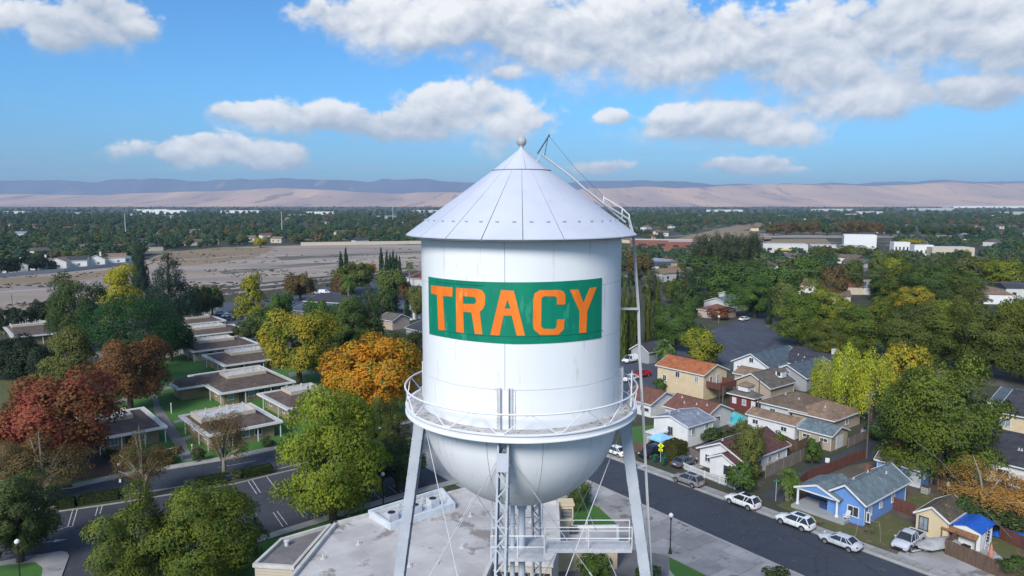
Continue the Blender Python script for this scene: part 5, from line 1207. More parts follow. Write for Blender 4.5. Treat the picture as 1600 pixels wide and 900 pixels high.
# ------------------------------------------------------------------ vehicles
TYRE = M('tyre_rubber', (.022, .022, .024), (.03, .03, .03), .85, 4, 3); RIM = M('alloy_rim', (.42, .43, .45), (.3, .3, .32), .3, 4, 2, metal=.6)
REDL = M('tail_lamp', (.42, .02, .02), (.3, .012, .012), .2, 3, 2); HEADL = M('head_lamp', (.62, .64, .68), (.5, .52, .55), .12, 3, 2, spec=.7)
CARGLASS = M('car_glass', (.022, .026, .034), (.016, .02, .026), .06, 1, 2, spec=.75)
def paint(name, c): return M(name, c, tuple(x * .93 for x in c), .22, .6, 2, spec=.6)
P_WHITE = paint('white_car_paint', (.78, .79, .80)); P_SILVER = paint('silver_car_paint', (.52, .545, .60)); P_GREY = paint('warm_grey_car_paint', (.26, .245, .25)); P_BLUE = paint('dark_blue_car_paint', (.025, .04, .16))
P_RED = paint('red_car_paint', (.52, .012, .03)); P_BLACK = paint('black_car_paint', (.02, .02, .022)); P_SLATE = paint('slate_car_paint', (.09, .105, .14)); P_PURP = paint('pale_violet_car_paint', (.45, .44, .60))

SPECS = {  # length, width, lower-body stations (x, top z, half width), glasshouse (rear base x, rear roof x, front roof x, screen base x, belt z, roof z)
    'sedan': (4.75, 1.84, [(-2.37, .74, .66), (-2.28, .90, .80), (-1.7, .99, .90), (-.5, .97, .92), (.9, .97, .92), (1.5, .92, .90), (2.1, .78, .84), (2.33, .66, .72), (2.39, .55, .60)], (-1.85, -1.05, .35, 1.25, .96, 1.44), .33),
    'suv': (4.7, 1.90, [(-2.35, .82, .74), (-2.28, 1.02, .86), (-1.6, 1.10, .94), (-.4, 1.08, .95), (.9, 1.08, .95), (1.6, 1.02, .92), (2.1, .90, .86), (2.32, .74, .76), (2.37, .6, .62)], (-2.24, -1.75, .25, 1.2, 1.07, 1.68), .37),
    'van': (4.9, 1.92, [(-2.45, 1.0, .82), (-2.42, 1.12, .90), (-1.0, 1.12, .95), (.9, 1.12, .95), (1.7, 1.06, .92), (2.2, .9, .86), (2.45, .7, .72)], (-2.42, -2.36, .75, 1.65, 1.10, 1.88), .35),
    'pickup': (5.4, 1.96, [(-2.7, .98, .88), (-2.66, 1.06, .93), (-.9, 1.08, .96), (.2, 1.08, .96), (1.4, 1.08, .96), (2.0, 1.04, .93), (2.5, .95, .88), (2.68, .8, .8)], (-.75, -.55, .75, 1.5, 1.07, 1.78), .40),
}


def vehicle(kind, name, label, p, head, pnt, group=None, rails=False):
    L, Wd, ST, (xa, xb, xc, xd, zb, zr), wr = SPECS[kind]
    root = thing(name, label, {'sedan': 'car', 'suv': 'car', 'van': 'van', 'pickup': 'pickup truck'}[kind], (p[0], p[1], .02), math.radians(head), group)
    m = MB(); vs = []; fs = []; N = 12
    for x, zt, w in ST:
        z0 = .26 if abs(x) < L / 2 - .15 else .36
        half = [(0, z0), (w * .86, z0), (w, z0 + .16), (w * 1.01, (z0 + zt) * .5), (w * .96, zt - .10), (w * .80, zt)]
        ring = [(y, z) for y, z in half] + [(0, zt + .025)] + [(-y, z) for y, z in half[:0:-1]]
        vs += [(x, y, z) for y, z in ring]
    N = len(ring)
    for i in range(len(ST) - 1):
        for j in range(N): fs.append((i * N + j, (i + 1) * N + j, (i + 1) * N + (j + 1) % N, i * N + (j + 1) % N))
    fs += [tuple(range(N)), tuple(range((len(ST) - 1) * N, len(ST) * N))[::-1]]
    m.add(vs, fs); body = ob('body', finish(m.mesh('body'), 38), pnt, root)
    bm = bmesh.new(); bm.from_mesh(body.data); bmesh.ops.recalc_face_normals(bm, faces=bm.faces); bm.to_mesh(body.data); bm.free()
    # dark glasshouse, painted roof and pillars over it
    wb, wt = Wd / 2 * .90, Wd / 2 * .68; zt = zr - .03
    m = MB(); G8 = [(xa, -wb, zb - .05), (xd, -wb, zb - .05), (xd, wb, zb - .05), (xa, wb, zb - .05), (xb, -wt, zt), (xc, -wt, zt), (xc, wt, zt), (xb, wt, zt)]
    m.add(G8, [(0, 1, 5, 4), (1, 2, 6, 5), (2, 3, 7, 6), (3, 0, 4, 7), (4, 5, 6, 7)]); m.build('windows', CARGLASS, root)
    m = MB(); e = .05; xr = [xb - e, (xb + xc) / 2, xc + e]; vs = []
    for x, dz in zip(xr, (0, .03, -.01)): vs += [(x, -wt - .03, zt - .02), (x, -wt * .6, zt + .045 + dz), (x, wt * .6, zt + .045 + dz), (x, wt + .03, zt - .02)]
    m.add(vs, [(i * 4 + j, (i + 1) * 4 + j, (i + 1) * 4 + j + 1, i * 4 + j + 1) for i in range(2) for j in range(3)]); m.add([vs[0], vs[1], vs[2], vs[3]], [(3, 2, 1, 0)])
    for s in (-1, 1):
        for (x0, x1, w) in ((xa, xb, .12), ((xa + xd) / 2 - .1, (xb + xc) / 2 - .05, .07), (xd, xc, .075), (xa * .62 + xd * .38 if kind in ('suv', 'van') else xa * .8 + xd * .2, xb * .8 + xc * .2, .06)): m.beam((x0, s * (wb + .004), zb - .04), (x1, s * (wt + .008), zt), w, .03, up=(0, 1, 0))
        if rails: m.tube([(xb + .1, s * wt * .92, zt + .08), (xc - .1, s * wt * .92, zt + .09)], .025, 6)
    if kind == 'van':
        for s in (-1, 1): m.add([(xa - .01, s * (wb + .02), zb - .05), (.35, s * (wb + .02), zb - .05), (.30, s * (wt + .03), zt), (xb - .01, s * (wt + .03), zt)], [(0, 1, 2, 3)])
        m.add([(xa - .03, -wb, zb - .05), (xa - .03, wb, zb - .05), (xb - .03, wt, zt), (xb - .03, -wt, zt)], [(0, 1, 2, 3)])
    ob('roof', m.mesh('roof'), pnt, root)
    if rails or kind == 'suv':
        m = MB(); m.box((xb + xc) / 2 + .1, 0, zt + .075, (xc - xb) * .62, wt * 1.25, .02); m.build('sunroof', CARGLASS, root)
    if kind == 'pickup':
        m = MB(); m.box(-1.72, 0, 1.075, 1.75, 1.55, .05); m.build('bed', BLACK, root)
        m = MB()
        for s in (-1, 1): m.box(-1.72, s * .86, 1.13, 1.86, .12, .12)
        m.box(-2.62, 0, 1.13, .10, 1.7, .12); m.build('bed_rail', pnt, root)
    m = MB()
    for s in (-1, 1):
        m.box(0, s * (Wd / 2 * 1.005), .34, L * .50, .03, .14)
        for x in (-.55, .42): m.box(x, s * (Wd / 2 * 1.008), .68, .02, .02, .56)
        for x in (-L * .295, L * .295 + .04): m.lathe([(0, 0), (wr * 1.16, 0)], 16); k = len(m.v) - 32; m.v[k:] = [(x + a, s * (Wd / 2 * 1.006), wr + .02 + c) for (a, c, _) in m.v[k:]]
    m.box(L / 2 - .06, 0, .36, .10, Wd * .78, .14); m.box(-L / 2 + .05, 0, .40, .10, Wd * .80, .16); m.build('cladding', BLACK, root)
    t = MB(); t.lathe([(wr * .62, -.10), (wr * .94, -.115), (wr, -.07), (wr, .07), (wr * .94, .115), (wr * .62, .10)], 18); tm = finish(t.mesh('tyre')); tm.materials.append(TYRE)
    r = MB(); r.lathe([(0, .085), (wr * .2, .095), (wr * .62, .10), (wr * .64, .02)], 14); 
    for k in range(5): a = k * 2 * math.pi / 5; r.beam((0, 0, .10), (wr * .6 * math.cos(a), wr * .6 * math.sin(a), .105), .07, .02)
    rm = r.mesh('rim'); rm.materials.append(RIM)
    for sx in (-1, 1):
        for sy in (-1, 1):
            w = ob('wheel', tm, None, root, (sx * L * .295 + (.04 if sx > 0 else 0), sy * (Wd / 2 - .06), wr)); w.rotation_euler = (-sy * math.pi / 2, 0, 0)
            ob('rim', rm, None, w)
    for s in (-1, 1):
        m = MB(); m.box(L / 2 - .14, s * Wd * .33, .72, .24, .36, .15, -s * .3); m.build('headlight', HEADL, root)
        m = MB(); m.box(-L / 2 + .10, s * Wd * .36, .86 if kind != 'sedan' else .80, .14, .34, .16 if kind == 'sedan' else .24, s * .2); m.build('tail_light', REDL, root)
        m = MB(); m.box(xd - .42, s * (Wd / 2 + .08), zb + .05, .14, .20, .14); m.build('wing_mirror', pnt, root)
    m = MB(); m.box(L / 2 - .03, 0, .50, .08, 1.0, .20); m.build('grille', BLACK, root); m = MB(); m.box(-L / 2 + .0, 0, .72, .03, .5, .13); m.build('number_plate', TRIM, root)
    return root


UP, DN, EA, WE = 129, -51, 39, 219
kg = 'cars parked along the right hand street'
vehicle('sedan', 'parked_car', 'silver sedan parked nearest, in front of the blue bungalow lawn', (38.54, 81.72), UP, P_SILVER, kg)
vehicle('suv', 'parked_car', 'white crossover with black roof glass parked before the blue bungalow porch', (35.25, 87.02), UP, P_WHITE, kg, True)
vehicle('suv', 'parked_car', 'long white estate SUV parked at the mouth of the alley', (30.65, 93.23), UP, P_WHITE, kg)
vehicle('suv', 'parked_car', 'warm grey SUV parked beside the white picket fence', (25.23, 100.81), UP, P_GREY, kg)
vehicle('sedan', 'parked_car', 'white car half hidden behind the right tower leg', (16.5, 113.15), UP, P_WHITE, kg)
vehicle('sedan', 'parked_car', 'dark slate sedan standing in the driveway by the clipped hedge', (26.42, 108.27), EA, P_SLATE)
vehicle('suv', 'parked_car', 'black open jeep in front of the blue canopy', (22.23, 112.56), WE, P_BLACK)
vehicle('pickup', 'pickup_truck', 'silver pickup nose out beside the covered boat', (46.59, 81.88), WE, P_SILVER)
vehicle('van', 'parked_van', 'small white panel van on the cross street right of the tank', (29.92, 181.28), WE, P_WHITE)
vehicle('sedan', 'parked_car', 'dark blue car behind the white panel van', (34, 185.09), WE, P_BLUE)
vehicle('pickup', 'pickup_truck', 'bright red pickup parked near the orange roofed house', (29.76, 165.56), WE, P_RED)
vehicle('sedan', 'parked_car', 'white car in front of the red pickup', (26.65, 161.89), WE, P_WHITE)
vehicle('sedan', 'parked_car', 'white sedan alone at the kerb of the wide far street', (79.45, 246.97), EA, P_WHITE)
vehicle('suv', 'parked_car', 'dark car in tree shade at the head of the wide street', (93.33, 267.69), EA, P_BLACK)
vehicle('sedan', 'parked_car', 'red car at the end of the alley under the big dark tree', (64.75, 117.18), EA, P_RED)
vehicle('sedan', 'parked_car', 'pale violet car tucked beside the willow at the alley', (62.58, 123.6), EA, P_PURP)
lg = 'cars parked on the far asphalt by the pavilions'
vehicle('sedan', 'parked_car', 'white car, first of three by the small round trees', (-104.7, 259.91), 30, P_WHITE, lg); vehicle('sedan', 'parked_car', 'white car, middle of three by the small round trees', (-99.66, 254), 30, P_WHITE, lg); vehicle('suv', 'parked_car', 'dark blue car, last of three by the small round trees', (-95.28, 248.34), 30, P_BLUE, lg)
vehicle('pickup', 'pickup_truck', 'dark pickup far out on the pale asphalt near the rail bank', (-86.69, 348.77), 20, P_BLACK)
vehicle('van', 'parked_van', 'white van on the far asphalt left of the dark low roofs', (-86.74, 319.11), 10, P_WHITE); vehicle('van', 'parked_van', 'white van beside the first one by the dark low roofs', (-83.09, 321.39), 10, P_WHITE)
vehicle('sedan', 'parked_car', 'white car under the trees close left of the tank', (-39.16, 249.73), 0, P_WHITE); vehicle('sedan', 'parked_car', 'second white car close left of the tank, nearer the dark roof', (-36.13, 245.61), 0, P_WHITE)

# covered motor boat on its trailer
bt = thing('boat', 'motor boat under a light grey cover on a trailer beside the pickup', 'boat', (*(49.57, 80.92), 0), math.radians(-160))
m = MB(); ST = [(-2.6, .95, .55, .62), (-2.4, 1.02, .50, .70), (-1.2, 1.12, .42, .74), (0.2, 1.10, .40, .80), (1.4, 1.08, .44, .82), (2.3, 1.08, .55, .85), (3.0, .55, .70, .90), (3.35, .08, .86, .95)]
vs = []
for x, w, zk, zg in ST: vs += [(x, -w, zg), (x, -w * .75, zk + .08), (x, 0, zk), (x, w * .75, zk + .08), (x, w, zg)]
m.add(vs, [(i * 5 + j, i * 5 + j + 1, (i + 1) * 5 + j + 1, (i + 1) * 5 + j) for i in range(7) for j in range(4)]); m.build('hull', M('dark_hull', (.05, .05, .06), (.03, .03, .04), .3, 1, 2), bt)
COVER = M('boat_cover', (.40, .40, .41), (.27, .27, .28), .8, 1.0, 6, bump=.7, bscale=4)
m = MB(); vs = []
for (x, w, zk, zg), h in zip(ST, (.10, .30, .42, .62, .55, .30, .15, .03)): vs += [(x, -w - .05, zg - .14), (x, -w - .03, zg + .04), (x, -w * .55, zg + h * .7), (x, 0, zg + h), (x, w * .55, zg + h * .7), (x, w + .03, zg + .04), (x, w + .05, zg - .14)]
m.add(vs, [(i * 7 + j, i * 7 + j + 1, (i + 1) * 7 + j + 1, (i + 1) * 7 + j) for i in range(7) for j in range(6)]); ob('cover', m.mesh('cover', True), COVER, bt)
m = MB()
for s in (-1, 1): m.beam((-2.4, s * .6, .38), (2.6, s * .3, .38), .08, .10)
m.beam((2.4, 0, .38), (4.1, 0, .42), .09, .09); m.beam((-.8, -.95, .34), (-.8, .95, .34), .08, .08); m.build('trailer', GALV, bt)
for s in (-1, 1): m = MB(); m.lathe([(0, -.09), (.30, -.09), (.32, 0), (.30, .09), (0, .09)], 14); w = m.build('wheel', TYRE, bt, loc=(-.8, s * 1.0, .32)); w.rotation_euler = (math.pi / 2, 0, 0)

# ------------------------------------------------------------------ fences, hedges, street furniture
def fence(name, label, pts, h, mat, bw=.145, gap=.012, cat='fence', picket=False):
    o = pts[0]; root = thing(name, label, cat, (*o, 0)); r = random.Random(len(label))
    b = MB(); ps = MB()
    for a, c in zip(pts[:-1], pts[1:]):
        L = math.dist(a, c); ang = math.atan2(c[1] - a[1], c[0] - a[0]); n = int(L / (bw + gap))
        for k in range(n):
            x, y = lerp2(a, c, (k + .5) / n); hh = h + r.uniform(-.025, .025); j = r.uniform(-.012, .012)
            b.box(x - o[0] - math.sin(ang) * j, y - o[1] + math.cos(ang) * j, hh / 2 + .04, bw, .022, hh, ang)
        for z in (.25, h * .85):
            p, q = (a[0] - o[0], a[1] - o[1], z), (c[0] - o[0], c[1] - o[1], z); ps.beam(p, q, .05, .08)
        m = max(int(L / 2.4), 1)
        for k in range(m + 1):
            x, y = lerp2(a, c, k / m); pb = MB(); pb.box(0, 0, (h + .1) / 2, .11, .11, h + .1, ang); pb.build('post', mat, root, loc=(x - o[0], y - o[1], 0))
    s = b.build('board', mat, root); s['kind'] = 'stuff'; ps.build('rail', mat, root)
    return root
fence('wood_fence', 'brown board fence along the pavement at the bottom right', [(49.66, 79.68), (51.39, 76.28), (53.43, 72.12)], 1.8, WOOD)
fence('wood_fence', 'brown board fence return beside the driveway of the tarp shed', [(49.66, 79.68), (53.09, 82.53)], 1.8, WOOD)
fence('wood_fence', 'dark red fence between blue bungalow and cream garage', [(49.51, 92.81), (51.51, 89.64)], 1.7, REDWOOD)
fence('wood_fence', 'dark red fence between the alley and the blue bungalow', [(37.98, 96.43), (42.77, 101.78), (51.79, 108.54), (55.71, 111.38)], 1.5, REDWOOD)
fence('wood_fence', 'weathered fence along the alley beside the maroon roof', [(37, 102.77), (44.74, 109.66), (50, 114.36)], 1.9, GREYWOOD)
fence('wood_fence', 'weathered fence from the green garage to the utility pole', [(55.2, 116.23), (58.84, 119.47), (61.45, 121.5)], 1.6, GREYWOOD)
fence('wood_fence', 'grey-pink board fence between driveway and white cottage', [(27.86, 111.38), (29.27, 108.27)], 1.8, GREYWOOD)
fence('wood_fence', 'dark brown fence behind the green lawn, right of the tower leg', [(18.51, 116.23), (21.21, 112.56), (23.68, 116.86)], 1.7, WOOD)
fence('wood_fence', 'dark fence behind the tarp shed at the right edge', [(58.45, 83.53), (59.33, 80.61), (60.44, 76.14)], 1.6, REDWOOD)
fence('wood_fence', 'brown fence under the golden tree', [(60.82, 100.33), (61.95, 97.1), (63.37, 91.2)], 1.5, WOOD)
fence('wood_fence', 'rusty fence panel showing through the big dark tree', [(80.31, 125.76), (83.52, 127.25)], 1.8, M('rusty_boards', (.27, .13, .06)))
fence('wood_fence', 'brown yard fence between the brown roofs and the green garage', [(44.8, 119.47), (46.19, 114.67), (48.96, 117.18)], 1.6, WOOD)
fence('picket_fence', 'white picket fence along the pavement beside the white cottage', [(25.81, 106.91), (26.69, 105.32), (31.28, 98.69), (32.95, 100.57)], 1.0, TRIM, .085, .06)

def lamp(label, p, h=4.6, group='black globe street lamps', box=False):
    r = thing('street_lamp', label, 'street lamp', (*p, 0), 0, group); b = MB()
    b.lathe([(.22, 0), (.22, .25), (.15, .35), (.13, .7), (.075, .8), (.065, h - .5), (.10, h - .45), (.12, h - .35), (.16, h - .28), (.12, h - .22), (.12, h - .18), (0, h - .18)], 12); ob('pole', finish(b.mesh('pole')), BLACK, r)
    b = MB(); b.lathe([(.10, h - .19), (.22, h - .10), (.27, h + .06), (.22, h + .22), (.10, h + .31), (.03, h + .36), (0, h + .38)], 16); ob('globe', finish(b.mesh('globe')), M('lamp_globe', (.80, .80, .78), (.7, .7, .68), .3, 3, 2), r)
    if box: b = MB(); b.box(0, -.09, h * .52, .25, .12, .42); b.build('sign_box', TRIM, r)
    return r
lamp('black globe lamp on the pale plaza right of the tower leg', (18.12, 79.68))
lamp('black globe lamp with a small white box beside the hedge strip on the left', (-53.4, 95.99), box=True)
lamp('black globe lamp beside the lot edge, left of the tower leg', (-16.97, 92.41))
lamp('black globe lamp on the grass of the traffic island', (-51.98, 73.16))
lamp('black globe lamp at the corner near the small tree, by the civic wing', (-29.27, 79.68))

def pole(label, p, h, cat='utility pole', arm=True, r=.14, name='utility_pole', mat=None):
    o = thing(name, label, cat, (*p, 0), .5); b = MB(); b.tube([(0, 0, 0), (0, 0, h)], [r, r * .65], 8); b.build('pole', mat or M('pole_wood', (.15, .13, .115), (.10, .085, .075), .9, 2, 4, stretch=(4, 4, .4)), o)
    if arm:
        b = MB(); b.box(0, 0, h - .5, 2.4, .12, .14); c = b.build('crossarm', M('pole_wood', (.15, .13, .11)), o); b = MB()
        for x in (-1.1, -.5, .5, 1.1): b.lathe([(.05, 0), (.06, .12), (0, .16)], 8, (x, 0, h - .43))
        k = b.build('insulator', GALV, c); k['kind'] = 'stuff'
    return o
pole('tall utility pole standing in the alley left of the big dark tree', (55.91, 111.38), 10.6)
pole('thin utility pole by the swimming pool', (38.07, 128.77), 7.2, arm=False); pole('thin utility pole between the red pavilion and the maroon roof', (44.95, 129.93), 8.6, arm=False)
pole('utility pole beside the light blue house left of the tank', (-25.27, 189.06), 7.0); pole('utility pole rising among the cypresses on the right', (71.15, 279.39), 12.0)
pole('pole at the far left by the bare field', (-184.77, 267.69), 6.5, arm=False); pole('second pole at the left by the bare field', (-178.1, 270.93), 4.5, arm=False)
pole('tall pale mast beyond the houses on the left', (-426.02, 807.61), 28, 'mast', False, .45, 'radio_mast', GALV); pole('tall pale mast at the back of the field near the yellow tree', (-272.77, 868.92), 30, 'mast', False, .45, 'radio_mast', GALV); pole('tall pale mast far off near the left of the roof', (-234.07, 1442.2), 34, 'mast', False, .6, 'radio_mast', GALV)
def wire(label, pts, r=.025, name='overhead_wire'):
    o = pts[0]; out = []
    for a, c in zip(pts[:-1], pts[1:]):
        L = math.dist(a, c)
        for k in range(10): t = k / 10; out.append((a[0] + (c[0] - a[0]) * t - o[0], a[1] + (c[1] - a[1]) * t - o[1], a[2] + (c[2] - a[2]) * t - L * .012 * 4 * t * (1 - t) - o[2]))
    c = pts[-1]; out.append((c[0] - o[0], c[1] - o[1], c[2] - o[2])); b = MB(); b.tube(out, r, 5)
    tag(b.build(name, M('wire', (.20, .20, .21), None, .6, 2, 2), loc=o), label, 'overhead wire')
wire('overhead wire from the alley pole down across the tarp shed', [(*(53.78, 108.15), 10.3), (*(56.91, 93.69), 6.0), (*(56.31, 78.63), 2.5)], .03)
wire('pale wire strung across the treetops on the right', [(*(62.64, 336.55), 13), (*(85.46, 337.89), 12), (*(131.73, 299.63), 12), (*(186.45, 251.93), 12)], .045)
wire('wire from the alley pole into the willow', [(*(53.78, 108.15), 10.3), (*(50.67, 114.94), 6)], .025)
wire('wire from the pole by the light blue house into the trees', [(*(-24.82, 186.37), 6.8), (*(-37.32, 198.68), 8)], .03)

def sign_post(name, label, p, h, parts, cat='sign'):
    r = thing(name, label, cat, (*p, 0), math.radians(-20)); b = MB(); b.tube([(0, 0, 0), (0, 0, h)], .035, 8); b.build('post', GALV, r)
    for nm, mat, sh, z in parts:
        b = MB(); b.prism(sh, 0, .02); o = b.build(nm, mat, r, loc=(0, -.045, z)); o.rotation_euler = (math.pi / 2, 0, 0)
    return r
YEL = M('fluorescent_yellow', (.72, .78, .01), (.66, .70, .01), .5, 2, 2)
sg = sign_post('crossing_sign', 'fluorescent yellow diamond crossing sign with arrow plate above the green bins', (23.07, 109.66), 3.1, [('diamond', YEL, [(0, -.5), (.5, 0), (0, .5), (-.5, 0)], 2.65), ('arrow_plate', YEL, [(-.32, -.2), (.32, -.2), (.32, .2), (-.32, .2)], 1.95)])
b = MB(); b.prism([(-.05, .12), (.05, .12), (.09, -.05), (.16, -.2), (.09, -.22), (0, -.06), (-.1, -.22), (-.16, -.2), (-.07, 0)], 0, .01); b.box(0, .2, .005, .12, .12, .01); w = b.build('walking_figure', BLACK, sg, loc=(0, -.07, 2.62)); w.rotation_euler = (math.pi / 2, 0, 0)
b = MB(); b.prism([(-.2, .05), (.02, .05), (.02, .11), (.2, 0), (.02, -.11), (.02, -.05), (-.2, -.05)], 0, .01); w = b.build('arrow', BLACK, sg, loc=(0, -.07, 1.95)); w.rotation_euler = (math.pi / 2, -2.4, 0)
sign_post('street_sign', 'thin street name sign pole on the corner before the small palm', (35.6, 94.7), 3.0, [('name_plate', M('sign_green', (.02, .16, .08), None, .5, 2, 2), [(-.4, -.1), (.4, -.1), (.4, .1), (-.4, .1)], 2.85)])
sign_post('stop_sign', 'pale backed road sign on the corner of the wide far street', (69.19, 241.62), 2.7, [('plate', TRIM, [(.38 * math.cos(k * math.pi / 4 + .39), .38 * math.sin(k * math.pi / 4 + .39)) for k in range(8)], 2.3)])
sign_post('road_sign', 'small white sign standing on the alley asphalt', (47.4, 106.11), 1.9, [('plate', TRIM, [(-.3, -.35), (.3, -.35), (.3, .35), (-.3, .35)], 1.6)])
BING = M('bin_green', (.02, .10, .065), (.015, .075, .05), .5, 2, 3)
for (p, lab) in (((22.27, 109.66), 'left green wheelie bin under the yellow crossing sign'), ((23.28, 108.27), 'right green wheelie bin under the yellow crossing sign'), ((24.14, 110.51), 'dark green wheelie bin behind the other two')):
    r = thing('wheelie_bin', lab, 'bin', (*p, .09), math.radians(-51), 'green wheelie bins'); b = MB(); b.add([(-.25, -.3, .05), (.25, -.3, .05), (.25, .3, .05), (-.25, .3, .05), (-.31, -.38, 1.0), (.31, -.38, 1.0), (.31, .38, 1.0), (-.31, .38, 1.0)], [(3, 2, 1, 0), (0, 1, 5, 4), (1, 2, 6, 5), (2, 3, 7, 6), (3, 0, 4, 7), (4, 5, 6, 7)]); b.build('body', BING, r)
    b = MB(); b.box(0, 0, 1.03, .68, .82, .06); b.build('lid', BING, r)
    for s in (-1, 1): b = MB(); b.lathe([(0, -.04), (.11, -.04), (.11, .04), (0, .04)], 10); w = b.build('wheel', TYRE, r, loc=(s * .3, .3, .11)); w.rotation_euler = (0, math.pi / 2, 0)
# light blue canopy tent
r = thing('canopy_tent', 'light blue pop-up canopy behind the black jeep', 'canopy', (*(24.1, 115.29), 0), math.radians(-51)); b = MB(); h = 1.5
b.add([(-h, -h, 2.1), (h, -h, 2.1), (h, h, 2.1), (-h, h, 2.1), (0, 0, 2.95), (-h, -h, 1.85), (h, -h, 1.85), (h, h, 1.85), (-h, h, 1.85)], [(0, 1, 4), (1, 2, 4), (2, 3, 4), (3, 0, 4), (5, 6, 1, 0), (6, 7, 2, 1), (7, 8, 3, 2), (8, 5, 0, 3)]); b.build('canopy', M('light_blue_canvas', (.28, .55, .80), (.22, .46, .72), .7, 1.5, 3), r)
for x in (-1, 1):
    for y in (-1, 1): b = MB(); b.box(x * 1.42, y * 1.42, 1.0, .05, .05, 2.0); b.build('leg', TRIM, r)
# blue playhouse on the lawn, little white posts and the gateway frame
r = thing('playhouse', 'small bright blue playhouse on the pavilion lawn', 'playhouse', (*(-57.38, 143.26), 0), math.radians(40)); BP = M('bright_blue_plastic', (.03, .22, .62), (.025, .18, .52), .4, 1.5, 2)
b = MB(); b.box(0, .35, .75, 1.9, .9, 1.5); b.box(0, 0, 1.52, 2.1, 1.7, .12); b.build('body', BP, r)
for x in (-.5, .5): b = MB(); b.box(x, -.12, .72, .62, .06, .9); b.build('opening', BLACK, r)
for p, lab in (((-65.12, 136.07), 'white bollard light on the grass between footpath and front pavilion'), ((-73.05, 149.16), 'white bollard light beside the path crossing'), ((-50.62, 111.97), 'white bollard light by the gate at the end of the footpath')):
    r = thing('bollard_light', lab, 'bollard light', (*p, 0), 0, 'white bollard lights'); b = MB(); b.lathe([(.10, 0), (.10, 1.8), (.15, 1.84), (.15, 2.0), (0, 2.1)], 10); b.build('post', TRIM, r); b = MB(); b.lathe([(.16, 1.86), (.16, 1.96)], 10); b.build('lens', HEADL, r)
r = thing('gateway', 'white pipe gateway at the street end of the footpath', 'gate', (*(-52.9, 109.66), 0), math.radians(35)); b = MB(); b.tube([(-1.3, 0, 0), (-1.3, 0, 2.1), (1.5, 0, 2.3), (1.5, 0, 0)], .05, 8); b.build('frame', TRIM, r); b = MB()
for k in range(5): b.tube([(1.62, .2 + k * .3, 0), (1.62, .2 + k * .3, 1.3)], .025, 6)
b.tube([(1.62, .1, 1.3), (1.62, 1.6, 1.3)], .03, 6); b.build('railing', TRIM, r)
# swing frame on the blue bungalow's lawn
r = thing('swing_frame', 'spindly cream swing frame on the lawn beside the blue bungalow', 'swing', (*(43.05, 84.21), 0), math.radians(-30)); b = MB()
for x in (-1.1, 1.1):
    for y in (-1, 1): b.tube([(x * 1.25, y * 1.0, 0), (x, 0, 2.0)], .012, 6)
b.tube([(-1.1, 0, 2.0), (1.1, 0, 2.0)], .014, 6); b.build('frame', M('cream_pipe', (.40, .37, .28), None, .5, 2, 2), r); b = MB()
for x in (-.5, -.1, .2, .6): b.tube([(x, 0, 2.0), (x, 0, .6)], .010, 5)
b.box(-.3, 0, .58, .5, .2, .04); b.box(.4, 0, .58, .5, .2, .04); b.build('seat', BLACK, r)
# porch chair, pumpkins, patio umbrella, ladder, furled tarp
r = thing('porch_chair', 'tall white slatted chair on the blue bungalow porch corner', 'chair', (*(41.99, 87.88), .45), math.radians(-60)); b = MB(); b.box(0, 0, .40, .6, .55, .05)
for x in (-.27, .27): b.box(x, -.2, .2, .06, .06, .4); b.box(x, .22, .2, .06, .06, .4); b.box(x, 0, .62, .08, .6, .04)
b.build('seat', TRIM, r); b = MB()
for k in range(5): b.beam((-.24 + k * .12, .24, .40), (-.24 + k * .12, .50, 1.15), .09, .02)
b.build('backrest', TRIM, r)
for i, (p, s, lab) in enumerate([((30.83, 107.18), .42, 'bigger orange pumpkin by the white cottage doorway'), ((31.09, 106.37), .34, 'smaller orange pumpkin right of the bigger one')]):
    r = thing('pumpkin', lab, 'pumpkin', (*p, 0)); b = MB(); b.lathe([(0, 0)] + [(s * math.sin(t) * 1.15, s * (1 - math.cos(t)) * .85) for t in [.4 + k * .35 for k in range(8)]], 14); ob('body', b.mesh('body', True), M('pumpkin_skin', (.70, .17, .02), (.58, .12, .015), .5, 3, 3), r); b = MB(); b.tube([(0, 0, s * 1.6), (.03, .02, s * 2.0)], .04, 6); b.build('stalk', WOOD, r)
r = thing('patio_umbrella', 'furled pink patio umbrella standing in the yard by the tarp shed', 'umbrella', (*(53.43, 77.58), 0)); b = MB(); b.tube([(0, 0, 0), (0, 0, 2.2)], .03, 6); b.build('pole', GALV, r); b = MB(); b.lathe([(.30, .75), (.26, 1.2), (.14, 1.9), (.03, 2.3), (0, 2.32)], 10); b.build('canopy', M('pink_canvas', (.55, .24, .18), (.45, .18, .14), .8, 2, 3), r)
r = thing('garden_table', 'low blue garden table under the furled umbrella', 'table', (*(53.41, 77), 0), .4); b = MB(); b.box(0, 0, .45, 2.0, .9, .06); b.build('top', M('dark_blue_plastic', (.03, .05, .16), None, .5, 2, 2), r)
for x in (-.85, .85):
    for y in (-.38, .38): b = MB(); b.box(x, y, .21, .06, .06, .42); b.build('leg', GALV, r)
r = thing('tarp_heap', 'blue tarpaulin draped over a heap behind the shed', 'tarp', (*(59.83, 83.53), 0), -.7); b = MB(); rr = random.Random(2); nx = 9; ny = 6
b.add([(x * .55 - 2.2, y * .35 - .9, max(0, (1 - ((x - 4) / 4.2) ** 2) * (1 - ((y - 2.5) / 2.7) ** 2)) * 1.1 + rr.uniform(0, .12)) for y in range(ny) for x in range(nx)], [(y * nx + x, y * nx + x + 1, (y + 1) * nx + x + 1, (y + 1) * nx + x) for y in range(ny - 1) for x in range(nx - 1)]); ob('sheet', b.mesh('sheet', True), TARP, r)
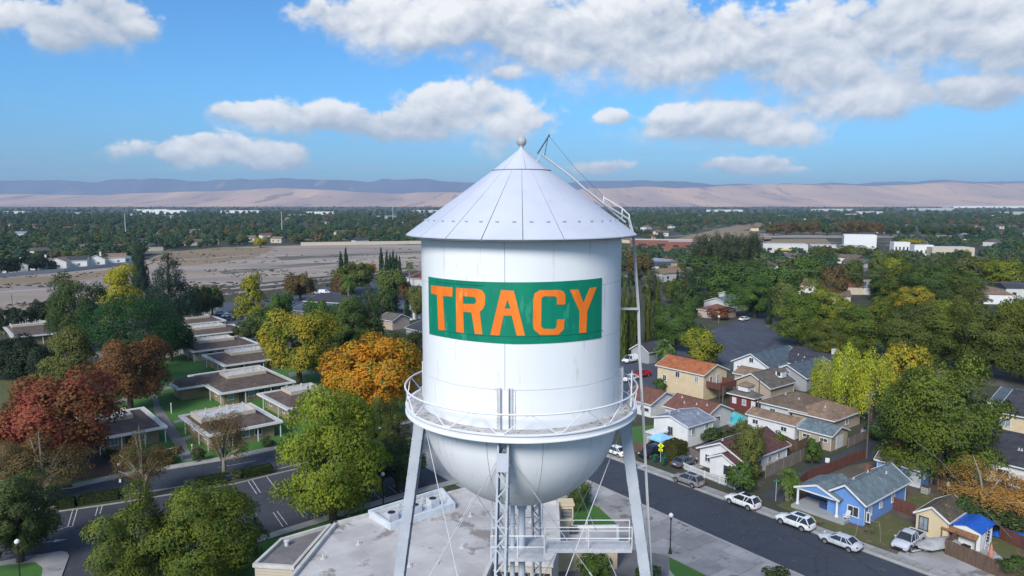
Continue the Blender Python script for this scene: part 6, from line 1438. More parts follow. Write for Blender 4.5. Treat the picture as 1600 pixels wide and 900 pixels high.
for p, lab, c in (((51.93, 79.68), 'dark wheelie bin beside the tarp shed', BING), ((50.87, 79.37), 'blue-black crate pile near the board fence', M('dark_blue_plastic', (.03, .05, .16)))):
    r = thing('yard_bin', lab, 'bin', (*p, 0), .6); b = MB(); b.box(0, 0, .5, .7, .8, 1.0); b.build('body', c, r); b = MB(); b.box(0, 0, 1.03, .76, .86, .07); b.build('lid', BLACK, r)
r = thing('ladder', 'aluminium ladder leaning on the tarp shed', 'ladder', (*(54.95, 80.61), 0), math.radians(-51)); b = MB()
for x in (-.2, .2): b.beam((x, 0, 0), (x, .7, 2.4), .05, .03)
for k in range(7): t = (k + .5) / 7; b.beam((-.2, .7 * t, 2.4 * t), (.2, .7 * t, 2.4 * t), .03, .03)
b.build('frame', GALV, r)
r = thing('satellite_dish', 'small white dish on a post behind the blue bungalow', 'dish', (*(60.18, 97.1), 0)); b = MB(); b.tube([(0, 0, 0), (0, 0, 1.4)], .04, 6); b.build('post', GALV, r); b = MB(); b.lathe([(0, 0), (.2, .03), (.38, .12)], 14); d = b.build('dish', TRIM, r, loc=(0, 0, 1.4)); d.rotation_euler = (1.1, 0, .3)

# ------------------------------------------------------------------ trees
def leaf_mesh(P, Nn, size, rs, aspect, squash=.5):
    """quads of leaves at P with shading normals Nn; coordinates are unit wide (radius 1) and unit tall"""
    n = len(P); N = Nn + rs.normal(0, .55, (n, 3)); N /= np.linalg.norm(N, axis=1, keepdims=True) + 1e-9
    fl = (N * Nn).sum(1) < 0; N[fl] *= -1
    R = rs.normal(0, 1, (n, 3)); U = np.cross(N, R); U /= np.linalg.norm(U, axis=1, keepdims=True) + 1e-9; V = np.cross(N, U)
    s = size * rs.uniform(.65, 1.35, (n, 1)); sq = np.array([1, 1, squash])
    q = np.stack([P + (-U * s) * sq, P + (-V * s * aspect) * sq, P + (U * s) * sq, P + (V * s * aspect) * sq], 1).reshape(-1, 3)
    me = bpy.data.meshes.new('crown'); me.vertices.add(n * 4); me.vertices.foreach_set('co', q.astype(np.float32).ravel())
    me.loops.add(n * 4); me.loops.foreach_set('vertex_index', np.arange(n * 4, dtype=np.int32)); me.polygons.add(n)
    me.polygons.foreach_set('loop_start', np.arange(0, n * 4, 4, dtype=np.int32)); me.polygons.foreach_set('loop_total', np.full(n, 4, dtype=np.int32))
    me.update(calc_edges=True); me.validate()
    a = me.attributes.new('rnd', 'FLOAT', 'FACE'); a.data.foreach_set('value', rs.uniform(0, 1, n).astype(np.float32))
    me.polygons.foreach_set('use_smooth', np.ones(n, dtype=bool))
    S2 = Nn * .8 + N * .45; S2 /= np.linalg.norm(S2, axis=1, keepdims=True) + 1e-9
    me.normals_split_custom_set_from_vertices(np.repeat(S2, 4, axis=0).tolist())
    return me


def unit(v): return v / (np.linalg.norm(v, axis=1, keepdims=True) + 1e-9)


def crown_shape(kind, n, seed):
    """returns leaf points, normals, clump centres"""
    rs = np.random.RandomState(seed); C = []; r = []
    def shell(k, zc, rz, lo=.55, rad=(.22, .36), wob=.16, low=-.75):
        out = []
        ph = rs.uniform(0, 6.28, 4)
        while len(out) < k:
            d = rs.normal(0, 1, 3); d /= np.linalg.norm(d)
            if d[2] < low: continue
            a = math.atan2(d[1], d[0]); f = 1 + wob * (math.sin(2 * a + ph[0]) * .5 + math.sin(3 * a + ph[1] + d[2] * 2) * .5 + math.sin(5 * a + ph[2]) * .35)
            t = rs.uniform(lo, 1) ** .6 * f * .80; out.append((d[0] * t, d[1] * t, zc + d[2] * rz * t * (1.05 if d[2] > 0 else .95)))
        C.extend(out); r.extend(rs.uniform(*rad, len(out)))
    leaf, asp, up = .05, .62, .25
    if kind == 'round': shell(52, .54, .50, lo=.45, rad=(.17, .33), wob=.22, low=-.85); leaf = .055
    elif kind == 'elm': shell(70, .50, .54, lo=.35, rad=(.15, .30), wob=.32, low=-1.0); leaf = .046; asp = .5
    elif kind == 'pine': shell(95, .60, .44, lo=.72, rad=(.16, .25), wob=.14, low=-.4); leaf = .036; asp = .45; up = .5
    elif kind == 'bush': shell(26, .48, .55, rad=(.28, .42), low=-.9); leaf = .085
    elif kind == 'sparse': shell(44, .58, .46, lo=.25, rad=(.16, .30), wob=.3); leaf = .042; asp = .5
    elif kind == 'conifer':
        for z in np.linspace(.10, .97, 22):
            R = (1 - z) ** .8 * .95 + .03
            for a in rs.uniform(0, 6.28, max(int(9 * R) + 1, 2)): t = R * rs.uniform(.55, 1.0); C.append((math.cos(a) * t, math.sin(a) * t, z - .05 * t)); r.append(.12 + .15 * R)
        leaf = .05; asp = .4
    elif kind == 'poplar':
        for k in range(46): z = rs.uniform(.16, .97); R = .85 * math.sin(min(z * 1.25 + .15, 1.0) * math.pi * .93) ** .7 + .08; a = rs.uniform(0, 6.28); t = R * rs.uniform(.2, .85); C.append((math.cos(a) * t, math.sin(a) * t, z)); r.append(rs.uniform(.18, .32))
        leaf = .055; up = .5
    elif kind == 'cypress':
        for z in np.linspace(.04, .96, 34): R = .8 * math.sin(min(z + .18, 1) * math.pi) ** .6 + .12; a = rs.uniform(0, 6.28); C.append((math.cos(a) * R * .45, math.sin(a) * R * .45, z)); r.append(.30 + .30 * R)
        leaf = .13; asp = .4; up = .6
    elif kind == 'willow':
        shell(40, .62, .40, lo=.35, rad=(.18, .30), wob=.25, low=-.3); leaf = .045; asp = .35
    elif kind == 'euc':
        for k in range(34): a = rs.uniform(0, 6.28); t = rs.uniform(.2, .85); z = rs.uniform(.30, .96 - .3 * t * t); C.append((math.cos(a) * t, math.sin(a) * t, z)); r.append(rs.uniform(.2, .34))
        leaf = .055; asp = .4
    C = np.array(C); r = np.array(r); w = r ** 2; ci = rs.choice(len(C), n, p=w / w.sum()); d = unit(rs.normal(0, 1, (n, 3)))
    d[:, 2] = np.where(d[:, 2] < -.35, -d[:, 2] * .6, d[:, 2]); d = unit(d)
    rad = r[ci] * (.55 + .5 * rs.rand(n) ** .6); P = C[ci] + d * rad[:, None] * np.array([1, 1, .66 if kind in ('round', 'pine') else .55])
    if kind in ('willow', 'euc'):
        k = rs.rand(n) < (.72 if kind == 'willow' else .45); P[k, 2] -= rs.rand(k.sum()) ** .8 * (.44 if kind == 'willow' else .16)
        P[:, 2] = np.maximum(P[:, 2], .05 + .1 * rs.rand(n))
    outw = P - np.array([0, 0, .5]); outw[:, 2] *= 1.6
    Nn = unit(d * .75 + unit(outw) * .6 + np.array([0, 0, up]))
    P[:, 2] = np.clip(P[:, 2], .01, None); P[:, 2] /= max(np.percentile(P[:, 2], 99.7), .5)
    h = np.percentile(np.hypot(P[:, 0], P[:, 1]), 98.5); P[:, :2] /= h
    return P, Nn, C, leaf, asp, rs


def trunk_mesh(kind, C, seed):
    rs = np.random.RandomState(seed); b = MB(); top = {'conifer': .95, 'cypress': .9, 'poplar': .8}.get(kind, .55); r0 = {'conifer': .07, 'cypress': .16, 'poplar': .06, 'bush': .05}.get(kind, .065)
    w = [rs.uniform(-.03, .03) for _ in range(4)]
    b.tube([(0, 0, -.01), (w[0], w[1], top * .35), (w[2], w[3], top * .7), (0, 0, top)], [r0 * 1.25, r0, r0 * .75, r0 * .3], 7)
    if kind in ('round', 'elm', 'sparse', 'willow', 'pine', 'euc', 'poplar', 'bush'):
        for c in C[rs.choice(len(C), min(16 if kind in ('sparse', 'poplar') else 9, len(C)), replace=False)]:
            z0 = rs.uniform(.18, .42) * (.8 if kind != 'pine' else 1.1); m = ((c[0]) * .45, (c[1]) * .45, z0 + (c[2] - z0) * .6)
            b.tube([(0, 0, z0), m, tuple(c)], [r0 * .55, r0 * .36, r0 * .10], 5)
    return b.mesh('trunk', True)


CROWNS = {}
def crown(kind, lod, variant):
    key = (kind, lod, variant)
    if key not in CROWNS:
        base = {'round': 8500, 'elm': 13000, 'pine': 10000, 'bush': 2600, 'sparse': 3600, 'conifer': 8000, 'poplar': 5200, 'cypress': 2600, 'willow': 9500, 'euc': 6000}[kind]
        n = int(base * (2.5, .85, .26)[lod]); P, Nn, C, leaf, asp, rs = crown_shape(kind, n, 11 + variant * 7 + hash_kind(kind))
        me = leaf_mesh(P, Nn, leaf * (.54, .94, 1.65)[lod], rs, asp); me.materials.append(LEAF)
        CROWNS[key] = (me, trunk_mesh(kind, C, variant + 3))
    return CROWNS[key]
def hash_kind(k): return sum(ord(c) for c in k) % 97


def frond_crown(kind):
    b = MB(); rs = random.Random(5)
    for k in range(46):
        a = rs.uniform(0, 6.28); e = rs.uniform(-.9, 1.35); L = rs.uniform(.8, 1.05); pts = []
        for j in range(6):
            t = j / 5; x = L * t * math.cos(e * (1 - .2 * t)); z = L * t * math.sin(e) - .55 * t * t; pts.append(Vector((x * math.cos(a), x * math.sin(a), z)))
        sd_ = Vector((-math.sin(a), math.cos(a), 0))
        for j in range(1, 5):
            w = .34 * math.sin((j + .6) / 5.6 * math.pi)
            for s in (-1, 1):
                for f in (0, .5):
                    p = pts[j].lerp(pts[j + 1], f); q = p + (pts[j + 1] - pts[j]) * .75 + sd_ * s * w + Vector((0, 0, -.10)); r = p + (pts[j + 1] - pts[j]) * .38
                    b.add([p, r, q], [(0, 1, 2)])
            b.add([pts[j] - sd_ * .012, pts[j] + sd_ * .012, pts[j + 1] + sd_ * .01, pts[j + 1] - sd_ * .01], [(0, 1, 2, 3)])
    me = b.mesh('crown'); a = me.attributes.new('rnd', 'FLOAT', 'FACE'); a.data.foreach_set('value', [rs.random() for _ in me.polygons]); me.materials.append(LEAF); return me
PALM_CROWN = frond_crown('palm')
b = MB(); b.tube([(0, 0, 0), (.02, 0, .5), (0, 0, 1)], [1.2, 1.0, .8], 9); PALM_TRUNK = b.mesh('trunk', True); PALM_TRUNK.materials.append(PALEBARK)

TINT = {  # first and second leaf tint
    'elm': ((.115, .130, .018), (.050, .078, .016)), 'limelit': ((.20, .195, .020), (.085, .110, .016)), 'dark': ((.032, .056, .018), (.050, .070, .020)), 'deep': ((.020, .062, .016), (.013, .042, .013)), 'blackgreen': ((.016, .028, .016), (.024, .034, .018)),
    'conifer': ((.026, .052, .030), (.018, .036, .024)), 'red': ((.185, .036, .026), (.105, .055, .018)), 'brownred': ((.15, .065, .024), (.075, .052, .018)), 'orange': ((.44, .165, .010), (.20, .155, .014)), 'goldgreen': ((.29, .215, .018), (.105, .125, .020)),
    'yellow': ((.30, .26, .020), (.18, .175, .022)), 'palegreen': ((.115, .135, .032), (.075, .098, .026)), 'brown': ((.125, .075, .030), (.075, .066, .024)), 'gold': ((.36, .20, .045), (.20, .115, .030)), 'willow': ((.33, .36, .030), (.19, .225, .025)), 'olive': ((.092, .105, .020), (.050, .068, .016)),
    'green': ((.066, .112, .020), (.040, .072, .018)), 'euc': ((.060, .072, .034), (.036, .046, .024)), 'palm': ((.055, .12, .020), (.09, .12, .028)), 'cypress': ((.018, .040, .018), (.026, .048, .020)), 'rust': ((.17, .060, .022), (.10, .055, .02)), 'greygreen': ((.075, .09, .055), (.05, .065, .04)),
}
NTREE = [0]


def tree(kind, tint, xyhw, label, group=None, cat='tree', lod=0, name=None, mirror=0):
    x, y, h, w = xyhw; NTREE[0] += 1; r = random.Random(int(x * 13 + y * 7)); i = NTREE[0]
    root = thing(name or {'palm': 'palm_tree', 'cypress': 'cypress_tree', 'conifer': 'conifer_tree', 'bush': 'shrub', 'willow': 'willow_tree'}.get(kind, 'tree'), label, {'bush': 'shrub', 'palm': 'palm'}.get(kind, cat), (x, y, 0), r.uniform(0, 6.28), group)
    c1, c2 = (tuple(v * 1.7 for v in c) for c in TINT[tint]); j = lambda c: tuple(max(.004, v * r.uniform(.9, 1.1)) for v in c)
    if kind == 'palm':
        k = ob('crown', PALM_CROWN, None, root, (0, 0, h - w * .42), 0, (w / 2, w / 2, w / 2)); t = ob('trunk', PALM_TRUNK, None, root, (0, 0, 0), 0, (.26 if h > 6 else .22, .26 if h > 6 else .22, h - w * .40))
    else:
        px = w * 1142 / math.hypot(x, y, 40); cm, tm = crown(kind, 0 if px > 70 else 1 if px > 20 else 2, i % 2)
        if not tm.materials: tm.materials.append(PALEBARK if kind in ('poplar', 'sparse') else BARK)
        k = ob('crown', cm, None, root, (0, 0, 0), 0, (w / 2, w / 2 * r.uniform(.92, 1.05), h)); t = ob('trunk', tm, None, root, (0, 0, 0), 0, (w / 2, w / 2, h))
    k.color = (*j(c1), 1); k['second_tint'] = j(c2)
    return root


T = tree
# left of the tower, near
T('elm', 'limelit', (-22.5, 88.3, 17.8, 14.8), 'big green elm lit on its left side, standing left of the tower leg')
T('elm', 'elm', (-38.2, 70.4, 11.0, 10.7), 'leafy green elm at the bottom left, its crown spilling over the lot')
T('elm', 'elm', (-31.8, 72.5, 11.5, 12.0), 'leafy green elm at the bottom, right half of the low dark mass')
T('elm', 'dark', (-55.0, 77.7, 10.5, 10.6), 'dark green tree at the lower left corner beside the island')
T('sparse', 'brown', (-62.4, 93.8, 10.0, 12.8), 'thin brown and yellow autumn tree below the red tree')
T('sparse', 'brown', (-66.5, 92.6, 9.0, 9.2), 'brown thinning tree at the left edge below the red crown')
T('round', 'red', (-68.0, 106.3, 15.0, 19.1), 'wide red autumn tree at the left')
T('round', 'brownred', (-73.1, 136.5, 14.5, 15.4), 'rust brown tree on the lawn right of the red one')
T('poplar', 'palegreen', (-90.6, 147.1, 14.8, 13.1), 'pale half bare poplar between the dark oaks and the rust brown tree')
T('pine', 'deep', (-84.2, 158.9, 19.9, 24.3), 'deep green umbrella pine with dense round crown')
T('elm', 'dark', (-118.5, 195.8, 20.7, 16.4), 'dark broad tree left of the yellow one')
T('round', 'deep', (-86.4, 182.0, 10.7, 11.3), 'deep green tree joined to the umbrella pine on its right')
T('poplar', 'yellow', (-123.7, 229.2, 20.6, 17.8), 'bright yellow tree behind the umbrella pine')
T('conifer', 'conifer', (-109.9, 232.8, 23.6, 19.7), 'tall dark conifer right of the yellow tree')
T('conifer', 'conifer', (-152.1, 298.0, 24.7, 8.9), 'slim dark conifer standing behind the yellow tree')
T('conifer', 'conifer', (-103.9, 232.8, 12.9, 9.3), 'short dark conifer beside the tall one')
T('round', 'dark', (-107.6, 248.3, 12.0, 8.8), 'small round dark tree by the three parked cars'); T('round', 'dark', (-106.5, 256.9, 10.8, 8.2), 'second small round dark tree by the parked cars')
T('poplar', 'limelit', (-83.2, 231.6, 17.7, 12.3), 'upright yellow-green tree at the edge of the far asphalt')
T('round', 'green', (-74.8, 232.8, 11.2, 9.1), 'green tree right of the upright yellow-green one'); T('round', 'green', (-70.2, 207.7, 9.9, 11.4), 'low green tree in front of the upright one'); T('round', 'dark', (-75.1, 204.8, 7.0, 9.1), 'low dark green tree by the lawn corner')
T('round', 'brown', (-86.9, 298.0, 11.4, 13.7), 'brown round tree at the edge of the rail bank')
T('round', 'goldgreen', (-47.2, 158.9, 16.7, 17.2), 'tree half gold half green on the pavilion lawn', mirror=1)
T('round', 'orange', (-26.2, 132.3, 15.5, 19.1), 'bright orange autumn tree left of the tank')
T('elm', 'green', (-42.3, 185.9, 16.4, 18.4), 'bushy green tree behind the orange one'); T('conifer', 'dark', (-36.8, 185.9, 18.7, 10.9), 'dark upright tree between green tree and palm'); T('round', 'dark', (-26.8, 174.8, 9.2, 11.8), 'dark green round tree close left of the tank')
T('round', 'olive', (-70.8, 323.7, 13.7, 18.8), 'dark olive oak under the two slim cypresses'); T('round', 'brown', (-72.1, 308.2, 9.6, 10.9), 'brownish tree left of the pale palm')
T('palm', 'palm', (-66.3, 294.0, 12.5, 7.8), 'stout pale trunked palm left of the tank')
cg = 'slim dark cypresses left of the tank'
T('cypress', 'cypress', (-99.6, 424.0, 11.6, 3.0), 'slim dark cypress, left one of the pair above the oak', cg); T('cypress', 'cypress', (-96.6, 424.0, 13.8, 3.0), 'slim dark cypress, right one of the pair above the oak', cg); T('cypress', 'cypress', (-72.7, 405.1, 14.6, 2.8), 'tallest slim cypress standing alone left of the cypress clump', cg)
for u, t in ((605, 393), (611, 397), (615.5, 392), (620, 398), (625, 400)): T('cypress', 'cypress', (-70.0, 397.9, 13.0, 2.8)[:0] or (lambda p: p)({605: (-68.3, 397.9, 13.7, 2.8), 611: (-66.5, 397.9, 11.9, 2.4), 615.5: (-64.8, 397.9, 13.7, 2.8), 620: (-63.0, 397.9, 11.6, 2.4), 625: (-60.8, 394.5, 11.1, 2.4)}[u]), 'slim dark cypress in the tight clump left of the tank', 'clump of slim cypresses')
T('palm', 'palm', (-49.6, 351.5, 12.7, 4.9), 'thin tall palm against the red roofed hall'); T('round', 'palegreen', (-49.5, 298.0, 13.2, 12.6), 'yellow-green tree below the cypress clump'); T('round', 'orange', (-78.1, 397.9, 7.0, 9.1), 'small golden tree between the cypresses')
T('round', 'palegreen', (-32.6, 248.3, 11.7, 7.5), 'light green tree hard against the tank, left side'); T('cypress', 'cypress', (-36.1, 248.3, 8.2, 2.0), 'single dark cypress in front of the white flat roof'); T('round', 'brown', (-44.2, 298.0, 7.9, 6.3), 'small brown tree below the red hall')
T('round', 'dark', (-44.0, 248.3, 10.6, 13.2), 'dusky tree in front of the pale cottage left of the tank'); T('sparse', 'greygreen', (-47.1, 241.6, 7.6, 10.7), 'grey-green thin tree beside the dusky one'); T('round', 'dark', (-53.3, 203.0, 9.1, 12.6), 'dark tree behind the gold and green one'); T('round', 'green', (-59.5, 223.4, 10.4, 9.9), 'green tree behind the dark low roofs')
sg_ = 'small autumn street trees by the pavilions'
T('sparse', 'brown', (-42.6, 104.3, 9.4, 8.9), 'small brown autumn tree in front of the front pavilion', sg_); T('sparse', 'brown', (-49.7, 94.9, 10.2, 7.7), 'small brown autumn tree beside the lamp on the left', sg_)
T('elm', 'olive', (-19.4, 110.2, 10.4, 7.9), 'olive brown tree right of the big elm'); T('round', 'dark', (-16.0, 98.7, 7.0, 8.5), 'low dark tree over the parking stalls left of the tower leg'); T('round', 'dark', (-20.0, 97.5, 7.3, 5.3), 'dark low tree behind the big elm')
T('sparse', 'dark', (-29.8, 80.3, 4.8, 2.6), 'thin young tree by the civic wing corner')
for lab, p in (('dark oak mass at the left edge below the flat pavilion roofs', (-115.4, 166.4, 9.0, 16.3)), ('dark oak right of the left edge one', (-105.9, 159.8, 8.5, 11.4)), ('low dark oak in front of the pavilion roofs', (-97.8, 153.3, 7.0, 9.6))): T('round', 'blackgreen', p, lab)
for lab, p in (('dark row tree at the left edge above the pavilion roof', (-154.6, 220.8, 8.0, 7.8)), ('second dark row tree above the pavilion roof', (-148.5, 219.4, 8.0, 7.8)), ('dark row tree left of the broad dark one', (-150.9, 234.0, 9.0, 9.1))): T('round', 'blackgreen', p, lab)
T('round', 'blackgreen', (-280.7, 405.0, 10.0, 15.7), 'dark tree at the left end of the grey wall', lod=1); T('round', 'blackgreen', (-280.1, 428.7, 9.0, 15.1), 'dark tree among the walled white houses', lod=1); T('conifer', 'conifer', (-173.2, 338.1, 20.0, 8.3), 'dark conifer right of the walled houses', lod=1)
T('round', 'yellow', (-226.1, 656.8, 9.2, 13.8), 'small bright yellow tree alone at the back of the field', lod=1)
# right of the tower
ng = 'tall dark cypresses right of the tank'
for u, vb, vt, w, lab in ((974, 560, 440, 13, 'cypress nearest the tank on its right'), (984, 555, 446, 13, 'second cypress from the tank on its right'), (993, 545, 436, 13, 'third cypress from the tank on its right'), (1012, 540, 430, 13, 'tall cypress crossing the ladder pole'), (1026, 530, 437, 12, 'last cypress of the right hand row')):
    T('cypress', 'olive', {974: (28.8, 185.9, 20.0, 2.1), 984: (31.1, 189.9, 18.6, 2.2), 993: (34.1, 198.4, 19.4, 2.3), 1012: (38.3, 203.0, 20.0, 2.3), 1026: (42.7, 212.7, 17.7, 2.3)}[u], lab, ng)
T('cypress', 'cypress', (67.9, 298.0, 12.2, 2.4), 'slim cypress in front of the pink-tan roofed house'); T('cypress', 'cypress', (71.3, 282.9, 14.6, 2.7), 'slim cypress beside the pole on the right'); T('cypress', 'cypress', (84.8, 239.0, 9.4, 2.1), 'narrow cypress on the kerb of the wide street')
T('sparse', 'greygreen', (56.3, 298.0, 13.2, 13.1), 'grey-green open tree above the cypress row'); T('round', 'brown', (62.9, 357.1, 15.7, 14.4), 'brownish tree right of the tank below the school')
T('elm', 'green', (44.3, 195.8, 13.7, 15.3), 'round green tree between cypresses and orange roofed house'); T('round', 'limelit', (46.0, 174.8, 9.8, 10.6), 'yellow-green tree just behind the orange roof'); T('palm', 'palm', (37.9, 176.9, 8.0, 6.6), 'feathery palm left of the orange roof'); T('round', 'dark', (64.0, 263.0, 10.3, 13.0), 'dark green tree with rounded top above the pink house'); T('round', 'dark', (77.0, 282.9, 5.8, 10.0), 'low dark tree beside the blue-grey roof')
T('bush', 'rust', (70.9, 248.3, 4.4, 7.5), 'rusty shrub on the corner of the wide street'); T('round', 'green', (108.7, 405.1, 10.7, 21.3), 'mid green tree left of the brick wing', lod=1)
for u, lab in ((1096, 'first'), (1117, 'second'), (1138, 'third'), (1158, 'fourth'), (1176, 'fifth')):
    T('euc', 'euc', {1096: (118.0, 453.8, 20.7, 13.5), 1117: (126.4, 453.8, 22.3, 14.3), 1138: (133.4, 449.3, 21.7, 14.2), 1158: (141.3, 449.3, 20.9, 12.6), 1176: (149.9, 453.8, 22.3, 13.5)}[u], lab + ' tall eucalyptus of the dark row in front of the bare land', 'eucalyptus row')
T('elm', 'green', (85.0, 252.6, 15.1, 20.5), 'broad green street tree over the white sedan'); T('round', 'green', (86.9, 298.0, 14.5, 18.4), 'olive tree left of the broad street tree'); T('round', 'green', (106.5, 330.8, 14.6, 23.3), 'olive tree behind the broad street tree'); T('round', 'green', (109.2, 298.0, 14.5, 18.4), 'green tree right of the broad street tree')
T('round', 'palegreen', (91.0, 241.6, 14.0, 10.7), 'light green tree at the bend of the wide street'); T('bush', 'orange', (98.9, 263.0, 4.2, 7.0), 'rust orange shrub beside the wide street')
T('elm', 'limelit', (88.7, 207.7, 17.3, 20.2), 'yellow topped green tree at the right of the wide street'); T('elm', 'elm', (80.9, 203.0, 15.5, 15.3), 'green tree leaning over the kerb of the wide street')
T('elm', 'elm', (91.1, 185.9, 15.4, 19.8), 'dark olive tree behind the willow'); T('elm', 'elm', (83.2, 187.5, 10.1, 13.3), 'low olive tree in front of the yellow topped one'); T('elm', 'olive', (98.7, 178.3, 16.1, 18.2), 'dark tree behind the golden one'); T('elm', 'elm', (104.6, 174.8, 15.6, 18.6), 'broad olive tree on the right beyond the grey cottage'); T('elm', 'olive', (109.2, 164.9, 18.4, 19.0), 'broad dark tree at the right above the dark roofs'); T('elm', 'elm', (114.5, 158.9, 17.2, 15.5), 'olive tree cut by the right edge')
T('round', 'limelit', (134.4, 218.9, 11.0, 13.6), 'bright yellow-green crown in the right hand belt'); T('round', 'limelit', (150.8, 216.0, 11.0, 11.5), 'bright yellow-green crown at the right edge'); T('round', 'goldgreen', (142.6, 256.8, 11.0, 19.0), 'gold topped tree above the dark trees on the right'); T('round', 'goldgreen', (118.1, 232.7, 10.0, 8.2), 'small yellow-green tree left of the gold topped one')
T('elm', 'green', (149.1, 259.9, 21.7, 21.0), 'largest green tree in front of the chapel'); T('elm', 'elm', (148.4, 275.9, 17.1, 17.0), 'yellowish green tree leaning on the largest one'); T('round', 'green', (163.0, 266.1, 14.2, 15.5), 'round green tree right beside the largest one'); T('elm', 'green', (152.8, 292.4, 15.0, 20.6), 'green tree left of the largest one'); T('round', 'limelit', (179.1, 337.5, 15.0, 13.6), 'light green crown touching the largest tree'); T('elm', 'olive', (158.7, 257.8, 15.0, 20.5), 'dark tree right of the largest one')
T('round', 'limelit', (219.2, 322.2, 15.0, 17.0), 'yellow-green crown far right below the pale roofs'); T('round', 'olive', (221.4, 345.7, 15.0, 24.3), 'dark crown left of the far right yellow-green one'); T('round', 'green', (142.5, 345.7, 15.0, 18.8), 'vivid green tree under the long white building'); T('round', 'brown', (131.0, 295.4, 15.0, 12.0), 'brownish green tree under the white hall'); T('round', 'olive', (149.9, 322.2, 15.0, 14.2), 'dark tree right of the brownish one'); T('round', 'palegreen', (188.0, 372.9, 15.0, 11.1), 'pale green crown beside the small white block')
T('round', 'olive', (206.9, 490.3, 11.0, 14.6), 'dark round tree before the long white building', lod=1); T('round', 'olive', (234.5, 505.2, 11.0, 26.6), 'dark tree before the tall white hall', lod=1); T('round', 'goldgreen', (327.4, 596.0, 11.0, 26.1), 'golden tree behind the chapel', lod=1)
T('willow', 'willow', (62.2, 132.3, 14.3, 7.8), 'lime yellow weeping willow, tallest of three by the brown roofs'); T('willow', 'willow', (60.8, 138.7, 9.9, 6.7), 'lime yellow weeping willow, left one with branches over the tan roof'); T('willow', 'willow', (64.8, 128.4, 13.7, 8.5), 'paler weeping willow on the right of the trio')
T('round', 'yellow', (76.3, 138.7, 12.9, 9.4), 'golden green tree behind the big dark one')
T('elm', 'elm', (60.8, 100.8, 18.3, 17.0), 'massive dark green tree between alley and white building')
T('elm', 'limelit', (62.5, 110.2, 12.3, 9.9), 'green tree at the left shoulder of the massive dark one')
T('sparse', 'gold', (59.9, 88.9, 7.6, 12.1), 'golden half bare tree in front of the white building'); T('sparse', 'gold', (63.4, 87.4, 6.2, 8.8), 'golden half bare tree at the right edge'); T('round', 'dark', (56.6, 87.0, 4.2, 5.6), 'dark green shrub tree under the golden one'); T('bush', 'dark', (59.0, 85.2, 3.4, 6.2), 'dark green bush behind the tarp shed')
T('elm', 'palegreen', (34.6, 103.5, 8.4, 4.9), 'airy light green tree before the maroon roof'); T('bush', 'green', (32.0, 98.0, 4.3, 4.6), 'round green bush at the end of the picket fence'); T('palm', 'palm', (37.2, 94.9, 5.2, 4.0), 'small bushy palm on the corner by the alley')
T('bush', 'green', (45.9, 108.0, 4.3, 2.5), 'green shrub beside the white garage door'); T('bush', 'olive', (42.0, 111.7, 4.2, 4.0), 'scrubby yard shrub among the brown roofs'); T('bush', 'dark', (33.3, 119.5, 2.4, 5.0), 'dark shrubs between the white cottage and the pool'); T('bush', 'dark', (36.9, 119.5, 1.8, 5.4), 'dark hedge below the pool'); T('bush', 'green', (31.4, 152.3, 2.8, 3.3), 'low green shrub by the orange house wall'); T('bush', 'green', (62.4, 119.5, 3.3, 5.4), 'rough green bush at the foot of the willow')
T('elm', 'green', (8.5, 70.3, 5.4, 4.3), 'young dense green tree between the annex and the terrace'); T('elm', 'green', (8.8, 92.2, 4.3, 3.7), 'young green tree on the small lawn behind the tank'); T('bush', 'dark', (14.6, 73.2, 1.9, 3.0), 'dark shrub at the foot of the right tower leg'); T('bush', 'dark', (27.9, 73.2, 1.9, 2.7), 'dark shrub at the bottom edge by the street'); T('bush', 'green', (53.6, 73.4, 2.7, 4.1), 'bright green shrub in the lower right corner')
T('bush', 'dark', (85.3, 119.5, 4.4, 4.7), 'dark shrub before the white wall on the right'); T('bush', 'green', (81.0, 119.5, 4.4, 4.3), 'green shrub left of the cream house')
for lab, p in (('clipped round shrub in the planting strip by the lot', (-40.2, 102.8, 1.5, 2.2)), ('dark shrub beside the footpath gate', (-48.7, 109.7, 2.3, 2.4)), ('low brown shrub by the gateway', (-53.2, 109.1, 2.9, 4.5)), ('dark shrub at the pavilion wall', (-63.1, 110.8, 1.7, 2.4)), ('shrub under the eave of the front pavilion', (-40.2, 116.9, 1.5, 2.7))): T('bush', 'dark' if 'brown' not in lab else 'brown', p, lab, lod=1)


def hedge(label, a, c, w, h, tint='dark', top=None, n=None):
    """clipped hedge: a leafy box with a solid core"""
    L = math.dist(a, c); rs = np.random.RandomState(int(L * 10)); n = n or int(420 * (L * w + 2 * L * h + 2 * w * h) / 4)
    root = thing('hedge', label, 'hedge', ((a[0] + c[0]) / 2, (a[1] + c[1]) / 2, 0), math.atan2(c[1] - a[1], c[0] - a[0]))
    P = []; N = []
    faces = [((0, 0, 1), L * w), ((0, -1, 0), L * h), ((0, 1, 0), L * h), ((-1, 0, 0), w * h), ((1, 0, 0), w * h)]
    tot = sum(f[1] for f in faces)
    for d, ar in faces:
        k = int(n * ar / tot); q = rs.uniform(-.5, .5, (k, 3)); d = np.array(d)
        for ax in range(3):
            if d[ax]: q[:, ax] = .5 * d[ax] * rs.uniform(.9, 1.04, k)
        q[:, 2] += .5; P.append(q * np.array([L, w, h])); N.append(np.tile(d, (k, 1)))
    P = np.concatenate(P); N = unit(np.concatenate(N).astype(float) + np.array([0, 0, .2]))
    me = leaf_mesh(P, N, .12, rs, .6, 1.0); me.materials.append(LEAF); o = ob('foliage', me, None, root); o.color = (*TINT[tint][0], 1); o['second_tint'] = TINT[top or tint][1]
    b = MB(); b.box(0, 0, h * .46, L * .93, w * .86, h * .9); b.build('stem', M('hedge_core', (.02, .035, .012), None, .9, 2, 3), root)
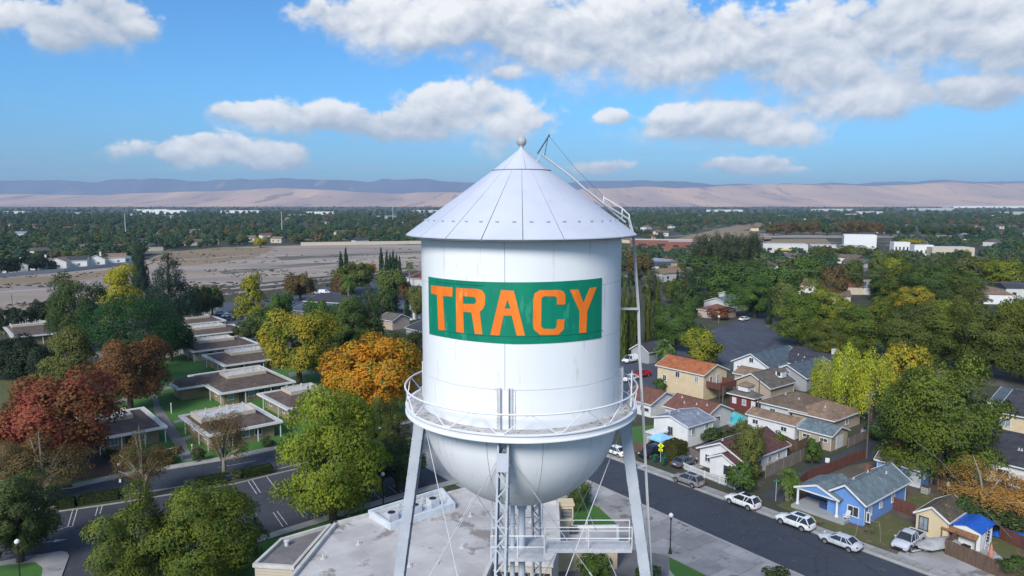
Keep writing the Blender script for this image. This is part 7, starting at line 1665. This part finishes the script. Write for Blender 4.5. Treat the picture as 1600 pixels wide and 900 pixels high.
hedge('tall clipped hedge block with brownish top beside the white cottage', (24.79, 111.67), (26.45, 109.66), 2.6, 3.0, 'olive', 'brown')
hg = [((-59.94, 92.41), (-58.06, 93.23), 'clipped hedge left of the lamp in the planting strip'), ((-57.88, 93.64), (-53.64, 95.77), 'long clipped hedge behind the globe lamp'), ((-44.72, 99.86), (-41.47, 101.78), 'clipped hedge half hidden by the bottom elms'), ((-39.33, 103.27), (-36.05, 105.58), 'clipped hedge beside the big elm')]
for a, c, lab in hg: hedge(lab, a, c, 1.5, 1.15, 'dark')

# trees of the belts farther off, one by one
def belt(n, box, avoid, seed, zone, lod=1):
    r = random.Random(seed); out = []; tries = 0
    names = {'dark': 'dark green', 'green': 'mid green', 'olive': 'olive green', 'brown': 'brown autumn', 'blackgreen': 'blackish green', 'palegreen': 'pale green', 'goldgreen': 'golden green', 'rust': 'rusty', 'conifer': 'conical dark', 'greygreen': 'grey-green'}
    while len(out) < n and tries < 20000:
        tries += 1; t = r.random(); y = box[2] * (box[3] / box[2]) ** t; x = r.uniform(box[0], box[1]) * y
        if any(inside((x, y), a) for a in avoid): continue
        if any((x - q[0]) ** 2 + (y - q[1]) ** 2 < 36 for q in out): continue
        k = r.choices(['round', 'elm', 'conifer', 'sparse', 'cypress'], [10, 6, 1.2, 1, .3])[0]; tn = r.choices(['dark', 'green', 'olive', 'brown', 'blackgreen', 'palegreen', 'goldgreen', 'rust', 'greygreen'], [5, 7, 8, 1.6, 1.5, 2.5, .8, .4, 1.2])[0]
        if k in ('conifer', 'cypress'): tn = 'conifer'
        h = r.uniform(6.0, 10.5); w = h * r.uniform(.85, 1.3) * (.45 if k == 'conifer' else .16 if k == 'cypress' else 1); out.append((x, y))
        T(k, tn, (x, y, h, w), names[tn] + (' slim' if k == 'cypress' else ' thin' if k == 'sparse' else '') + ' tree ' + zone, names[tn] + ' trees ' + zone, lod=lod)
FIELDA = [(-205.64, 241.62), (-122.97, 306.08), (-95.46, 338.3), (-50.79, 412.45), (0, 472.66), (0, 742.11), (-100.68, 718.77), (-207.64, 718.77), (-258.45, 686.38), (-300.69, 612.67), (-257.64, 493.19), (-265.94, 432.13), (-319.5, 377.98)]
FIELDB = [(73.43, 540.04), (197.55, 868.92), (619.54, 1776.09), (512.53, 1398.36), (338.64, 1047.6), (428.41, 980.44), (575.29, 940.23), (512.53, 837.15), (305.08, 696.85), (235.43, 707.64), (132.54, 581.41)]
SITES = [[(75.8, 540.04), (149.15, 566.94), (198.05, 754.35), (102.27, 730.26)], [(180.03, 540.04), (284.26, 540.04), (423.9, 807.61), (242.9, 730.26)], [(256.67, 504.13), (313.68, 482.71), (419.72, 647.45), (319.96, 629.58)], [(58.93, 221.19), (96.24, 286.53), (114.49, 297.95), (86.29, 223.42), (76.48, 174.8), (42.69, 158.94)]]
belt(85, (-.72, -.10, 430, 1150), [FIELDA], 3, 'in the wooded district left of the bare field')
belt(44, (.14, .74, 285, 560), [FIELDB] + SITES, 8, 'in the wooded district right of the tank')

# small houses of the far districts
r = random.Random(12); HOMES = []
WN = ('white', 'pale grey', 'cream', 'beige', 'stucco'); RN = ('grey-brown', 'tan', 'dark', 'red-brown', 'light grey', 'brown')
def small_house(x, y, lab, grp, k):
    L, Wd, hw = r.uniform(11, 17), r.uniform(9, 12), r.uniform(3.0, 4.6)
    HOMES.append((x, y))
    root = thing('house', lab, 'house', (x, y, 0), math.radians(r.choice((-51, 39, -12, 78)) + r.uniform(-4, 4)), grp); m = MB(); m.box(0, 0, hw / 2, L - .8, Wd - .8, hw); m.build('wall', (WHITEW, LIGHTB, CREAM, BEIGE, LIGHTB)[k % 5], root)
    z = hw + Wd * .20; m = MB(); m.add([(-L / 2, -Wd / 2, hw), (L / 2, -Wd / 2, hw), (L / 2, Wd / 2, hw), (-L / 2, Wd / 2, hw), (-L / 2, 0, z), (L / 2, 0, z)], [(0, 1, 5, 4), (2, 3, 4, 5), (1, 2, 5), (3, 0, 4), (3, 2, 1, 0)]); m.build('roof', (R_GB, R_TAN, R_DARK, R_RED, R_GREY, R_BROWN)[k % 6], root)
    for t in (-L * .25, L * .2): m = MB(); m.box(t, -(Wd - .8) / 2 - .03, hw * .5, 1.5, .08, 1.2); m.build('window', GLASS, root)
for k in range(44):
    for _ in range(200):
        y = 470 * (1500 / 470) ** r.random(); x = r.uniform(-.70, -.12) * y
        if not inside((x, y), FIELDA): break
    small_house(x, y, 'small %s house with %s roof among trees left of the bare field' % (WN[k % 5], RN[k % 6]), 'houses in the district beyond the field', k)
for k in range(62):
    for _ in range(200):
        y = 270 * (1200 / 270) ** r.random(); x = r.uniform(.15, .72) * y
        if not any(inside((x, y), a) for a in [FIELDB] + SITES): break
    small_house(x, y, 'small %s house with %s roof among trees right of the tank' % (WN[k % 5], RN[k % 6]), 'houses in the wooded district on the right', k)
for k, (x, y, L, Wd, h) in enumerate([(-1150, 2900, 150, 50, 10), (-420, 3100, 120, 50, 9), (-700, 2500, 90, 40, 10), (-260, 2700, 110, 40, 9), (-1700, 3300, 140, 60, 11), (1500, 3600, 200, 60, 10), (900, 3300, 160, 50, 9), (2100, 3800, 260, 70, 12), (1250, 2600, 90, 40, 9), (1700, 2500, 120, 40, 9), (-900, 1900, 40, 22, 7), (-620, 2050, 46, 24, 7), (-1150, 2150, 60, 24, 8), (-330, 1850, 44, 22, 7), (-1500, 2450, 80, 30, 8), (-520, 1650, 36, 20, 6), (700, 1900, 48, 24, 7), (980, 2100, 60, 26, 8), (1300, 1950, 50, 24, 7), (620, 1550, 36, 22, 6), (1100, 1650, 40, 22, 7), (1550, 2050, 60, 26, 8)]):
    block('warehouse', 'pale flat shed far out on the valley floor before the hills', quad((x, y), 3 * k, L, Wd), h, (WHITEW, LIGHTB)[k % 2], WHITEW, group='pale sheds far out on the valley floor')
for k, (u, lab) in enumerate([(1208, 'bare brown tree at the left end of the far row along the pale strip'), (1228, 'brown spreading tree, second in the far row along the pale strip'), (1250, 'brown tree, third in the far row along the pale strip'), (1272, 'brown tree, fourth in the far row along the pale strip'), (1292, 'dark tree in the far row just left above the white hall'), (1316, 'brown tree rising behind the white hall'), (1340, 'brown round tree behind the tall white hall'), (1368, 'brown tree right of the white hall in the far row'), (1392, 'dark tree, second right of the white hall in the far row'), (1418, 'dark tree behind the chapel in the far row'), (1450, 'dark green tree right of the chapel in the far row'), (1480, 'dark tree near the right end of the far row'), (1515, 'dark tree at the right end of the far row')]):
    p = [(322.2, 903.2, 14.2, 20.5), (344.7, 921.3, 16.8, 22.5), (362.4, 921.3, 16.0, 19.3), (380.2, 921.3, 17.6, 20.9), (388.5, 903.2, 12.6, 15.8), (407.4, 903.2, 17.3, 20.5), (426.4, 903.2, 18.9, 22.1), (448.5, 903.2, 16.5, 20.5), (458.5, 885.7, 13.1, 18.6), (478.6, 885.7, 12.4, 18.6), (493.9, 868.9, 12.1, 21.3), (516.7, 868.9, 12.9, 19.7), (533.2, 852.7, 14.1, 22.3)][k]
    T('round', 'brown' if 'brown' in lab else 'dark', p, lab, 'far row of trees along the pale strip')
# the woods beyond: one mass of trees each side, real trees drawn from one low mesh
def woods(name, n, box, avoid, seed, variant, hh=(6, 12)):
    r = np.random.RandomState(seed); P = []
    while len(P) < n:
        y = 1 / r.uniform(1 / box[3], 1 / box[2]); x = r.uniform(box[0], box[1]) * y
        if any(inside((x, y), a) for a in avoid): continue
        if y < 1600 and np.any((np.abs(HA[:, 0] - x * HA[:, 1] / y) < 11) & (HA[:, 1] - y < 34) & (HA[:, 1] - y > -9)): continue
        P.append((x, y, 0.0))
    me = bpy.data.meshes.new(name); me.from_pydata(P, [], []); me.update()
    sc = r.uniform(*hh, n); a = me.attributes.new('tree_scale', 'FLOAT_VECTOR', 'POINT'); w = sc * r.uniform(.42, .72, n)
    a.data.foreach_set('vector', np.stack([w, w, sc], 1).astype(np.float32).ravel()); o = ob(name, me, kind='stuff')
    src = WOODSRC[variant]; ng_ = bpy.data.node_groups.new(name, 'GeometryNodeTree'); ng_.interface.new_socket('Geometry', in_out='INPUT', socket_type='NodeSocketGeometry'); ng_.interface.new_socket('Geometry', in_out='OUTPUT', socket_type='NodeSocketGeometry')
    nd = ng_.nodes; gi = nd.new('NodeGroupInput'); go = nd.new('NodeGroupOutput'); ip = nd.new('GeometryNodeInstanceOnPoints'); oi = nd.new('GeometryNodeObjectInfo'); oi.inputs['Object'].default_value = src; oi.inputs['As Instance'].default_value = True
    na = nd.new('GeometryNodeInputNamedAttribute'); na.data_type = 'FLOAT_VECTOR'; na.inputs['Name'].default_value = 'tree_scale'; rv = nd.new('FunctionNodeRandomValue'); rv.data_type = 'FLOAT_VECTOR'; rv.inputs[0].default_value = (0, 0, 0); rv.inputs[1].default_value = (0, 0, 6.283)
    l = ng_.links; l.new(gi.outputs[0], ip.inputs['Points']); l.new(oi.outputs['Geometry'], ip.inputs['Instance']); l.new(na.outputs['Attribute'], ip.inputs['Scale']); l.new(rv.outputs[0], ip.inputs['Rotation']); l.new(ip.outputs[0], go.inputs[0])
    md = o.modifiers.new('trees', 'NODES'); md.node_group = ng_
    return o
WOODSRC = []
for v in range(3):
    P, Nn, C, leaf, asp, rs = crown_shape(('round', 'elm', 'round')[v], 1500, 50 + v); me = leaf_mesh(P, Nn, .092, rs, .7); me.materials.append(FARLEAF)
    y = 1500 + v * 40; o = ob('distant_tree', me, None, None, (-120 + v * 30, y, 0), 0, (5, 5, 9)); tag(o, ('dark green', 'olive', 'brownish')[v] + ' tree in the far woods straight behind the tank', 'tree', 'trees in the far woods'); WOODSRC.append(o)
HA = np.array(HOMES)
for v in range(3):
    woods('distant_woods', 480, (-.80, -.06, 470, 1500), [FIELDA], 21 + v, v, (5.5, 10.5))
    woods('distant_woods', 300, (.12, .82, 430, 1300), [FIELDB] + SITES, 41 + v, v, (5, 9.5))
    woods('distant_woods', 1850, (-.85, .85, 1300, 7000), [], 61 + v, v, (7, 13))

# low scrub over the bare field: uncountable dark tufts
P = []; rr = np.random.RandomState(9)
while len(P) < 900:
    y = 1 / rr.uniform(1 / 640, 1 / 240); x = rr.uniform(-.75, -.10) * y
    if inside((x, y), FIELDA) and vnoise(np.array([x * .02]), np.array([y * .06]), 3)[0] > .52: P.append((x, y))
b = MB()
for x, y in P:
    w, h = rr.uniform(.5, 2.2), rr.uniform(.25, .8); a = rr.uniform(0, 3.1); ps = [(x + w * rr.uniform(.6, 1) * math.cos(a + t), y + w * rr.uniform(.6, 1) * math.sin(a + t), .03) for t in (0, 1.05, 2.1, 3.14, 4.2, 5.2)]; b.add(ps + [(x + .2 * w, y, h + .05), (x - .3 * w, y + .2 * w, h * .8)], [(0, 1, 6), (1, 2, 6), (2, 3, 7, 6), (3, 4, 7), (4, 5, 7), (5, 0, 6, 7)])
b.build('scrub', M('scrub_weeds', (.095, .075, .055), (.060, .052, .036), .95, .4, 4, world=True), kind='stuff')

# ------------------------------------------------------------------ haze over the valley
hz = bpy.data.materials.new('haze'); hz.use_nodes = True; nt = hz.node_tree; nt.nodes.clear()
oo = nt.nodes.new('ShaderNodeOutputMaterial'); pv = nt.nodes.new('ShaderNodeVolumePrincipled'); pv.inputs['Color'].default_value = (.52, .74, 1.0, 1); pv.inputs['Density'].default_value = HAZE; pv.inputs['Anisotropy'].default_value = 0.0
nt.links.new(pv.outputs[0], oo.inputs['Volume'])
b = MB(); b.box(0, 10950, 333, 58000, 23300, 674); b.build('haze', hz, kind='stuff')
